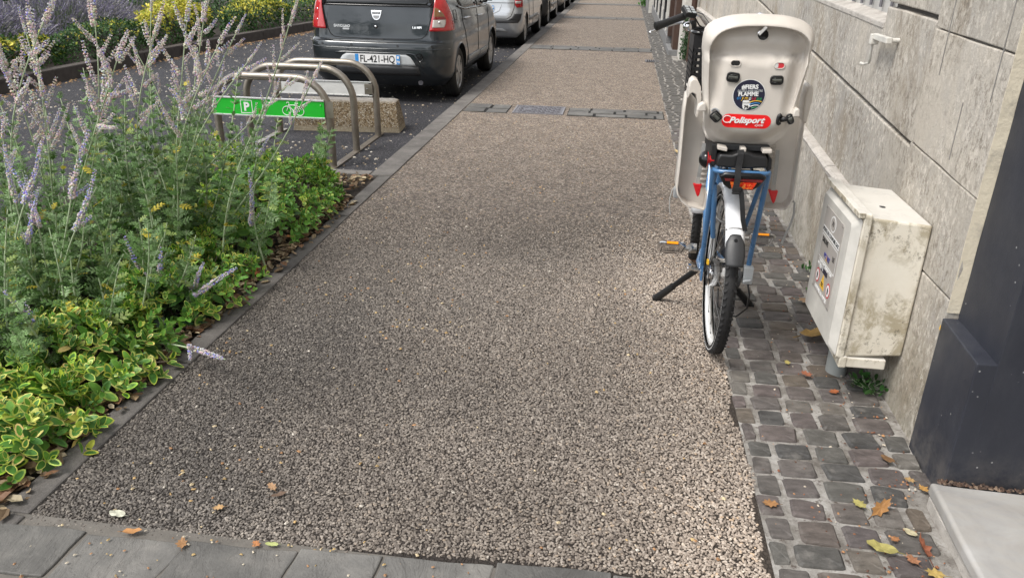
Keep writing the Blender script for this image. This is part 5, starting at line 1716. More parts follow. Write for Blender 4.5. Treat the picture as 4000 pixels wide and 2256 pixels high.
b = MB(); b.tube([(.428, 3.10, .355), (.436, 3.15, .60), (.428, 3.28, .74)], .0022, 5); b.tube([(.41, 3.14, .38), (.455, 3.11, .46), (.52, 3.09, .55)], .0022, 5); split(b.build('brake_cable', M['darkgrey'], bike))
b = MB(); b.tube([(.600, 3.13, .325), (.616, 3.14, .27), (.622, 3.18, .19), (.60, 3.28, .10), (.55, 3.32, .085), (.52, 3.34, .12), (.515, 3.36, .20)], .0042, 7); b.build('gear_cable', M['black'], bike, smooth=True)
# ring lock / dynamo bracket between seat stays
b = MB(); ringp = [(BX + .052*math.cos(t_), 3.13 + .02*math.sin(t_), .625 + .030*math.sin(t_)) for t_ in np.linspace(PI*.95, PI*2.05, 12)]; b.tube(ringp, .006, 8); b.build('wheel_lock', M['steel'], bike, smooth=True)
# cranks and pedals
b = MB(); b.tube([(BX-.085, 3.63, .29), (BX-.055, 3.63, .29)], .024, 14); b.tube([(BX+.05, 3.63, .29), (BX+.08, 3.63, .29)], .024, 14)
b.tube([(BX-.068, 3.63, .29), (BX-.082, 3.615, .300), (BX-.105, 3.49, .345), (BX-.108, 3.45, .352)], [.016, .013, .011, .013], 10)
b.tube([(BX+.075, 3.63, .29), (BX+.088, 3.65, .298), (BX+.125, 3.77, .300), (BX+.130, 3.80, .300)], [.016, .013, .011, .013], 10)
split(b.build('crank', M['steel'], bike, smooth=45))
b = MB(); b.lathe([(.095, .060), (.095, .068), (.02, .07)], (BX, 3.63, .29), 'x', 40); b.box(BX+.055, BX+.075, 3.2, 3.66, .255, .39); b.build('chain_case', M['black'], bike, bevel=.01)
def pedal(xc, yc, zc, tilt):
    p = empty('pedal', (xc, yc, zc), parent=bike)
    ca, sa = math.cos(tilt), math.sin(tilt)
    Y_, Z_ = V(0, ca, sa), V(0, -sa, ca); C = V(xc, yc, zc)
    b = MB(); pts = []
    for (a, c) in rrect(-.050, .050, -.040, .040, .012, 4): pts.append(C + V(a, 0, 0) + Y_*c)
    b.tube(pts, .0105, 8, closed=True, flat=1.5); b.build('cage', M['chrome'], p, smooth=50)
    b = MB(); b.obox(C, (.045, 0, 0), Y_*.033, Z_*.009); b.build('spindle', M['chrome'], p, bevel=.006)
    for s_ in (-1, 1):
        b = MB(); b.obox(C + Y_*(s_*.0545), (.026, 0, 0), Y_*.0025, Z_*.0060); b.build('reflector', M['amber'], p)
        b = MB(); b.obox(C + Y_*(s_*.0530), (.032, 0, 0), Y_*.0018, Z_*.0085); b.build('reflector_mount', M['black'], p)
def turn_front(o):
    R_ = Matrix.Translation(FXL) @ Matrix.Rotation(math.radians(-6.7), 4, 'Z') @ Matrix.Translation(-FXL)
    o.data.transform(R_)
for ch in fw.children: turn_front(ch)
turn_front(front_guard)
pedal(.292, 3.45, .352, -.75); pedal(.762, 3.80, .300, -.75)
b = MB(); b.tube([(.335, 3.45, .352), (.374, 3.45, .352)], .010, 10); b.tube([(.61, 3.80, .300), (.72, 3.80, .300)], .010, 10); split(b.build('pedal_axle', M['steel'], bike, smooth=40))
# centre stand
b = MB()
b.box(BX-.05, BX+.05, 3.46, 3.53, .235, .265)
for (xf, sx) in ((.262, -1), (.716, 1)):
    t0 = V(BX + sx*.045, 3.49, .245); t1 = V(xf, 3.628, .014); d_ = (t1-t0)
    b.tube([t0, t0 + d_*.25, t0 + d_*.62], [.016, .015, .014], 10)
    b.tube([t0 + d_*.60, t0 + d_*.85, t1], [.017, .019, .020], 10, m=0)
    b.obox(t1 + V(0, 0, -.004), (.022, 0, 0), (0, .018, 0), (0, 0, .010))
b.build('kick_stand', M['black'], bike, smooth=45)
# handlebar
hb = V(BX+.004, 4.02, 1.23)
b = MB(); b.tube([head_t, hb], .015, 12); b.obox(hb, (.03, 0, 0), (0, .03, 0), (0, 0, .018)); b.build('stem', M['chrome'], bike, smooth=45)
def bar(sx): return [hb, hb + V(sx*.045, .02, .02), hb + V(sx*.085, .03, .070), hb + V(sx*.118, .02, .108), hb + V(sx*.155, 0, .120), hb + V(sx*.19, -.02, .110), hb + V(sx*.33, -.09, .065)]
b = MB(); b.tube(bar(-1)[::-1] + bar(1)[1:], .0115, 12); b.build('handlebar', M['chrome'], bike, smooth=50)
for sx in (-1, 1):
    g0 = hb + V(sx*.200, -.026, .106); g1 = hb + V(sx*.338, -.096, .060); dd = g1-g0
    b = MB(); b.tube([g0, g0 + dd*.08, g0 + dd*.4, g0 + dd*.8, g1 - dd*.02, g1], [.0165, .018, .0170, .019, .0215, .016], 16); b.build('grip', M['black'], bike, smooth=45)
    b = MB(); b.tube([hb + V(sx*.20, .03, .075), hb + V(sx*.28, .02, .055), hb + V(sx*.352, -.04, .030)], [.006, .006, .006], 8); b.ball(hb + V(sx*.355, -.042, .028), .0095, 10); b.build('brake_lever', M['chrome'], bike, smooth=50)
c = hb + V(-.182, -.038, .127)
b = MB(); ux, uy = V(.86, .42, -.12).normalized(), V(-.35, .70, .55).normalized(); uz = ux.cross(uy).normalized()
b.obox(c, ux*.030, uy*.030, uz*.014); pad = b.build('control_pad', M['black'], bike, bevel=.006, seg=3)
b = MB()
for i in range(2):
    for k in range(3): b.obox(c + ux*(-.0135 + .027*i) + uy*(-.018 + .018*k) + uz*.0145, ux*.0095, uy*.0066, uz*.001)
split(b.build('button', M['lightgrey'], pad))
b = MB(); bc = hb + V(-.178, -.01, .058)
b.ball(bc, .0255, 16, sz=(1, .85, .9)); b.build('bell', M['chrome'], bike, smooth=True)
b = MB(); b.tube([bc + V(.012, .004, .006), bc + V(.034, .01, .008)], .022, 14); b.build('bell_mount', M['black'], bike, smooth=40)
b = MB(); b.tube([c + V(.02, .02, -.01), hb + V(-.12, .05, .06), hb + V(-.05, .06, .02), hb + V(0, .07, -.1)], .0038, 7); b.tube([hb + V(-.20, .03, .075), hb + V(-.11, .08, .03), hb + V(-.02, .09, -.05)], .0038, 7); split(b.build('control_cable', M['black'], bike, smooth=True))
# front basket: slotted black panels
bk = empty('basket', (BX+.01, 4.45, 1.1), parent=bike)
bx0, bx1, by0, by1, bz0, bz1 = .368, .62, 4.30, 4.58, .905, 1.235
b = MB()
def wallp(ax, at):   # slats with slots
    for k in range(8):
        z0 = bz0 + .01 + k*.032
        if ax == 'x': b.box(at, at+.006, by0, by1, z0, z0+.018)
        else: b.box(bx0, bx1, at, at+.006, z0, z0+.018)
    n = 7
    for k in range(n):
        if ax == 'x': y0 = by0 + (by1-by0-.014)*k/(n-1); b.box(at+.001, at+.005, y0, y0+.014, bz0, bz1-.05)
        else: x0 = bx0 + (bx1-bx0-.014)*k/(n-1); b.box(x0, x0+.014, at+.001, at+.005, bz0, bz1-.05)
    if ax == 'x': b.box(at-.001, at+.007, by0, by1, bz1-.075, bz1-.004)
    else: b.box(bx0, bx1, at-.001, at+.007, bz1-.075, bz1-.004)
wallp('x', bx0); wallp('x', bx1); wallp('y', by0); wallp('y', by1)
b.box(bx0, bx1, by0, by1, bz0-.006, bz0)
b.build('panel', M['black'], bk)
b = MB(); b.tube([(a, q, bz1) for a, q in rrect(bx0-.006, bx1+.010, by0-.006, by1+.010, .04)], .010, 8, closed=True); b.build('rim', M['blackgloss'], bk, smooth=50)
b = MB(); b.tube([(BX-.10, 4.25, 1.02), (BX-.09, 4.10, .98), (BX, 4.05, .93), (BX+.09, 4.10, .98), (BX+.10, 4.25, 1.02)], .006, 8); b.build('bracket', M['steel'], bk)
# rear lamp and reflector under the rack
lamp = empty('rear_lamp', (BX, 2.92, .82), parent=bike)
b = MB(); yl = 2.915
poly = [(.388, .842), (.400, .828), (.412, .806), (.436, .789), (.520, .789), (.544, .806), (.556, .828), (.566, .846), (.54, .858), (.41, .858)]
b.prism(poly, lambda a, c, d: (a + .006, d - (c-.82)*.25, c), yl, yl+.075); b.build('housing', M['blackgloss'], lamp, bevel=.010, seg=3, smooth=50)
b = MB(); b.prism([(.434, .823), (.532, .823), (.520, .796), (.444, .796)], lambda a, c, d: (a + .004, d - (c-.82)*.25, c), yl-.004, yl+.002); b.build('reflector', M['reflector'], lamp)
b = MB(); b.prism([(.412, .836), (.554, .836), (.550, .826), (.416, .826)], lambda a, c, d: (a + .004, d - (c-.82)*.25, c), yl-.003, yl+.002); b.build('lens', M['darkredlens'], lamp)

# ------------------------------------------------------------------ child seat on the rack
cs = empty('child_bike_seat', (.48, 3.05, .87), 'beige plastic child bicycle seat with red badge and round sticker, mounted on the blue bicycle', 'child seat')
OZ = [(.930, .0), (.933, .055), (.945, .095), (.962, .122), (.99, .143), (1.03, .155), (1.08, .162), (1.15, .172), (1.22, .180), (1.29, .187), (1.325, .190), (1.35, .188), (1.375, .176), (1.395, .150), (1.408, .110), (1.415, .06), (1.417, .0)]
fhw = pchip([p[0] for p in OZ], [p[1] for p in OZ])
CX0 = .479; CZ = 1.175
def outline(th):
    # ray from the centre to the outline
    lo, hi = 0.0, .40
    for _ in range(30):
        m_ = (lo+hi)/2; x = m_*math.cos(th); z = CZ + m_*math.sin(th)
        inside = .930 < z < 1.417 and abs(x) < fhw(z)
        if inside: lo = m_
        else: hi = m_
    return lo*math.cos(th), lo*math.sin(th)
NTH = 96
OUT = [outline(2*PI*k/NTH) for k in range(NTH)]
def ss(a, b, x): t = min(1, max(0, (x-a)/(b-a))); return t*t*(3-2*t)
YB = pchip([.90, .935, .97, 1.05, 1.15, 1.266, 1.280, 1.305, 1.332, 1.36, 1.43], [3.02, 2.975, 2.945, 2.930, 2.930, 2.932, 2.964, 2.955, 2.946, 2.950, 2.955])
def rlip(oz): return .915 - .058*ss(.10, .225, oz)
def lipd(z): return .058*ss(1.02, 1.36, z)
def shell_y(x, z, r):
    y = YB(z); ax = abs(x)
    y += .020*ss(.100, .140, ax)*ss(1.00, 1.12, z)*(1 - .7*ss(1.25, 1.33, z))   # channels beside the raised centre panel
    y += .05*ss(.66, .90, r)*(1-ss(1.0, 1.08, z))                                 # rounded bottom of the bucket
    y += .014*ss(.62, .84, r)*ss(1.05, 1.2, z)
    return y
rings = [0.02, .10, .2, .3, .4, .5, .58, .66, .72, .78, .83, .88, .92, .955, .985, 1.0]
b = MB(); vs = []; fs = []
def skew(z): return .004*(z-.93)/.5
for q in rings:
    for (ox, oz) in OUT:
        r = q*(rlip(oz) - .030); x, z = ox*r, CZ + oz*r
        vs.append((CX0 + x + skew(z), shell_y(x, z, r), z))
LIPR = ((-.022, .10), (-.014, .45), (-.007, .85), (-.002, .98), (.006, 1.0))
for dr, k_ in LIPR:                      # inner wall of the lip, standing proud towards the back
    for (ox, oz) in OUT:
        r = rlip(oz) + dr; x, z = ox*r, CZ + oz*r
        vs.append((CX0 + x + skew(z), shell_y(x, z, r) - lipd(z)*k_, z))
for t_, k_ in ((.2, .93), (.4, .80), (.6, .62), (.8, .40), (.93, .18), (1.0, .0)):   # rolled outer face of the lip
    for (ox, oz) in OUT:
        r0 = rlip(oz) + .006; r = r0 + (1-r0)*t_; x, z = ox*r, CZ + oz*r
        vs.append((CX0 + x + skew(z), shell_y(x, z, r0) - lipd(z)*k_ + .004*t_, z))
for dy, kk in ((.02, 1.003), (.06, 1.0), (.12, .985), (.16, .955)):
    for (ox, oz) in OUT:
        x, z = ox, CZ + oz
        wing = ss(.95, 1.05, z)
        y = shell_y(x, z, rlip(oz)) + .004 + dy*(wing if dy > .03 else 1)*(1.0 if z < 1.36 else 1-.45*ss(1.36, 1.41, z))
        vs.append((CX0 + x*kk + skew(z), y, CZ + oz*kk))
R = len(rings) + len(LIPR) + 6 + 4
for i in range(R-1):
    for q in range(NTH):
        q2 = (q+1) % NTH
        fs.append((i*NTH+q, i*NTH+q2, (i+1)*NTH+q2, (i+1)*NTH+q))
fs.append(tuple(range(NTH)))
b.add(vs, fs)
o = b.build('backrest', M['beige'], cs, smooth=True, recalc=True); back = o
m = o.modifiers.new('s', 'SOLIDIFY'); m.thickness = .004; m.offset = -1
# cushion side (seen from the front only)
b = MB(); b.box(.34, .62, 3.02, 3.34, .945, 1.0); b.build('seat_base', M['beige'], cs, bevel=.03, seg=3, smooth=50)
b = MB(); b.box(.335, .625, 3.055, 3.085, .99, 1.37); b.build('cushion', M['greyplastic'], cs, bevel=.015, seg=2)
def on(x, z, dy=0.0):
    """point on the shell's rear face"""
    th = math.atan2(z-CZ, x-CX0); ox, oz = outline(th); rr_ = math.hypot(x-CX0, z-CZ)/max(1e-6, math.hypot(ox, oz))
    return V(x, shell_y(x-CX0, z, rr_) + dy, z)
def shell_patch(poly, name, mat, dy, parent=cs, n=1):
    b = MB(); c = (sum(p[0] for p in poly)/len(poly), sum(p[1] for p in poly)/len(poly)); vs = [on(c[0], c[1], dy)]
    K = len(poly); fs = []
    for j in (.5, 1.0): vs += [on(c[0] + (p[0]-c[0])*j, c[1] + (p[1]-c[1])*j, dy) for p in poly]
    for i in range(K):
        k = (i+1) % K
        fs += [(0, 1+i, 1+k), (1+i, 1+K+i, 1+K+k, 1+k)]
    b.add(vs, fs)
    o = b.build(name, M[mat], parent, recalc=False, smooth=True)
    return o
# hole with the chrome stem showing through, slots
hole = [( .4905 + .0205*math.cos(a), 1.350 + .020*math.sin(a)) for a in np.linspace(0, 2*PI, 25)[:-1]]
shell_patch(hole, 'hanging_hole', 'blackgloss', -.0015)
b = MB(); b.tube([on(x, z, -.002) for x, z in hole], .0018, 5, closed=True); b.build('hole_rim', M['beige'], back, smooth=True)
b = MB(); b.obox(on(.487, 1.364, -.010), (.013, 0, .015), (0, .003, 0), (.006, 0, -.005)); b.build('hook', M['chrome'], cs, bevel=.003)
for x0, x1, z in ((.389, .422, 1.252), (.542, .575, 1.249)):
    sl = rrect(x0-.001, x1+.001, z-.0105, z+.0105, .0100, 5)
    q = shell_patch(sl, 'strap_slot', 'blackgloss' if x0 < .5 else 'redprint', -.0012)
    b = MB(); b.tube([on(x, zz, -.001) for x, zz in sl], .0022, 5, closed=True); b.build('slot_rim', M['beige'], back, smooth=True)
    if x0 > .5: shell_patch(rrect(x0+.001, x0+.012, z-.0075, z+.0075, .002, 2), 'strap_edge', 'whitepanel', -.0018)
# strap keepers (black ladder buckles)
def buckle(xc, zc, w_, h_, ang, yo=-.006):
    b = MB(); ca, sa = math.cos(ang), math.sin(ang)
    P = lambda a, c, d=0: on(xc, zc, yo + d) + V(a*ca - c*sa, 0, a*sa + c*ca)
    ring = [P(a, c) for a, c in rrect(-w_/2, w_/2, -h_/2, h_/2, .008, 4)]
    b.tube(ring, .0036, 8, closed=True)
    o = b.build('strap_buckle', M['black'], cs, smooth=50)
    b = MB()
    def web(u, v): a = (u-.5)*w_*.78; c = (v-.5)*h_*.74; return P(a, c, -.0075*math.cos((v-.5)*PI*.95))
    b.grid(web, 4, 7); b.build('webbing', M['webweave'], o, recalc=False, smooth=True)
    b = MB(); b.tube([P(-w_*.42, h_*.26, -.005), P(w_*.42, h_*.26, -.004)], .0018, 6); b.tube([P(-w_*.42, -h_*.28, -.004), P(w_*.42, -h_*.28, -.004)], .0022, 6); b.build('bar', M['blackgloss'], o, smooth=True)
buckle(.402, 1.204, .040, .028, -.10); buckle(.555, 1.199, .040, .026, .03)
buckle(.359, 1.061, .034, .030, -.72, -.010); buckle(.622, 1.064, .018, .034, .42, -.022)
b = MB(); b.tube([on(.592, 1.060, -.002), on(.60, 1.062, -.012), on(.618, 1.064, -.022)], [.011, .010, .007], 8); b.tube([on(.585+.006*math.cos(a), 1.060+.017*math.sin(a), -.006) for a in np.linspace(.6, 5.6, 12)], .006, 6); b.build('strap_buckle', M['black'], cs, smooth=True)
b = MB(); b.tube([on(.355+.012*math.cos(a), 1.078+.010*math.sin(a), -.004) for a in np.linspace(0, PI, 8)], .003, 6); b.build('strap_loop', M['greyplastic'], cs)
# round sticker
SX, SZ, SR = .4665, 1.1425, .0555
st_ = shell_patch([(SX + (SR+.002)*math.cos(a), SZ + (SR*.98+.002)*math.sin(a)) for a in np.linspace(0, 2*PI, 49)[:-1]], 'round_sticker', 'white_print', -.0012)
shell_patch([(SX + SR*math.cos(a), SZ + SR*.98*math.sin(a)) for a in np.linspace(0, 2*PI, 49)[:-1]], 'sticker_field', 'navy_print', -.0018, st_)
RT, UP = V(1, 0, .045), V(0, 0, 1)
def stx(body, size, dx, dz, mat, **k): text(body, size, on(SX+dx, SZ+dz, -.0032), RT, UP, M[mat], st_, extrude=.0002, **k)
stx('#FIERS', .0205, .000, .029, 'white_print', bold=.0009, sx=.98)
stx('DE DÉCLARER NOTRE', .0110, .002, .0150, 'lightgrey', bold=.0003, sx=.80)
stx('FLAMME', .0208, -.003, .0035, 'white_print', bold=.0009, sx=.92)
xx = -.043
for ch, mt, w_ in (('o', 'blue_print', .0100), ('l', 'blue_print', .0062), ('y', 'yellow_print', .0105), ('m', 'yellow_print', .0160), ('p', 'white_print', .0105), ('i', 'redprint', .0062), ('q', 'redprint', .0110), ('u', 'green_print', .0105), ('e', 'green_print', .0100)):
    stx(ch, .0205, xx + w_/2, -.0105, mt, shear=.28, sx=.85); xx += w_*.98
b = MB()
for k, mt in enumerate(('yellow_print', 'blue_print', 'white_print', 'green_print', 'redprint')):
    b = MB(); r_ = .052 - .0078*k; pts = []
    for a in np.linspace(.72, 2.15, 18):
        x, z = SX + .030 + r_*math.cos(a), SZ - .0700 + r_*math.sin(a)*.98
        if math.hypot(x-SX, z-SZ) < SR - .002 and x > SX + .004: pts.append(on(x, z, -.0026))
    if len(pts) > 2: b.tube(pts, .0013, 4); b.build('arc_line', M[mt], st_)
shield = [(SX-.019+a, SZ-.048+c) for a, c in ((0, .029), (.018, .030), (.027, .024), (.028, .010), (.022, 0), (.012, -.005), (.003, 0), (0, .010))]
shell_patch(shield, 'shield', 'white_print', -.0026, st_)
text('79', .016, on(SX-.005, SZ-.043, -.0040), RT, UP, M['black_print'], st_, extrude=.0002, bold=.0006)
text('DEUX SÈVRES', .0042, on(SX-.006, SZ-.027, -.0040), RT, UP, M['black_print'], st_, extrude=.0002)
# red badge with the maker's name
bdg = shell_patch(rrect(.381, .557, 1.0235, 1.0735, .0248, 8), 'maker_badge', 'brightred', -.0020)
text('Polisport', .030, on(.468, 1.052, -.0042), V(1, 0, .03), UP, M['white_print'], bdg, extrude=.0003, bold=.0011, shear=.35, sx=1.12)
text('cycle', .0125, on(.515, 1.0365, -.0042), V(1, 0, .03), UP, M['white_print'], bdg, extrude=.0003, shear=.3, sx=1.2)
b = MB(); pts = [on(.400 + .015*math.cos(a), 1.054 + .0125*math.sin(a), -.0040) for a in np.linspace(.6, 5.4, 16)]; b.tube(pts, .0016, 5); b.build('swoosh', M['white_print'], bdg)
# armrest ears and leg guards
def guard(poly, x_out, sx, ear):
    g_ = empty('leg_guard', (poly[0][0], 3.2, .9), parent=cs)
    b = MB(); b.prism(poly, lambda a, c, d: (a, d + .05*(c-.66)*0, c), 3.235, 3.245); b.build('back_panel', M['beige'], g_, bevel=.003)
    # outer side wall running forward, slightly flared
    b = MB(); side = [p for p in poly if (p[0] < .30 if sx < 0 else p[0] > .70)]
    side = sorted(side, key=lambda p: -p[1])
    b2 = [(x, z) for x, z in side]
    vs = []; 
    for (x, z) in b2: vs += [(x, 3.165, z), (x - 0.0, 3.31 - .03*ss(.9, 1.15, z), z)]
    n_ = len(b2); b.add(vs, [(2*i, 2*i+1, 2*i+3, 2*i+2) for i in range(n_-1)])
    o = b.build('side_panel', M['beige'], g_, recalc=False, smooth=40); m = o.modifiers.new('s', 'SOLIDIFY'); m.thickness = .006; m.offset = 0
    b = MB(); low = sorted([p for p in poly if p[1] < .72], key=lambda p: p[0])
    vs = []
    for (x, z) in low: vs += [(x, 3.165, z), (x, 3.32, z+.01)]
    b.add(vs, [(2*i, 2*i+1, 2*i+3, 2*i+2) for i in range(len(low)-1)])
    o = b.build('foot_rest', M['beige'], g_, recalc=False); m = o.modifiers.new('s', 'SOLIDIFY'); m.thickness = .006; m.offset = 0
    b = MB()
    for k in range(9):
        z = .72 + .022*k; xr = .372 if sx < 0 else .632
        b.tube([(xr - .020, 3.233, z), (xr + .016, 3.233, z-.002)], .0055, 6)
    b.build('rib', M['beige'], g_, smooth=True)
    return g_
gl = guard([(.270,1.125),(.267,1.09),(.264,1.027),(.266,.93),(.268,.832),(.266,.713),(.271,.690),(.287,.665),(.316,.643),(.384,.629),(.388,.640),(.388,.702),(.393,.854),(.398,.92),(.40,1.0),(.36,1.05),(.31,1.07),(.28,1.10)], .27, -1, None)
gr_ = guard([(.700,1.165),(.718,1.161),(.723,1.108),(.728,1.015),(.731,.91),(.733,.805),(.735,.696),(.728,.672),(.709,.65),(.625,.650),(.614,.668),(.614,.70),(.622,.80),(.60,.92),(.60,1.02),(.64,1.10)], .73, 1, None)
b = MB()   # raised ear of the armrest, folded over
def ear(u, v):
    a = PI*u; z = 1.03 + .135*math.sin(a*.5 + 0) ; 
    return None
earp = [(.262,1.10),(.262,1.141),(.266,1.164),(.276,1.175),(.292,1.170),(.306,1.147),(.314,1.105),(.313,1.062),(.306,1.030),(.300,1.03),(.300,1.085),(.290,1.118),(.276,1.124),(.268,1.118)]
b.prism(earp, lambda a, c, d: (a, d, c), 3.055, 3.150); b.build('armrest', M['beige'], gl, bevel=.008, seg=3, smooth=50)
earr = [(.716,1.02),(.724,1.11),(.722,1.150),(.712,1.166),(.700,1.160),(.694,1.12),(.700,1.03)]
b = MB(); b.prism(earr, lambda a, c, d: (a, d, c), 3.07, 3.16); b.build('armrest', M['beige'], gr_, bevel=.008, seg=3, smooth=50)
for pts in ([(.287,1.078),(.292,1.10),(.305,1.112),(.317,1.108),(.322,1.080)], [(.628,1.072),(.630,1.095),(.640,1.106),(.650,1.10),(.654,1.074)]):
    b = MB(); b.prism(pts, lambda a, c, d: (a, d, c), 2.915, 2.955); b.build('armrest_hinge', M['beige'], back, bevel=.005, seg=3, smooth=50)
# foot straps with red clips
for top, bot, clip, par in (((.356,.905), (.348,.742), [(.329,.737),(.366,.737),(.360,.690),(.354,.682),(.348,.690)], gl), ((.648,.892), (.653,.727), [(.634,.726),(.673,.726),(.667,.680),(.661,.670),(.655,.680)], gr_)):
    b = MB(); vs = []
    for t_ in np.linspace(0, 1, 9): x = top[0] + (bot[0]-top[0])*t_; z = top[1] + (bot[1]-top[1])*t_; yy = 3.183 - .010*math.sin(PI*t_); vs += [(x-.0075, yy, z), (x+.0075, yy, z)]
    b.add(vs, [(2*i, 2*i+1, 2*i+3, 2*i+2) for i in range(8)]); o = b.build('foot_strap', M['strapgrey'], par, recalc=False); m = o.modifiers.new('s', 'SOLIDIFY'); m.thickness = .0025
    b = MB(); b.box(bot[0]-.008, bot[0]+.009, 3.174, 3.180, bot[1]-.008, bot[1]+.022); b.build('strap_end', M['plate_grey'], par)
    b = MB(); b.prism(clip, lambda a, c, d: (a, d, c), 3.170, 3.190); b.build('strap_clip', M['red'], par, bevel=.003)
b = MB(); b.tube([(.266,3.20,.72), (.250,3.20,.70), (.243,3.20,.66), (.246,3.20,.62), (.252,3.2,.59)], .0028, 6); b.tube([(.735,3.2,.69), (.752,3.2,.67), (.756,3.2,.62), (.748,3.2,.57), (.735,3.2,.525), (.728,3.2,.49)], .0045, 6); split(b.build('strap_tail', M['strapgrey'], cs, smooth=True))
b = MB(); b.prism([(.258,.70),(.275,.712),(.288,.67),(.275,.655),(.258,.66)], lambda a, c, d: (a, d, c), 3.22, 3.25); b.build('strap_pouch', M['greyplastic'], gl, bevel=.004)
# mounting bracket on the rack
mt_ = empty('mounting_bracket', (.48, 3.0, .89), parent=cs)
b = MB()
prof = [(.376,.872),(.379,.905),(.386,.921),(.430,.919),(.448,.927),(.470,.934),(.492,.930),(.515,.921),(.556,.920),(.562,.906),(.566,.876),(.47,.867)]
b.prism(prof, lambda a, c, d: (a + .006, d, c), 2.935, 3.36); b.build('carrier', M['black'], mt_, bevel=.008, seg=3, smooth=50)
b = MB(); b.prism([(.566,.92),(.582,.905),(.586,.87),(.576,.855),(.566,.862)], lambda a, c, d: (a + .006, d, c), 2.96, 3.3); b.box(.364, .385, 2.97, 3.3, .866, .95); b.build('clamp', M['black'], mt_, bevel=.004)
b = MB(); b.box(.38, .58, 2.99, 3.32, .925, .948); b.build('spring_plate', M['darkgrey'], mt_, bevel=.004)
for x0, x1, z in ((.381, .417, .940), (.546, .580, .937)):
    b = MB(); b.obox(((x0+x1)/2, 2.965, z), ((x1-x0)/2, 0, -.003 if x0 < .5 else .001), (0, .025, 0), (0, 0, .007)); b.build('seat_lug', M['beige'], mt_, bevel=.003)
b = MB(); b.box(.466, .487, 2.945, 2.99, .926, .946); b.build('seat_lug', M['beige'], mt_, bevel=.004)
kb = empty('release_knob', (.35, 2.98, .885), parent=cs)
b = MB(); b.lathe([(0, -.026), (.014, -.024), (.027, -.014), (.034, 0.0), (.033, .003), (0, .004)], (.347, 2.985, .887), 'x', 24); b.build('cap', M['blackgloss'], kb, smooth=45)
b = MB(); b.lathe([(.0, .003), (.029, .003), (.029, .007), (.0, .008)], (.347, 2.985, .887), 'x', 24); b.tube([(.352, 2.985, .887), (.378, 2.985, .887)], .0155, 14); b.build('shaft', M['red'], kb, smooth=45)
# lashing strap over the rack bar
b = MB()
def ribbon(pts, w_, th=.0022):
    vs = []
    for i, (x, y, z) in enumerate(pts): vs += [(x-w_/2, y, z), (x+w_/2, y, z+.001)]
    b.add(vs, [(2*i, 2*i+1, 2*i+3, 2*i+2) for i in range(len(pts)-1)])
ribbon([(.466, 2.945, .938), (.466, 2.926, .925), (.463, 2.917, .885), (.461, 2.908, .862), (.462, 2.899, .840), (.460, 2.893, .815), (.458, 2.890, .797)], .023)
ribbon([(.474, 2.888, .806), (.480, 2.882, .790), (.489, 2.874, .74), (.497, 2.866, .69), (.510, 2.862, .648)], .018)
o = b.build('lashing_strap', M['webbing'], cs, recalc=False); m = o.modifiers.new('s', 'SOLIDIFY'); m.thickness = .0022; m.offset = 0
b = MB(); b.obox((.462, 2.884, .803), (.017, 0, 0), (0, .005, 0), (0, 0, .010)); b.obox((.460, 2.882, .789), (.015, 0, 0), (0, .005, 0), (0, 0, .005)); b.build('strap_buckle', M['black'], cs, bevel=.003)
# ------------------------------------------------------------------ planting
class Leaves:
    """many small copies of a template, gathered into one mesh"""
    def __init__(s): s.V = []; s.F = []; s.C = []; s.n = 0
    def add(s, tv, tf, tt, pos, X, Y, Z, size, cols):
        """tv template verts (K,3); X across, Y along, Z up; tt colour slot per face"""
        Mx = np.array([X, Y, Z], float)            # rows
        P = (tv*size) @ Mx + np.array(pos, float)
        s.V.append(P); s.F += [tuple(i + s.n for i in f) for f in tf]; s.C += [cols[k] for k in tt]; s.n += len(tv)
    def build(s, name, mat, parent, kind='stuff', smooth=True):
        me = bpy.data.meshes.new(name)
        if not s.V: return None
        me.from_pydata(np.concatenate(s.V).tolist(), [], s.F)
        me.materials.append(mat)
        at = me.color_attributes.new('col', 'FLOAT_COLOR', 'CORNER')
        cnt = np.array([len(f) for f in s.F]); C = np.array(s.C, float)
        buf = np.ones((cnt.sum(), 4)); buf[:, :3] = np.repeat(C, cnt, 0)
        at.data.foreach_set('color', buf.ravel())
        if smooth: me.shade_smooth()
        me.update()
        o = link(name, me, parent)
        if kind: o['kind'] = kind
        return o

def leaf_template(w=.52, fold=.10, curl=.12):
    """oval leaf with a coloured margin: inner blade and outer rim"""
    n = 10; out = []; inn = []
    for k in range(n):
        a = 2*PI*k/n
        y = .5 + .5*math.cos(a); x = w/2*math.sin(a)*(1.12 - .30*y + .10*math.sin(PI*y))
        out.append((x, y))
        inn.append((x*.62, .5 + (y-.5)*.74))
    def z(x, y): return fold*abs(x)*1.6 - curl*(y-.35)**2
    v = [(x, y, z(x, y)) for x, y in out] + [(x, y, z(x, y)) for x, y in inn] + [(0, .5, z(0, .5))]
    f = []; t = []
    for k in range(n):
        q = (k+1) % n
        f.append((k, q, n+q, n+k)); t.append(1)
        f.append((n+k, n+q, 2*n)); t.append(0)
    return np.array(v), f, t
LT = leaf_template()
LT2 = leaf_template(.46, .06, .22)
LT2[0][10:20, :2] = (LT2[0][10:20, :2] - [0, .5])*[1.32, 1.20] + [0, .5]      # narrow margin
def small_leaf():
    v = [(0,0,0), (.26,.45,.05), (0,1,-.06), (-.26,.45,.05), (0,.5,-.01)]
    return np.array(v, float), [(0,1,4), (1,2,4), (2,3,4), (3,0,4)], [0,1,1,0]
SL = small_leaf()
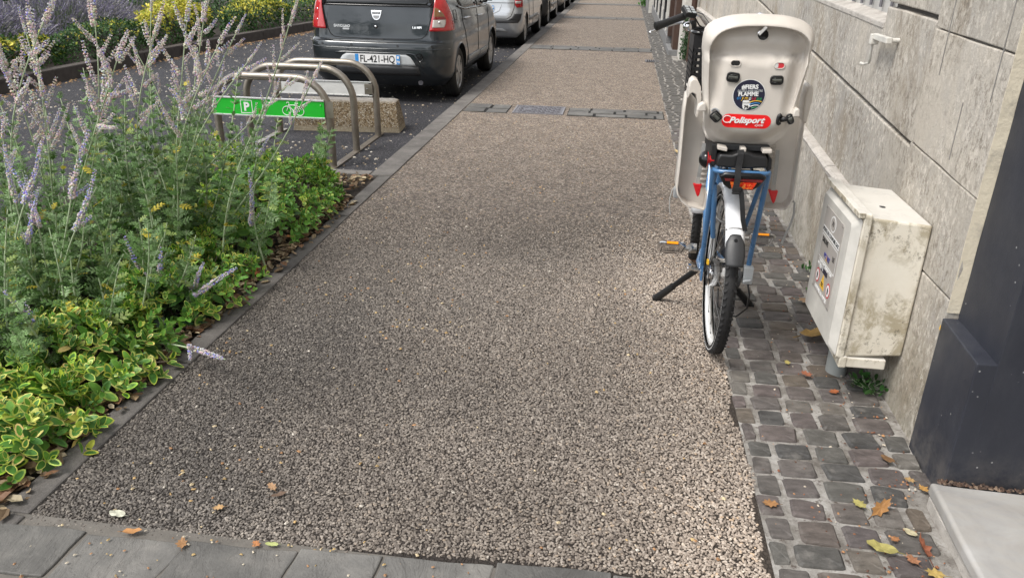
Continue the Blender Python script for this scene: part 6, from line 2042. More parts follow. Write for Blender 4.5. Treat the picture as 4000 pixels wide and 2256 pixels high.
def pinnate():
    """deeply cut feathery leaf"""
    v = [(0,0,0)]; f = []; t = []
    v += [(-.015,0,0),(.015,0,0),(.012,.95,-.10),(-.012,.95,-.10)]; f.append((1,2,3,4)); t.append(0)
    for k, (y, L) in enumerate(((.14,.26),(.34,.36),(.56,.32),(.77,.21))):
        for sx in (-1, 1):
            b0 = len(v)
            z0 = -.10*y*y
            v += [(0, y-.06, z0), (sx*L*.62, y+.06, z0+.035), (sx*L, y+.20, z0-.01), (sx*L*.42, y+.19, z0+.03), (0, y+.09, z0)]
            f += [(b0, b0+1, b0+3, b0+4), (b0+1, b0+2, b0+3)]; t += [k % 2, 1]
    b0 = len(v); v += [(-.03,.86,-.08),(.03,.86,-.08),(0,1.08,-.13)]; f.append((b0,b0+1,b0+2)); t.append(1)
    return np.array(v, float), f, t
PN = pinnate()

def frame(d, roll=0.0):
    d = np.array(d, float); d /= np.linalg.norm(d) + 1e-9
    a = np.array([0, 0, 1.0]) if abs(d[2]) < .95 else np.array([1.0, 0, 0])
    x = np.cross(d, a); x /= np.linalg.norm(x); z = np.cross(x, d)
    c, s_ = math.cos(roll), math.sin(roll)
    return x*c + z*s_, d, z*c - x*s_

GREENS = [(.058,.170,.024), (.095,.245,.034), (.140,.315,.045), (.075,.195,.038)]
MARG = [(.55,.64,.09), (.68,.71,.19), (.48,.60,.08), (.72,.69,.20), (.40,.54,.07)]
rp = random.Random(11)

leaf_variants = None
def leaf_part_meshes():
    global leaf_variants
    if leaf_variants is None:
        leaf_variants = []
        for k in range(6):
            L = Leaves(); g_ = GREENS[k % 4]; m_ = MARG[k % 5]
            L.add(*LT, (0,0,0), (1,0,0), (0,1,0), (0,0,1), 1.0, (g_, m_))
            me = bpy.data.meshes.new('leaf'); me.from_pydata(L.V[0].tolist(), [], L.F); me.materials.append(M['leaf'])
            at = me.color_attributes.new('col', 'FLOAT_COLOR', 'CORNER')
            cnt = np.array([len(f) for f in L.F]); buf = np.ones((cnt.sum(), 4)); buf[:, :3] = np.repeat(np.array(L.C), cnt, 0)
            at.data.foreach_set('color', buf.ravel()); me.shade_smooth(); me.update()
            leaf_variants.append(me)
    return leaf_variants

def euonymus(label, c, rx, ry, h, shoots, size=.036, yellow=.5, parts=0, seed=1, lean=None, group='variegated evergreen shrubs in the near bed'):
    rr = random.Random(seed)
    root = empty('variegated_shrub', (c[0], c[1], 0), label, 'shrub', group)
    L = Leaves(); st = MB(); cand = []
    for s_ in range(shoots):
        u = rr.uniform(0, 2*PI); q = math.sqrt(rr.uniform(0, 1))
        lx, ly = c[0] + rx*q*math.cos(u), c[1] + ry*q*math.sin(u)
        lump = .78 + .30*mnoise.noise((lx*3.2, ly*3.2, seed*2.7)) + .16*mnoise.noise((lx*9, ly*9, seed))
        top = h*math.sqrt(max(0, 1 - q**2.6*.93))*lump
        lz = top*rr.uniform(.50, 1.04) if rr.random() < .5 else top*rr.uniform(.9, 1.06)
        lz = max(.03, lz)
        d = np.array([math.cos(u)*q*1.0, math.sin(u)*q*1.0, .75 + .5*(1-q)]) + np.array([rr.uniform(-.5, .5), rr.uniform(-.5, .5), rr.uniform(-.2, .4)])
        d /= np.linalg.norm(d)
        tip = np.array([lx, ly, lz])
        yv = rr.random() < yellow*(.35 + .9*min(1, lz/h))
        pairs = rr.randint(2, 4)
        roll = rr.uniform(0, PI)
        for k in range(pairs):
            base = tip - d*(.020*k + .004)
            sz = size*(.50 + .25*k)*rr.uniform(.65, 1.25)
            roll += PI/2 + rr.uniform(-.25, .25)
            X, Y, Z = frame(d, roll)
            for sg in (1, -1):
                op = .55 + .32*k + rr.uniform(-.15, .15)
                ld = Y*math.cos(op) + X*sg*math.sin(op); ld /= np.linalg.norm(ld)
                nz = Y*math.sin(op) - X*sg*math.cos(op)
                lxv = np.cross(ld, nz)
                g_ = rr.choice(GREENS); br = rr.uniform(.75, 1.3)
                g2 = tuple(v*br for v in g_)
                if yv: m_ = tuple(v*rr.uniform(.8, 1.1) for v in rr.choice(MARG))
                else: m_ = tuple(a*.55 + b_*.45*rr.uniform(.2, .6) for a, b_ in zip(tuple(v*1.6 for v in g2), rr.choice(MARG)))
                if yv and rr.random() < .10: g2 = m_
                cand.append((base[1] - .3*base[2], base, lxv, ld, nz, sz, g2, m_))
        if s_ % 4 == 0:
            r0 = np.array([c[0] + (lx-c[0])*.55, c[1] + (ly-c[1])*.55, 0.0])
            st.tube([r0, (r0+tip)/2 + np.array([rr.uniform(-.02,.02), rr.uniform(-.02,.02), .02]), tip - d*.02], [.0035, .0028, .0018], 4, caps=False)
    cand.sort(key=lambda t: t[0])
    vr = leaf_part_meshes() if parts else None
    made = 0
    for i, (_, base, lxv, ld, nz, sz, g2, m_) in enumerate(cand):
        if made < parts and base[2] > .05 and rr.random() < .75:
            o = bpy.data.objects.new('leaf', vr[rr.randrange(6)]); COL.objects.link(o)
            Mx = Matrix(((lxv[0]*sz, ld[0]*sz, nz[0]*sz, base[0]), (lxv[1]*sz, ld[1]*sz, nz[1]*sz, base[1]), (lxv[2]*sz, ld[2]*sz, nz[2]*sz, base[2]), (0,0,0,1)))
            o.parent = root; o.matrix_parent_inverse = Matrix.Translation(-Vector(root.location)); o.matrix_basis = Mx
            made += 1
        else:
            L.add(*(LT if rr.random() < .5 else LT2), base, lxv, ld, nz, sz, (g2, m_))
    L.build('foliage', M['leaf'], root)
    st.build('stem', M['woodystem'], root, recalc=False)
    return root

# near bed: soil
b = MB()
def soil(u, v):
    x = -3.9 + (3.9-1.798)*u; y = .4 + 5.26*v
    return (x, y, -.012 + .014*mnoise.noise((x*5, y*5, 0)) + .010*min(1, (-1.83-x)*3))
b.grid(soil, 24, 60)
tag(b.build('planting_bed_soil', M['soil'], None, smooth=True, recalc=False), 'dark soil of the near planting bed', kind='structure')

euonymus('front yellow edged evergreen shrub at the lower left edge of the picture', (-2.13, 1.98), .42, .34, .27, 230, .070, .86, 110, 3)
euonymus('yellow and green shrub just behind the front one, beside the pavement edge', (-2.16, 2.50), .46, .42, .29, 290, .060, .70, 90, 4)
euonymus('mixed green shrub spreading over the kerb in the middle of the near bed', (-2.04, 3.22), .38, .46, .29, 310, .052, .48, 60, 5)
euonymus('large glossy green shrub at the far right end of the near bed', (-2.17, 4.42), .42, .86, .42, 640, .052, .34, 80, 6)
euonymus('pale variegated shrub in front of the bicycle rack feet', (-2.85, 5.22), .46, .34, .36, 270, .050, .9, 0, 7)
euonymus('dark green shrub deep in the near bed under the sage stems', (-3.05, 3.5), .60, .85, .26, 330, .052, .15, 0, 8)
euonymus('dark shrub at the left edge of the picture behind the yellow ones', (-2.95, 2.55), .40, .60, .28, 240, .056, .3, 0, 9)

# ---- Russian sage: pale stems, cut leaves, lavender spikes
PET = [(.70,.63,.56), (.65,.58,.55), (.60,.55,.58), (.50,.46,.68), (.37,.36,.78), (.77,.72,.65)]
def spike(parent, p0, d, L, rad, blue, rr, name='flower_spike'):
    """a spike of little whorled flowers along a short stalk"""
    d = np.array(d, float); d /= np.linalg.norm(d)
    Lv = Leaves(); n = max(3, int(L/(rad*.70)))
    bend = np.array([rr.uniform(-.15, .15), rr.uniform(-.15, .15), rr.uniform(0, .25)])
    ov = np.array([(1,0,0), (-1,0,0), (0,1,0), (0,-1,0), (0,0,1), (0,0,-1)], float)
    of = [(0,2,4), (2,1,4), (1,3,4), (3,0,4), (2,0,5), (1,2,5), (3,1,5), (0,3,5)]
    for i in range(n):
        t_ = i/n
        p = np.array(p0) + d*L*t_ + bend*L*t_*t_
        r_ = rad*(1.0 - .50*t_**1.5)*rr.uniform(.78, 1.15)
        X, Y, Z = frame(d + bend*t_*1.4, i*.9)
        for k in range(6):
            a = 2*PI*k/6 + rr.uniform(-.4, .4)
            o_ = X*math.cos(a) + Z*math.sin(a)
            c_ = PET[rr.choice((3, 4, 2))] if rr.random() < blue*(.5+t_) else PET[rr.choice((0, 0, 1, 2, 5))]
            c_ = tuple(v*rr.uniform(.82, 1.16) for v in c_)
            q = rr.uniform(0, 3)
            A = np.array([math.cos(q), math.sin(q), 0.0]); B_ = np.array([-math.sin(q)*.6, math.cos(q)*.6, .8]); C_ = np.cross(A, B_)
            Lv.add(ov, of, [0]*8, p + o_*r_*.62 + Y*rr.uniform(-.003, .003), A*rr.uniform(.30, .46), B_*rr.uniform(.30, .46), C_*.36, r_, (c_,))
    o = Lv.build(name, M['petal'], parent, kind=None, smooth=False)
    return o

def sage_stem(root, base, tip, kind, rr):
    base = np.array(base, float); tip = np.array(tip, float)
    if base[2] > .02:
        dirn = base - tip; k = base[2]/max(.2, -dirn[2]); base = base + dirn*min(k, .6)*np.array([.6, .6, 1]); base[2] = 0.0
    else: base[2] = 0.0
    L = np.linalg.norm(tip-base)
    side = np.array([rr.uniform(-1, 1), rr.uniform(-1, 1), 0])*.09*L
    N = 14
    def at(t_): return base*(1-t_) + tip*t_ + side*math.sin(PI*t_) + np.array([0, 0, .03*L*math.sin(PI*t_)])
    b = MB(); b.tube([at(i/N) for i in range(N+1)], [.0046*(1-.70*i/N) + .0008 for i in range(N+1)], 6, caps=False)
    s_ = b.build('stem', M['stem'], root, smooth=True, recalc=False)
    lv = Leaves()
    top = {'H': .66, 'S': .74, 'L': .62, 'F': .60, 'W': 1.0}[kind]
    n = max(3, int(L*top/.031))
    roll = rr.uniform(0, PI)
    for i in range(n):
        t_ = top*(i + rr.uniform(-.2, .2))/n
        if t_ < .10 and kind not in 'W': continue
        p = at(max(0, t_)); d = at(min(1, t_+.02)) - p
        roll += PI/2 + rr.uniform(-.2, .2)
        X, Y, Z = frame(d, roll)
        for sg in (1, -1):
            if rr.random() < .08: continue
            op = rr.uniform(.75, 1.25)
            ld = Y*math.cos(op) + X*sg*math.sin(op) + np.array([0, 0, rr.uniform(-.2, .1)]); ld /= np.linalg.norm(ld)
            nz = Y*math.sin(op) - X*sg*math.cos(op); nz -= ld*np.dot(nz, ld); nz /= np.linalg.norm(nz)
            lx = np.cross(ld, nz)
            sz = rr.uniform(.060, .098)*(1.0 - .45*t_/top) if kind != 'W' else rr.uniform(.060, .105)*(1.1 - .60*t_)
            if kind in 'SLH' and t_ > top*.8: sz *= .7
            br = rr.uniform(.75, 1.25); h_ = rr.random()
            base_c = (.088,.172,.046) if h_ < .42 else ((.128,.220,.076) if h_ < .76 else ((.185,.285,.125) if h_ < .90 else (.20,.27,.07)))
            if rr.random() < .025: base_c = (.50,.42,.05)
            c0 = tuple(v*br for v in base_c); c1 = tuple(v*br*1.22 for v in base_c)
            lv.add(*PN, p, lx, ld, nz, sz, (c0, c1))
            if rr.random() < .5:      # leaflet tuft in the axil
                ld2 = Y*.75 + X*sg*.55 + Z*rr.uniform(-.4, .4); ld2 /= np.linalg.norm(ld2)
                n2 = nz - ld2*np.dot(nz, ld2); n2 /= np.linalg.norm(n2)
                lv.add(*PN, p, np.cross(ld2, n2), ld2, n2, sz*.5, (c0, c1))
    if lv.n: lv.build('leaves', M['leaf'], s_, smooth=False)
    dend = at(1.0) - at(.93); dend /= np.linalg.norm(dend)
    if kind == 'H':
        NS = rr.randint(7, 10)
        for i in range(NS):
            t_ = .56 + .42*(i/NS); p = at(t_)
            X, Y, Z = frame(at(t_) - at(t_-.03), i*1.7 + rr.uniform(-.4, .4))
            d = Y*rr.uniform(.7, 1.0) + X*rr.uniform(.45, .9)
            Ls = rr.uniform(.10, .19)*(1.25 - 1.0*(t_-.56))
            spike(s_, p + d*.02, d, Ls, rr.uniform(.0130, .0170), .14, rr)
        spike(s_, at(.97), dend, .14, .0150, .15, rr)
    elif kind == 'S':
        for i in range(rr.randint(3, 4)):
            t_ = .74 + .24*(i/4.0); p = at(t_); X, Y, Z = frame(at(t_) - at(t_-.03), i*1.7 + rr.uniform(-.4, .4))
            d = Y + X*rr.uniform(.3, .7)
            spike(s_, p + d*.02, d, rr.uniform(.06, .12), rr.uniform(.0095, .0125), .24, rr)
        spike(s_, at(.96), dend, .11, .010, .3, rr)
    elif kind == 'L':
        for i in range(7):
            t_ = .68 + .30*(i/7.0); p = at(t_); X, Y, Z = frame(at(t_) - at(t_-.03), i*1.9)
            d = Y*rr.uniform(.7, 1) + X*rr.uniform(.3, .8) + np.array([0, 0, .3])
            spike(s_, p + d*.015, d, rr.uniform(.06, .13), rr.uniform(.0085, .0115), .12, rr)
    elif kind == 'F':
        Lf = rr.uniform(.20, .28)
        q = at(1.0) - dend*Lf*.85
        spike(s_, q, dend, Lf, rr.uniform(.0135, .0165), .55, rr)
        for sg in (1, -1):
            X, Y, Z = frame(dend, rr.uniform(0, 3)); spike(s_, q - dend*.03, Y + X*sg*.8, rr.uniform(.07, .11), .012, .5, rr)
    return s_

PL = {
 'tall sage plant with a broad pale flower head at the left edge': ((-2.8, 3.3), 31, [
  (-2.75,3.25,.18,-2.42,3.15,1.34,'H'), (-2.74,3.25,.18,-2.02,3.00,1.21,'H'), (-2.80,3.30,.16,-2.64,3.10,1.15,'H'), (-2.76,3.30,.16,-2.31,3.30,1.35,'H'),
  (-2.82,3.30,.16,-2.83,3.50,1.26,'S'), (-2.73,3.00,.28,-2.64,3.00,.86,'S'), (-2.78,3.28,.1,-2.55,3.2,1.22,'H')]),
 'largest sage plant with many lavender spikes in the middle of the bed': ((-2.4, 3.72), 32, [
  (-2.43,3.70,.03,-2.26,3.70,1.26,'H'), (-2.41,3.70,.04,-2.10,3.70,1.31,'H'), (-2.38,3.70,.04,-1.94,3.60,1.37,'H'), (-2.36,3.70,.04,-1.88,3.60,1.22,'H'),
  (-2.44,3.75,.01,-2.55,3.90,1.13,'S'), (-2.41,3.75,.02,-2.40,3.90,1.35,'S'), (-2.33,3.70,.04,-1.68,3.50,1.16,'S'), (-2.31,3.70,.04,-1.78,3.60,1.28,'S'),
  (-2.24,3.70,.05,-1.50,3.60,1.39,'L'), (-2.24,3.70,.05,-1.34,3.40,1.13,'L'), (-2.29,3.70,.04,-2.06,3.90,1.01,'S'), (-2.50,3.60,.07,-2.44,3.60,.92,'W'),
  (-2.00,3.50,.03,-1.75,3.60,.83,'W'), (-2.35,3.65,0,-2.2,3.5,.75,'W'), (-2.5,3.7,0,-2.65,3.5,.8,'W'), (-2.4,3.8,0,-2.3,4.0,.9,'W')]),
 'sage plant leaning across the front of the bicycle rack': ((-2.42, 4.5), 33, [
  (-2.70,3.75,0,-1.74,4.10,.97,'L'), (-2.45,4.5,0,-2.1,4.6,.8,'S'), (-2.4,4.5,0,-2.3,4.4,.62,'W'), (-2.12,3.90,0,-1.88,3.90,.70,'W'), (-2.5,4.5,0,-2.7,4.4,.7,'W')]),
 'sage plant with thick violet spikes low at the left of the bed': ((-2.5, 2.85), 34, [
  (-2.60,2.90,.25,-2.49,2.80,.79,'F'), (-2.49,2.85,.35,-2.42,2.80,.74,'F'), (-2.40,2.80,.41,-2.14,2.80,.86,'F'), (-2.35,2.80,.42,-2.06,2.75,.71,'F'), (-2.50,2.80,.41,-2.22,2.70,.83,'F'),
  (-2.43,2.80,.37,-2.39,2.80,.63,'F'), (-2.23,2.60,.22,-2.19,2.60,.58,'W'), (-2.45,2.75,.2,-2.5,2.6,.55,'W'), (-2.4,2.8,.2,-2.25,2.9,.6,'W'), (-2.55,2.9,.2,-2.75,2.85,.6,'W')]),
 'low sage sprawling over the shrubs beside the pavement edge': ((-2.05, 3.0), 35, [
  (-2.05,3.10,0,-1.84,3.00,.40,'W'), (-2.03,3.10,0,-1.66,2.90,.30,'F'), (-2.07,3.10,0,-2.18,3.00,.34,'F'), (-2.09,3.10,0,-1.97,3.00,.34,'F'), (-1.97,3.10,0,-1.81,2.95,.28,'F'),
  (-2.04,2.80,.10,-1.90,2.80,.55,'W'), (-2.04,2.90,.05,-1.91,2.90,.45,'W'), (-2.13,2.70,.10,-2.10,2.70,.33,'W'), (-2.06,3.60,0,-1.92,3.60,.48,'W'), (-1.91,3.70,.07,-1.62,3.40,.59,'W'), (-1.80,3.60,.12,-1.81,3.60,.51,'F')]),
 'single arching sage branch with one violet spike over the pavement': ((-2.05, 2.6), 36, [(-2.02,2.62,.10,-1.47,2.50,.11,'F')]),
 'wispy sage with a grey flower wand at the lower left corner': ((-2.28, 2.42), 37, [(-2.29,2.40,.27,-2.17,2.40,.72,'W'), (-2.27,2.45,.25,-2.18,2.32,.40,'F'), (-2.2,2.3,.1,-2.05,2.15,.36,'W'), (-2.3,2.35,.1,-2.35,2.2,.5,'W')]),
 'thin pale leafy sage shoots in front of the nearest rack hoop': ((-2.14, 5.2), 38, [(-2.16,5.20,0,-1.91,5.00,.50,'W'), (-2.13,5.20,0,-1.97,5.00,.47,'W'), (-2.18,5.22,0,-2.02,5.1,.52,'W'), (-2.6,5.2,.1,-2.5,5.1,.42,'F'), (-2.75,5.2,.1,-2.66,5.15,.44,'F'), (-2.68,5.2,.1,-2.42,5.05,.38,'F')]),
}
for lab, (c, seed, stems) in PL.items():
    rr = random.Random(seed)
    root = empty('russian_sage', (c[0], c[1], 0), lab, 'sage plant', 'sage plants in the near bed')
    for s_ in stems: sage_stem(root, s_[:3], s_[3:6], s_[6], rr)
# undergrowth of leafy sage shoots that fills the middle of the bed
rr = random.Random(77)
root = empty('russian_sage', (-2.7, 3.4, 0), 'dense leafy sage undergrowth filling the middle of the bed', 'sage plant', 'sage plants in the near bed')
for i in range(104):
    if i < 56:
        cx, cy = ((-2.42, 3.75), (-2.85, 3.35), (-2.55, 4.3), (-2.9, 4.2))[i % 4]
        x = cx + rr.gauss(0, .12); y = cy + rr.gauss(0, .14)
        a = rr.uniform(0, 6.28); ln_ = rr.uniform(.05, .42); h = rr.uniform(.45, .95)
    else:
        x = rr.uniform(-3.45, -2.10); y = rr.uniform(2.45, 4.9); a = rr.uniform(0, 6.28); ln_ = rr.uniform(.02, .22); h = rr.uniform(.28, .58)
    tx_ = min(-1.86, x + ln_*math.cos(a)); sage_stem(root, (x, y, 0), (tx_, y + ln_*math.sin(a)*.8, h), 'W', rr)

# silvery shoots leaning over the shrubs in front
root = empty('russian_sage', (-2.3, 2.8, 0), 'silvery leafy sage shoots leaning over the yellow edged shrubs in front', 'sage plant', 'sage plants in the near bed')
for i in range(30):
    x = rr.uniform(-2.75, -2.05); y = rr.uniform(2.25, 3.35); h = rr.uniform(.36, .58)
    sage_stem(root, (x, y, 0), (min(-1.82, x + rr.uniform(-.05, .26)), y + rr.uniform(-.16, .06), h), 'W', rr)

# ivy leaves at the pavement edge
iv = empty('ivy', (-1.9, 2.85, 0), 'dark green ivy leaves creeping over the edge of the bed', 'ivy')
ivm = MB(); pts = [(0,0),(.30,-.12),(.52,.10),(.34,.30),(.44,.62),(.14,.60),(0,1.0),(-.14,.60),(-.44,.62),(-.34,.30),(-.52,.10),(-.30,-.12)]
ivm.cc = (.018,.050,.022); ivm.add([(x, y, .10*abs(x)) for x, y in pts] + [(0, .35, -.02)], [(i, (i+1) % 12, 12) for i in range(12)])
ivme = ivm.mesh('leaf', M['leaf'], recalc=False)
for i in range(44):
    o = bpy.data.objects.new('leaf', ivme); COL.objects.link(o)
    x, y = rr.uniform(-2.02, -1.80), rr.uniform(2.66, 3.12)
    o.scale = (.050*rr.uniform(.7, 1.2),)*3; o.location = (x, y, .03 + .10*rr.random()*(-x-1.75)*3); o.rotation_euler = (rr.uniform(-.2, .7), rr.uniform(-.5, .5), rr.uniform(0, 6.28))
    o.parent = iv; o.matrix_parent_inverse = Matrix.Translation(-Vector(iv.location))
b = MB()
for i in range(8): b.tube([(-2.02, 2.7+i*.06, .02), (-1.93, 2.72+i*.055, .05), (-1.83, 2.74+i*.05, .02)], .0016, 4)
b.build('stem', M['woodystem'], iv)

# ---- far bed across the parking lane
fk = empty('far_kerb', (-7.2, 13, 0), 'raised dark concrete kerb of the planting bed across the parking lane', kind='structure')
line_ = [(-7.6, 2.0), (-7.55, 5.5), (-7.48, 8.6), (-7.40, 11.6), (-7.28, 14.6), (-7.05, 17.2), (-6.75, 19.4), (-6.9, 21.5), (-8.0, 23.0), (-12, 23.6)]
M['farkerb'] = plain('weathered_kerb', (.085, .072, .064), .85, grain=.5, gscale=60, dirt=.25)
for (p, q) in zip(line_[:-1], line_[1:]):
    p, q = Vector((*p, 0)), Vector((*q, 0)); n = max(1, round((q-p).length/1.0))
    d = (q-p).normalized(); w = Vector((-d.y, d.x, 0))
    for k in range(n):
        a, c = p + (q-p)*(k/n) + d*.006, p + (q-p)*((k+1)/n) - d*.006
        b = MB(); vs = [a, c, c + w*.16, a + w*.16]
        b.prism([(v.x, v.y) for v in vs], lambda x, y, z: (x, y, z), -.2, .095); b.build('kerb_stone', M['farkerb'], fk, bevel=.015)
b = MB()
def fs_(u, v):
    y = 2 + 21*v; x1 = np.interp(y, [p[1] for p in line_[:7]], [p[0] for p in line_[:7]]) - .14
    return (x1 - 14*u, y, .05 + .30*u + .02*mnoise.noise((u*30, y, 0)))
b.grid(fs_, 12, 30); tag(b.build('far_bed_soil', M['soil'], None, smooth=True, recalc=False), 'dark soil of the planting bed across the parking lane', kind='structure')

def hedge(label, c, rx, ry, h, n, gold, seed, size=.055, cols=None, name='evergreen_shrub', cat='shrub', group='clipped shrubs across the parking lane'):
    rr = random.Random(seed); root = empty(name, (c[0], c[1], .08), label, cat, group); L = Leaves()
    for i in range(n):
        u = rr.uniform(0, 2*PI); v = rr.random(); q = math.sqrt(v) if rr.random() < .6 else 1.0
        lump = .85 + .22*mnoise.noise((math.cos(u)*2.5, math.sin(u)*2.5, seed)) 
        t_ = rr.random()
        lx, ly = c[0] + rx*q*math.cos(u)*lump, c[1] + ry*q*math.sin(u)*lump
        l2 = .86 + .25*mnoise.noise((lx*2.6, ly*2.6, seed+9)) + .10*mnoise.noise((lx*8, ly*8, seed))
        lz = .08 + (h*l2*rr.uniform(.88, 1.05) if q < .93 else h*l2*t_)*(1 - .25*q**4)
        d = np.array([math.cos(u)*q, math.sin(u)*q, .55 + (1-q)]) + np.array([rr.uniform(-.7,.7) for _ in range(3)])
        X, Y, Z = frame(d, rr.uniform(0, 6.28))
        ld = X*.8 + Y*.5; ld /= np.linalg.norm(ld); nz = Y - ld*np.dot(Y, ld); nz /= np.linalg.norm(nz)
        br = rr.uniform(.6, 1.35)
        pg = gold*max(0, min(1, (lz/h - .35)*1.6))*(.35 + 1.3*max(0, .5 + mnoise.noise((lx*1.7, ly*1.7, seed+4))))
        if cols: a_ = rr.choice(cols)
        else: a_ = rr.choice(((.50,.46,.05), (.34,.38,.05), (.60,.53,.09))) if rr.random() < pg else rr.choice(((.028,.075,.020), (.040,.095,.024), (.055,.120,.03)))
        a_ = tuple(v_*br for v_ in a_)
        L.add(*SL, (lx, ly, lz), np.cross(ld, nz), ld, nz, size*rr.uniform(.7, 1.3), (a_, tuple(v_*1.15 for v_ in a_)))
    L.build('foliage', M['leaf'], root, smooth=False)
    b = MB()
    for k in range(6):
        a = k*1.05; b.tube([(c[0] + .06*math.cos(a), c[1] + .06*math.sin(a), .05), (c[0] + rx*.5*math.cos(a), c[1] + ry*.5*math.sin(a), h*.75)], [.012, .005], 5)
    b.build('stem', M['woodystem'], root)
    return root
hedge('clipped dark shrub with yellowish tips at the left end of the far kerb', (-8.05, 8.9), .50, 1.7, .42, 4200, .45, 51)
hedge('golden leaved shrub above the far kerb, brightest yellow in the row', (-7.90, 13.5), .42, 1.15, .68, 4200, 1.5, 53, .06)
hedge('dark green shrub left of the golden one, hanging over the far kerb', (-7.85, 11.4), .46, 1.2, .50, 3600, .12, 52, .05)
hedge('clipped shrub with olive yellow tips behind the bicycle rack', (-7.70, 16.3), .48, 1.45, .58, 4600, .6, 54, .06)
hedge('small green shrub at the far right end of the far kerb', (-7.55, 18.6), .45, .9, .45, 1800, .15, 55)
hedge('loose grey green plants behind the clipped shrubs beside the dark car', (-9.3, 20.0), 1.8, 2.6, 1.0, 4600, 0, 56, .08, ((.10,.17,.07), (.14,.21,.09), (.07,.13,.05)))
hedge('mid green planting behind the golden shrub', (-9.5, 16.6), 1.2, 1.9, .80, 4200, 0, 57, .07, ((.06,.12,.045), (.09,.16,.06), (.05,.09,.04)))
hedge('dark evergreen planting behind the lavender at the top left', (-14.0, 14.5), 2.6, 4.6, 1.5, 4600, 0, 58, .12, ((.035,.07,.03), (.05,.10,.04), (.08,.13,.06)))
hedge('green planting at the top left edge behind the flower heads', (-10.6, 8.2), 1.3, 1.5, .75, 3200, 0, 59, .08, ((.06,.11,.04), (.09,.15,.06)))
# lavender drifts: hundreds of grey violet wands per clump
def lavender(label, c, rx, ry, h, n, seed):
    rr = random.Random(seed); root = empty('lavender', (c[0], c[1], .1), label, 'lavender', 'lavender clumps in the far bed'); L = Leaves(); G = Leaves()
    dv = np.array([(-.5,0,0), (.5,0,0), (.5,1,0), (-.5,1,0)], float)
    for i in range(n):
        u = rr.uniform(0, 2*PI); q = math.sqrt(rr.random())
        p = np.array([c[0] + rx*q*math.cos(u), c[1] + ry*q*math.sin(u), .15 + h*.45*(1-q*q)])
        d = np.array([math.cos(u)*q*1.2 + rr.uniform(-.4,.6), math.sin(u)*q*.9 + rr.uniform(-.5,.3), rr.uniform(.35, .9)]); d /= np.linalg.norm(d)
        ln_ = rr.uniform(.30, .55)
        X, Y, Z = frame(d, rr.uniform(0, 6))
        G.add(dv, [(0,1,2,3)], [0], p, X*.006, Y*ln_, Z, 1.0, ((.17,.20,.15),))
        tip = p + Y*ln_*.72
        for w_ in (0, 1.57):
            X2, Y2, Z2 = frame(d, w_ + rr.uniform(0, 1))
            base_c = rr.choice(((.30,.27,.37), (.36,.34,.40), (.25,.23,.36), (.40,.385,.39)))
            for k in range(4):
                br = rr.uniform(.7, 1.2)
                L.add(dv, [(0,1,2,3)], [0], tip + Y*ln_*.085*k + X2*rr.uniform(-.006, .006), X2*rr.uniform(.012, .022), Y2*ln_*.06, Z2, 1.0, (tuple(v*br for v in base_c),))
    for i in range(n):
        u = rr.uniform(0, 2*PI); q = math.sqrt(rr.random())
        p = np.array([c[0] + rx*q*math.cos(u), c[1] + ry*q*math.sin(u), .12 + h*.50*(1-q*q)*rr.random()])
        X, Y, Z = frame((math.cos(u)*q + rr.uniform(-.5,.5), math.sin(u)*q + rr.uniform(-.5,.5), .7), rr.uniform(0, 6))
        br = rr.uniform(.6, 1.2)
        G.add(*SL, p, X*.25, Y, Z, .10, (tuple(v*br for v in (.12,.16,.11)), tuple(v*br for v in (.15,.19,.13))))
    L.build('flower_spikes', M['petal'], root, smooth=False); G.build('foliage', M['leaf'], root, smooth=False)
lavender('grey violet lavender drift at the upper left behind the dark hedge', (-9.2, 10.0), .75, 1.3, .70, 1800, 61)
lavender('widest lavender clump left of the golden shrub at the top', (-9.4, 12.5), .95, 1.4, .80, 2200, 62)
lavender('smaller lavender clump farther back above the golden shrub', (-9.8, 14.9), .9, 1.0, .80, 1100, 63)

# ---- small weeds on the right
def weed(label, c, n, r, size, cols, seed, h=.08, name='weed', cat='weed'):
    rr = random.Random(seed); root = empty(name, c, label, cat); L = Leaves(); b = MB()
    for i in range(n):
        u = rr.uniform(0, 2*PI); q = r*math.sqrt(rr.random())
        p = np.array([c[0] + q*math.cos(u), c[1] + q*math.sin(u), c[2] + h*rr.random()*(1 - .5*q/r)])
        X, Y, Z = frame((rr.uniform(-1,1), rr.uniform(-1,1), rr.uniform(.2,1)), rr.uniform(0, 6))
        a_ = rr.choice(cols); br = rr.uniform(.7, 1.3)
        L.add(*LT, p, X, Y, Z, size*rr.uniform(.7, 1.3), (tuple(v*br for v in a_), tuple(v*br*1.1 for v in a_)))
        if i % 3 == 0: b.tube([(c[0], c[1], c[2]), tuple(p)], .0012, 4, caps=False)
    L.build('foliage', M['leaf'], root); b.build('stem', M['stem'], root, recalc=False)
    return root
weed('small green weed under the utility cabinet beside its grey pipe', (1.075, 2.86, .01), 70, .075, .026, ((.03,.09,.02), (.05,.13,.03)), 71, .07)
weed('tiny bright green weed at the foot of the plinth behind the cabinet', (1.10, 3.85, .005), 34, .05, .030, ((.04,.13,.03), (.06,.17,.04)), 72, .06)
weed('small green weed at the plinth foot nearer the bicycle', (1.11, 4.15, .005), 20, .04, .028, ((.04,.12,.03),), 73, .05)
weed('green bush at the far end of the setts', (.92, 28.2, .0), 260, .45, .12, ((.05,.15,.03), (.08,.20,.04)), 74, .55, 'garden_bush', 'bush')
cr = empty('wall_creeper', (1.0, 13.5, 0), 'thin leafy creeper climbing the white corner beyond the stone wall', 'creeper')
L = Leaves(); rr = random.Random(5); b = MB()
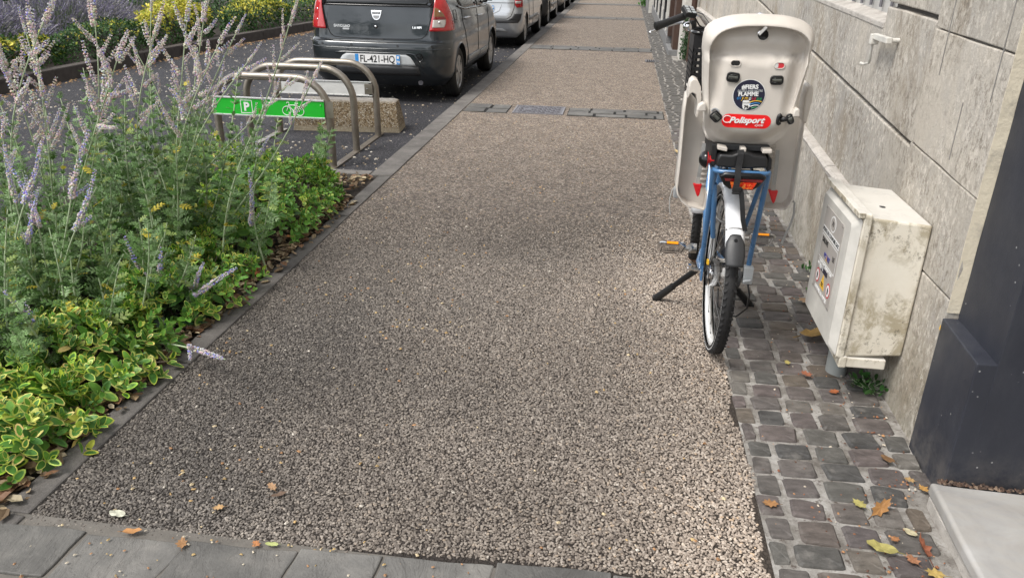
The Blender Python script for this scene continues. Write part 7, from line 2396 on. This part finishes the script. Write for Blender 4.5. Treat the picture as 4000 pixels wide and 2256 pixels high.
for k in range(7):
    x = 1.0 + .025*k; z = 0; pts = [(x, 13.58, 0)]
    for j in range(10):
        x += rr.uniform(-.035, .03); z += rr.uniform(.05, .09); pts.append((x, 13.585, z))
        for q in range(9 if j < 4 else 4):
            X, Y, Z = frame((rr.uniform(-.5,.5), -1, rr.uniform(-.3,.6)), rr.uniform(0, 6)); ld = X; br = rr.uniform(.6, 1.3)
            p = np.array([x + rr.uniform(-.05,.05), 13.57 - rr.uniform(0, .05), max(.02, z + rr.uniform(-.05,.05))])
            L.add(*SL, p, Z, ld, Y, .045, ((.030*br,.075*br,.025*br), (.04*br,.09*br,.03*br)))
    b.tube(pts, .004, 4)
L.build('leaves', M['leaf'], cr, smooth=False); b.build('stem', M['woodystem'], cr)
# ------------------------------------------------------------------ fallen leaves and crumbs
rl = random.Random(99)
def leaf_shape(seed, lobed):
    rr = random.Random(seed)
    if lobed: pts = [(0,-.5),(.16,-.34),(.36,-.30),(.26,-.10),(.46,.06),(.24,.14),(.24,.38),(.08,.36),(0,.55),(-.10,.34),(-.28,.36),(-.22,.12),(-.44,.02),(-.26,-.12),(-.34,-.32),(-.14,-.34)]
    else: pts = [(.30*math.sin(a)*(1+.15*math.cos(a)), -.5*math.cos(a)) for a in np.linspace(0, 2*PI, 15)[:-1]]
    return [(x*rr.uniform(.85, 1.1), y*rr.uniform(.92, 1.06)) for x, y in pts]
def fallen(label, x, y, z, size, col, rz, lobed=True, curl=.5, seed=0, sx=1.0, group='fallen leaves on the setts', tilt=(0, 0)):
    rr = random.Random(seed); pts = leaf_shape(seed, lobed); n = len(pts); b = MB()
    def zz(px, py): return curl*(.55*px*px + .35*py*py) + .10*mnoise.noise((px*4, py*4, seed)) 
    vs = [(px*sx, py, zz(px, py)) for px, py in pts] + [(px*.5*sx, py*.5, zz(px*.5, py*.5)) for px, py in pts] + [(0, 0, 0)]
    for i in range(n):
        k = (i+1) % n
        v_ = rr.uniform(.75, 1.2); b.cc = tuple(c*v_ for c in col)
        b.add([vs[i], vs[k], vs[n+k], vs[n+i]], [(0,1,2,3)])
        v_ = rr.uniform(.85, 1.15); b.cc = tuple(c*v_ for c in col)
        b.add([vs[n+i], vs[n+k], vs[2*n]], [(0,1,2)])
    b.cc = tuple(c*.6 for c in col); b.tube([(0,-.45,.05*curl), (.02,-.75,.06)], .018, 4)
    me = b.mesh('leaf', M['deadleaf'], smooth=True, recalc=False, weld=1e-5)
    o = link('fallen_leaf', me)
    o.location = (x, y, z); o.scale = (size,)*3; o.rotation_euler = (tilt[0], tilt[1], rz)
    tag(o, label, 'leaf', group)
YEL, ORA, BRN, RED, PAL, OLV = (.42,.30,.10), (.30,.15,.05), (.16,.09,.045), (.24,.085,.045), (.45,.40,.26), (.36,.32,.11)
fallen('large curled yellow leaf lying on a sett in the lower right', .855, 1.90, .022, .085, OLV, 1.15, False, .9, 1, .9)
fallen('orange brown leaf standing against the joint left of the doorstep corner', .905, 2.085, .024, .085, ORA, -.8, True, 1.1, 2, .6, tilt=(.5, .3))
fallen('yellow green leaf scrap beside the orange brown leaf', .845, 2.10, .020, .05, OLV, .6, True, .6, 3)
fallen('rust red curled leaf against the doorstep edge', .975, 1.915, .025, .085, RED, .25, True, 1.2, 4, .55, tilt=(.3, .5))
fallen('pale round leaf above the rust red leaf', .960, 1.985, .022, .042, PAL, .9, False, .4, 5)
fallen('golden yellow lobed leaf near the bottom right corner', .975, 1.815, .022, .055, YEL, 1.3, True, .4, 6)
fallen('small salmon orange leaf between the yellow leaf and the doorstep', .930, 1.865, .021, .048, (.34,.16,.085), .4, True, .5, 7)
fallen('tiny orange leaf on a purple sett', .905, 1.945, .022, .032, (.34,.16,.07), 2.2, True, .3, 8)
fallen('amber scrap of leaf in a joint at the bottom edge', .885, 1.755, .020, .05, (.34,.18,.06), .2, True, .9, 9)
fallen('smooth brown oval leaf on a sett near the dark casing', 1.005, 2.36, .024, .052, (.17,.095,.045), .7, False, .3, 10)
fallen('small orange scrap at the foot of the dark casing', 1.075, 2.215, .020, .040, (.44,.25,.08), .3, True, .3, 11)
fallen('pair of tan leaf scraps in the dirt by the casing', 1.045, 2.255, .020, .035, (.42,.27,.12), 1.2, True, .4, 12)
fallen('orange leaf in the joint left of the row of setts', .565, 2.06, .018, .050, (.33,.17,.07), 1.5, True, .5, 13)
fallen('big dry tan leaf at the wall foot behind the cabinet', 1.03, 3.68, .03, .17, (.40,.26,.15), 1.7, True, .8, 14, .7)
fallen('long curled golden brown leaf on the setts behind the cabinet', .955, 3.30, .03, .17, (.36,.23,.08), -1.0, False, 1.0, 15, .7)
fallen('pink tan dry leaf by the pavement edge left of the bicycle tyre', .50, 4.15, .022, .11, (.45,.26,.17), .9, True, .6, 16, .8)
fallen('tan folded leaf on the setts left of the child seat', .555, 6.75, .03, .16, (.48,.36,.18), .4, True, 1.0, 17, .6)
fallen('small red brown leaf on a sett under the cabinet edge', .85, 2.93, .022, .055, (.34,.13,.07), .5, True, .6, 18)
fallen('yellow scrap of leaf beside the cabinet foot', .79, 3.02, .022, .035, (.45,.37,.12), .1, True, .3, 19)
fallen('orange red leaf at the foot of the grey pipe', .93, 2.80, .022, .045, (.36,.12,.05), 2.0, True, .5, 20)
G2 = 'fallen leaves on the pavement and kerb'
fallen('pale silvery leaf lying on the dark pebbles at the lower left', -1.43, 1.70, .014, .060, (.50,.50,.40), 1.35, False, .4, 21, .8, G2)
fallen('orange tan curled leaf on the left slate slab edge', -1.335, 1.630, .018, .055, (.42,.21,.08), -1.3, False, .8, 22, .7, G2)
fallen('brown leaf in the slab joint below the pebbles', -1.165, 1.605, .018, .050, (.30,.16,.07), .5, True, .8, 23, .8, G2)
fallen('tiny orange leaf at the upper edge of the second slab', -.955, 1.640, .016, .030, (.42,.18,.07), 1.0, True, .3, 24, 1, G2)
fallen('green yellow leaf scrap on the slab edge', -.91, 1.645, .016, .040, (.38,.42,.16), 1.6, False, .3, 25, .7, G2)
fallen('tan scrap of bark like leaf on the pebbles', -1.02, 1.895, .014, .050, (.36,.22,.12), .8, True, .5, 26, .7, G2)
fallen('dark brown leaf sliver on the pebbles', -.98, 1.865, .013, .055, (.15,.10,.07), -.9, False, .5, 27, .5, G2)
fallen('orange scrap of leaf on the dark pebbles', -1.14, 1.775, .013, .036, (.48,.30,.14), 1.9, True, .4, 28, 1, G2)
fallen('big tan dry leaf at the lower left corner of the bed', -1.90, 1.70, .03, .13, (.40,.30,.16), .4, True, .9, 29, .9, 'dry leaves in the bed')
fallen('large rust coloured dry leaf on the bed edge', -1.86, 3.55, .03, .13, (.40,.15,.06), 1.1, True, .9, 30, .8, 'dry leaves in the bed')
fallen('orange brown dry leaf by the kerb farther along the bed', -1.86, 4.12, .03, .11, (.42,.18,.07), 2.0, True, .8, 31, .8, 'dry leaves in the bed')

# dry leaves lying thick along the edge of the bed
L = Leaves()
def dl(): 
    v = [(0,-.5,0), (.28,-.12,.10), (.20,.28,.14), (0,.5,.05), (-.22,.26,.14), (-.28,-.10,.08), (0,0,-.03)]
    return np.array(v, float), [(i, (i+1) % 6, 6) for i in range(6)], [0]*6
DL = dl()
for i in range(1500):
    y = rl.uniform(1.35, 5.62); x = -1.785 - abs(rl.gauss(0, .10)) - .01 + (.05 if rl.random() < .2 else 0)
    if y > 5.0: x = rl.uniform(-2.2, -1.84)
    d = (rl.uniform(-1,1), rl.uniform(-1,1), rl.uniform(-.25,.25)); X, Y, Z = frame(d, rl.uniform(-.5,.5))
    c = rl.choice(((.17,.115,.065), (.27,.19,.11), (.11,.07,.042), (.34,.26,.16), (.20,.105,.055), (.38,.32,.21)))
    br = rl.uniform(.7, 1.15)
    L.add(*DL, (x, y, .006 + .022*rl.random()), X, Y, Z, rl.uniform(.02, .065), (tuple(v*br for v in c),))
tag(L.build('leaf_litter', M['deadleaf'], None, smooth=False), 'brown dry leaves along the edge of the planting bed', 'leaf litter')

# fallen blossom crumbs and grit on the pavement, road and joints
def crumbs(name, label, n, place, cols, s0, s1, z):
    L = Leaves(); v = np.array([(-.5,-.4,0), (.5,-.35,0), (.35,.5,0), (-.4,.45,0), (0,.05,.55)], float); f = [(0,1,4), (1,2,4), (2,3,4), (3,0,4)]
    for i in range(n):
        p = place()
        if p is None: continue
        c = rl.choice(cols); br = rl.uniform(.75, 1.2); a = rl.uniform(0, 6.28)
        X = (math.cos(a), math.sin(a), 0); Y = (-math.sin(a)*rl.uniform(.4, 1), math.cos(a)*rl.uniform(.4, 1), 0)
        L.add(v, f, [0,0,0,0], (p[0], p[1], z), X, Y, (0,0,rl.uniform(.4,1)), rl.uniform(s0, s1), (tuple(q*br for q in c),))
    tag(L.build(name, M['attr'], None, smooth=False), label, 'debris')
CL = [(rl.uniform(-1.6, .3), 1.7 + 4*rl.random()**1.4) for _ in range(46)]
def p_pave():
    y = 1.62 + 6.5*rl.random()**1.5; x = rl.uniform(-1.69, .5)
    if rl.random() < .45:
        c = rl.choice(CL); x, y = c[0] + rl.gauss(0, .06), c[1] + rl.gauss(0, .07)
        if not (-1.69 < x < .5 and y > 1.66): return None
    if rl.random() > .35 + .65*max(0, min(1, (-x+.1)/1.2)): return None
    return (x, y)
crumbs('blossom_crumbs', 'small yellow and orange blossom crumbs scattered on the pavement', 760, p_pave, ((.46,.33,.16), (.46,.31,.14), (.54,.44,.28), (.36,.20,.10), (.50,.46,.40)), .005, .016, .005)
def p_slab(): return (rl.uniform(-1.6, .45), 1.42 + .24*rl.random())
crumbs('slab_crumbs', 'crumbs in the joints of the slate slabs', 110, p_slab, ((.46,.33,.15), (.34,.19,.10), (.52,.46,.36)), .005, .012, .013)
def p_sett():
    y = 1.45 + 4.0*rl.random()**1.6; lim = 1.10 if y > 2.2 else 1.03
    x = lim - abs(rl.gauss(0, .16)) if rl.random() < .7 else rl.uniform(.55, lim)
    return (x, y) if x > .54 and x < lim else None
crumbs('joint_debris', 'reddish brown leaf fragments in the joints of the setts', 900, p_sett, ((.20,.075,.04), (.28,.12,.06), (.12,.06,.04), (.42,.22,.10), (.55,.48,.38)), .004, .013, .008)
def p_step():
    x = 1.09 + rl.random()**1.4*.9; return (x, 2.163 - .045*(x-1.09) + rl.uniform(-.008, .012))
crumbs('step_debris', 'brown leaf mould packed along the back of the marble step', 300, p_step, ((.07,.045,.032), (.10,.06,.042), (.05,.034,.027), (.17,.12,.085)), .006, .017, .086)
def p_road():
    y = 5.8 + 14*rl.random()**1.3; x = rl.uniform(-7.0, -1.9)
    return (x, y)
crumbs('road_flecks', 'pale dry petals and leaf flecks scattered on the asphalt', 2600, p_road, ((.42,.39,.34), (.34,.28,.20), (.50,.46,.40), (.24,.19,.14)), .010, .034, ROAD_Z + .001)
def p_gut(): 
    y = rl.uniform(7, 20); return (np.interp(y, [5.5, 8.6, 11.6, 14.6, 17.2, 19.4], [-7.55, -7.48, -7.40, -7.28, -7.05, -6.75]) + abs(rl.gauss(0, .12)) + .02, y)
crumbs('gutter_leaves', 'dry leaves gathered along the foot of the far kerb', 700, p_gut, ((.28,.17,.09), (.36,.24,.12), (.20,.12,.07)), .02, .05, ROAD_Z + .001)
# two dark dropped bits on slab and pavement
b = MB(); b.lathe([(0, .012), (.008, .011), (.010, .004), (.009, 0)], (-.79, 1.505, .012), 'z', 12); b.lathe([(.0, .0125), (.005, .0125), (.0055, .0135), (0, .0135)], (-.79, 1.505, .012), 'z', 10)
tag(b.build('bottle_cap', M['blackgloss'], None, smooth=45), 'small black cap lying on the third slate slab', 'cap')
# ------------------------------------------------------------------ unseen trees and houses, added for the car paint to reflect
def tree(label, x, y, h, r, seed, cols):
    rr = random.Random(seed); root = empty('reflection_tree', (x, y, 0), label, 'tree', 'unseen trees added behind the viewer for reflections')
    b = MB(); b.tube([(x, y, 0), (x+.05, y, h*.25), (x-.03, y+.05, h*.5), (x, y, h*.8)], [.18, .15, .11, .03], 9)
    for k in range(7):
        a = k*.9; z0 = h*(.3+.06*k); b.tube([(x, y, z0), (x + r*.4*math.cos(a), y + r*.4*math.sin(a), z0+h*.13), (x + r*.75*math.cos(a), y + r*.75*math.sin(a), z0+h*.22)], [.07, .045, .015], 6)
    b.build('trunk', M['woodystem'], root, smooth=40)
    L = Leaves()
    cl = []
    for k in range(34):
        u = rr.uniform(0, 6.28); v = rr.uniform(-.7, 1); q = rr.uniform(.35, 1)
        cl.append((x + r*q*math.cos(u)*math.sqrt(1-v*v), y + r*q*math.sin(u)*math.sqrt(1-v*v), h*.64 + h*.34*v*q, rr.uniform(.5, 1.0)*r*.42))
    for i in range(3000):
        c = rr.choice(cl); d = np.array([rr.gauss(0, 1) for _ in range(3)]); d /= np.linalg.norm(d)
        p = np.array(c[:3]) + d*c[3]*rr.uniform(.6, 1.0); X, Y, Z = frame(d + np.array([0, 0, .4]), rr.uniform(0, 6)); br = rr.uniform(.7, 1.3); cc = rr.choice(cols)
        L.add(*SL, p, X, Z, Y, rr.uniform(.16, .30), (tuple(v_*br for v_ in cc),)*2)
    L.build('crown', M['leaf'], root, smooth=False)
TC = ((.035,.075,.025), (.05,.10,.03), (.065,.12,.04))
for i, (x, y, h, r) in enumerate(((-14.5, -23, 8.6, 3.0), (-21.0, -26, 9.5, 3.4), (-3.8, -27, 7.5, 2.6), (-27, -19, 9.0, 3.2))):
    tree(('bushy green tree added behind the viewer beyond the parking lane for reflections', 'taller green tree added farther behind the viewer for reflections', 'small tree added behind the viewer near the wall line for reflections', 'wide tree added at the left behind the viewer for reflections')[i], x, y, h, r, 200+i, TC)
hs = empty('reflection_house', (-26, 14, 0), 'pale rendered house with grey shutters, added unseen across the street for reflections', 'house')  # unseen house, added so the car paint has something to mirror
b = MB(); b.box(-34, -26, 6, 30, -.1, 7.2); b.build('wall', M['offwhite'], hs)
b = MB(); b.prism([(-34.4, 7.2), (-25.6, 7.2), (-30, 10.0)], lambda a, c, d: (a, d, c), 5.7, 30.3); b.build('roof', M['greystone'], hs)
for k in range(6):
    for z in (1.1, 4.3):
        y0 = 7.4 + k*3.8
        b = MB(); b.box(-26.02, -25.97, y0, y0+1.1, z, z+1.8); w_ = b.build('window', M['glass_dark'], hs)
        b = MB(); b.box(-26.04, -25.93, y0-.55, y0-.02, z-.02, z+1.82); b.box(-26.04, -25.93, y0+1.12, y0+1.65, z-.02, z+1.82); split(b.build('shutter', M['greyplastic'], w_))
b = MB(); b.box(1.16, 9.0, -30, .35, -.1, 7.5); 
nb = empty('reflection_building', (1.2, -10, 0), 'rendered house front added unseen behind the viewer for reflections', 'house'); b.build('wall', M['offwhite'], nb)  # out of view, added to give the car paint a house front to mirror
for k in range(5):
    b = MB(); b.box(1.13, 1.165, -27+k*5.2, -25.7+k*5.2, .9, 2.9); b.build('window', M['glass_dark'], nb)
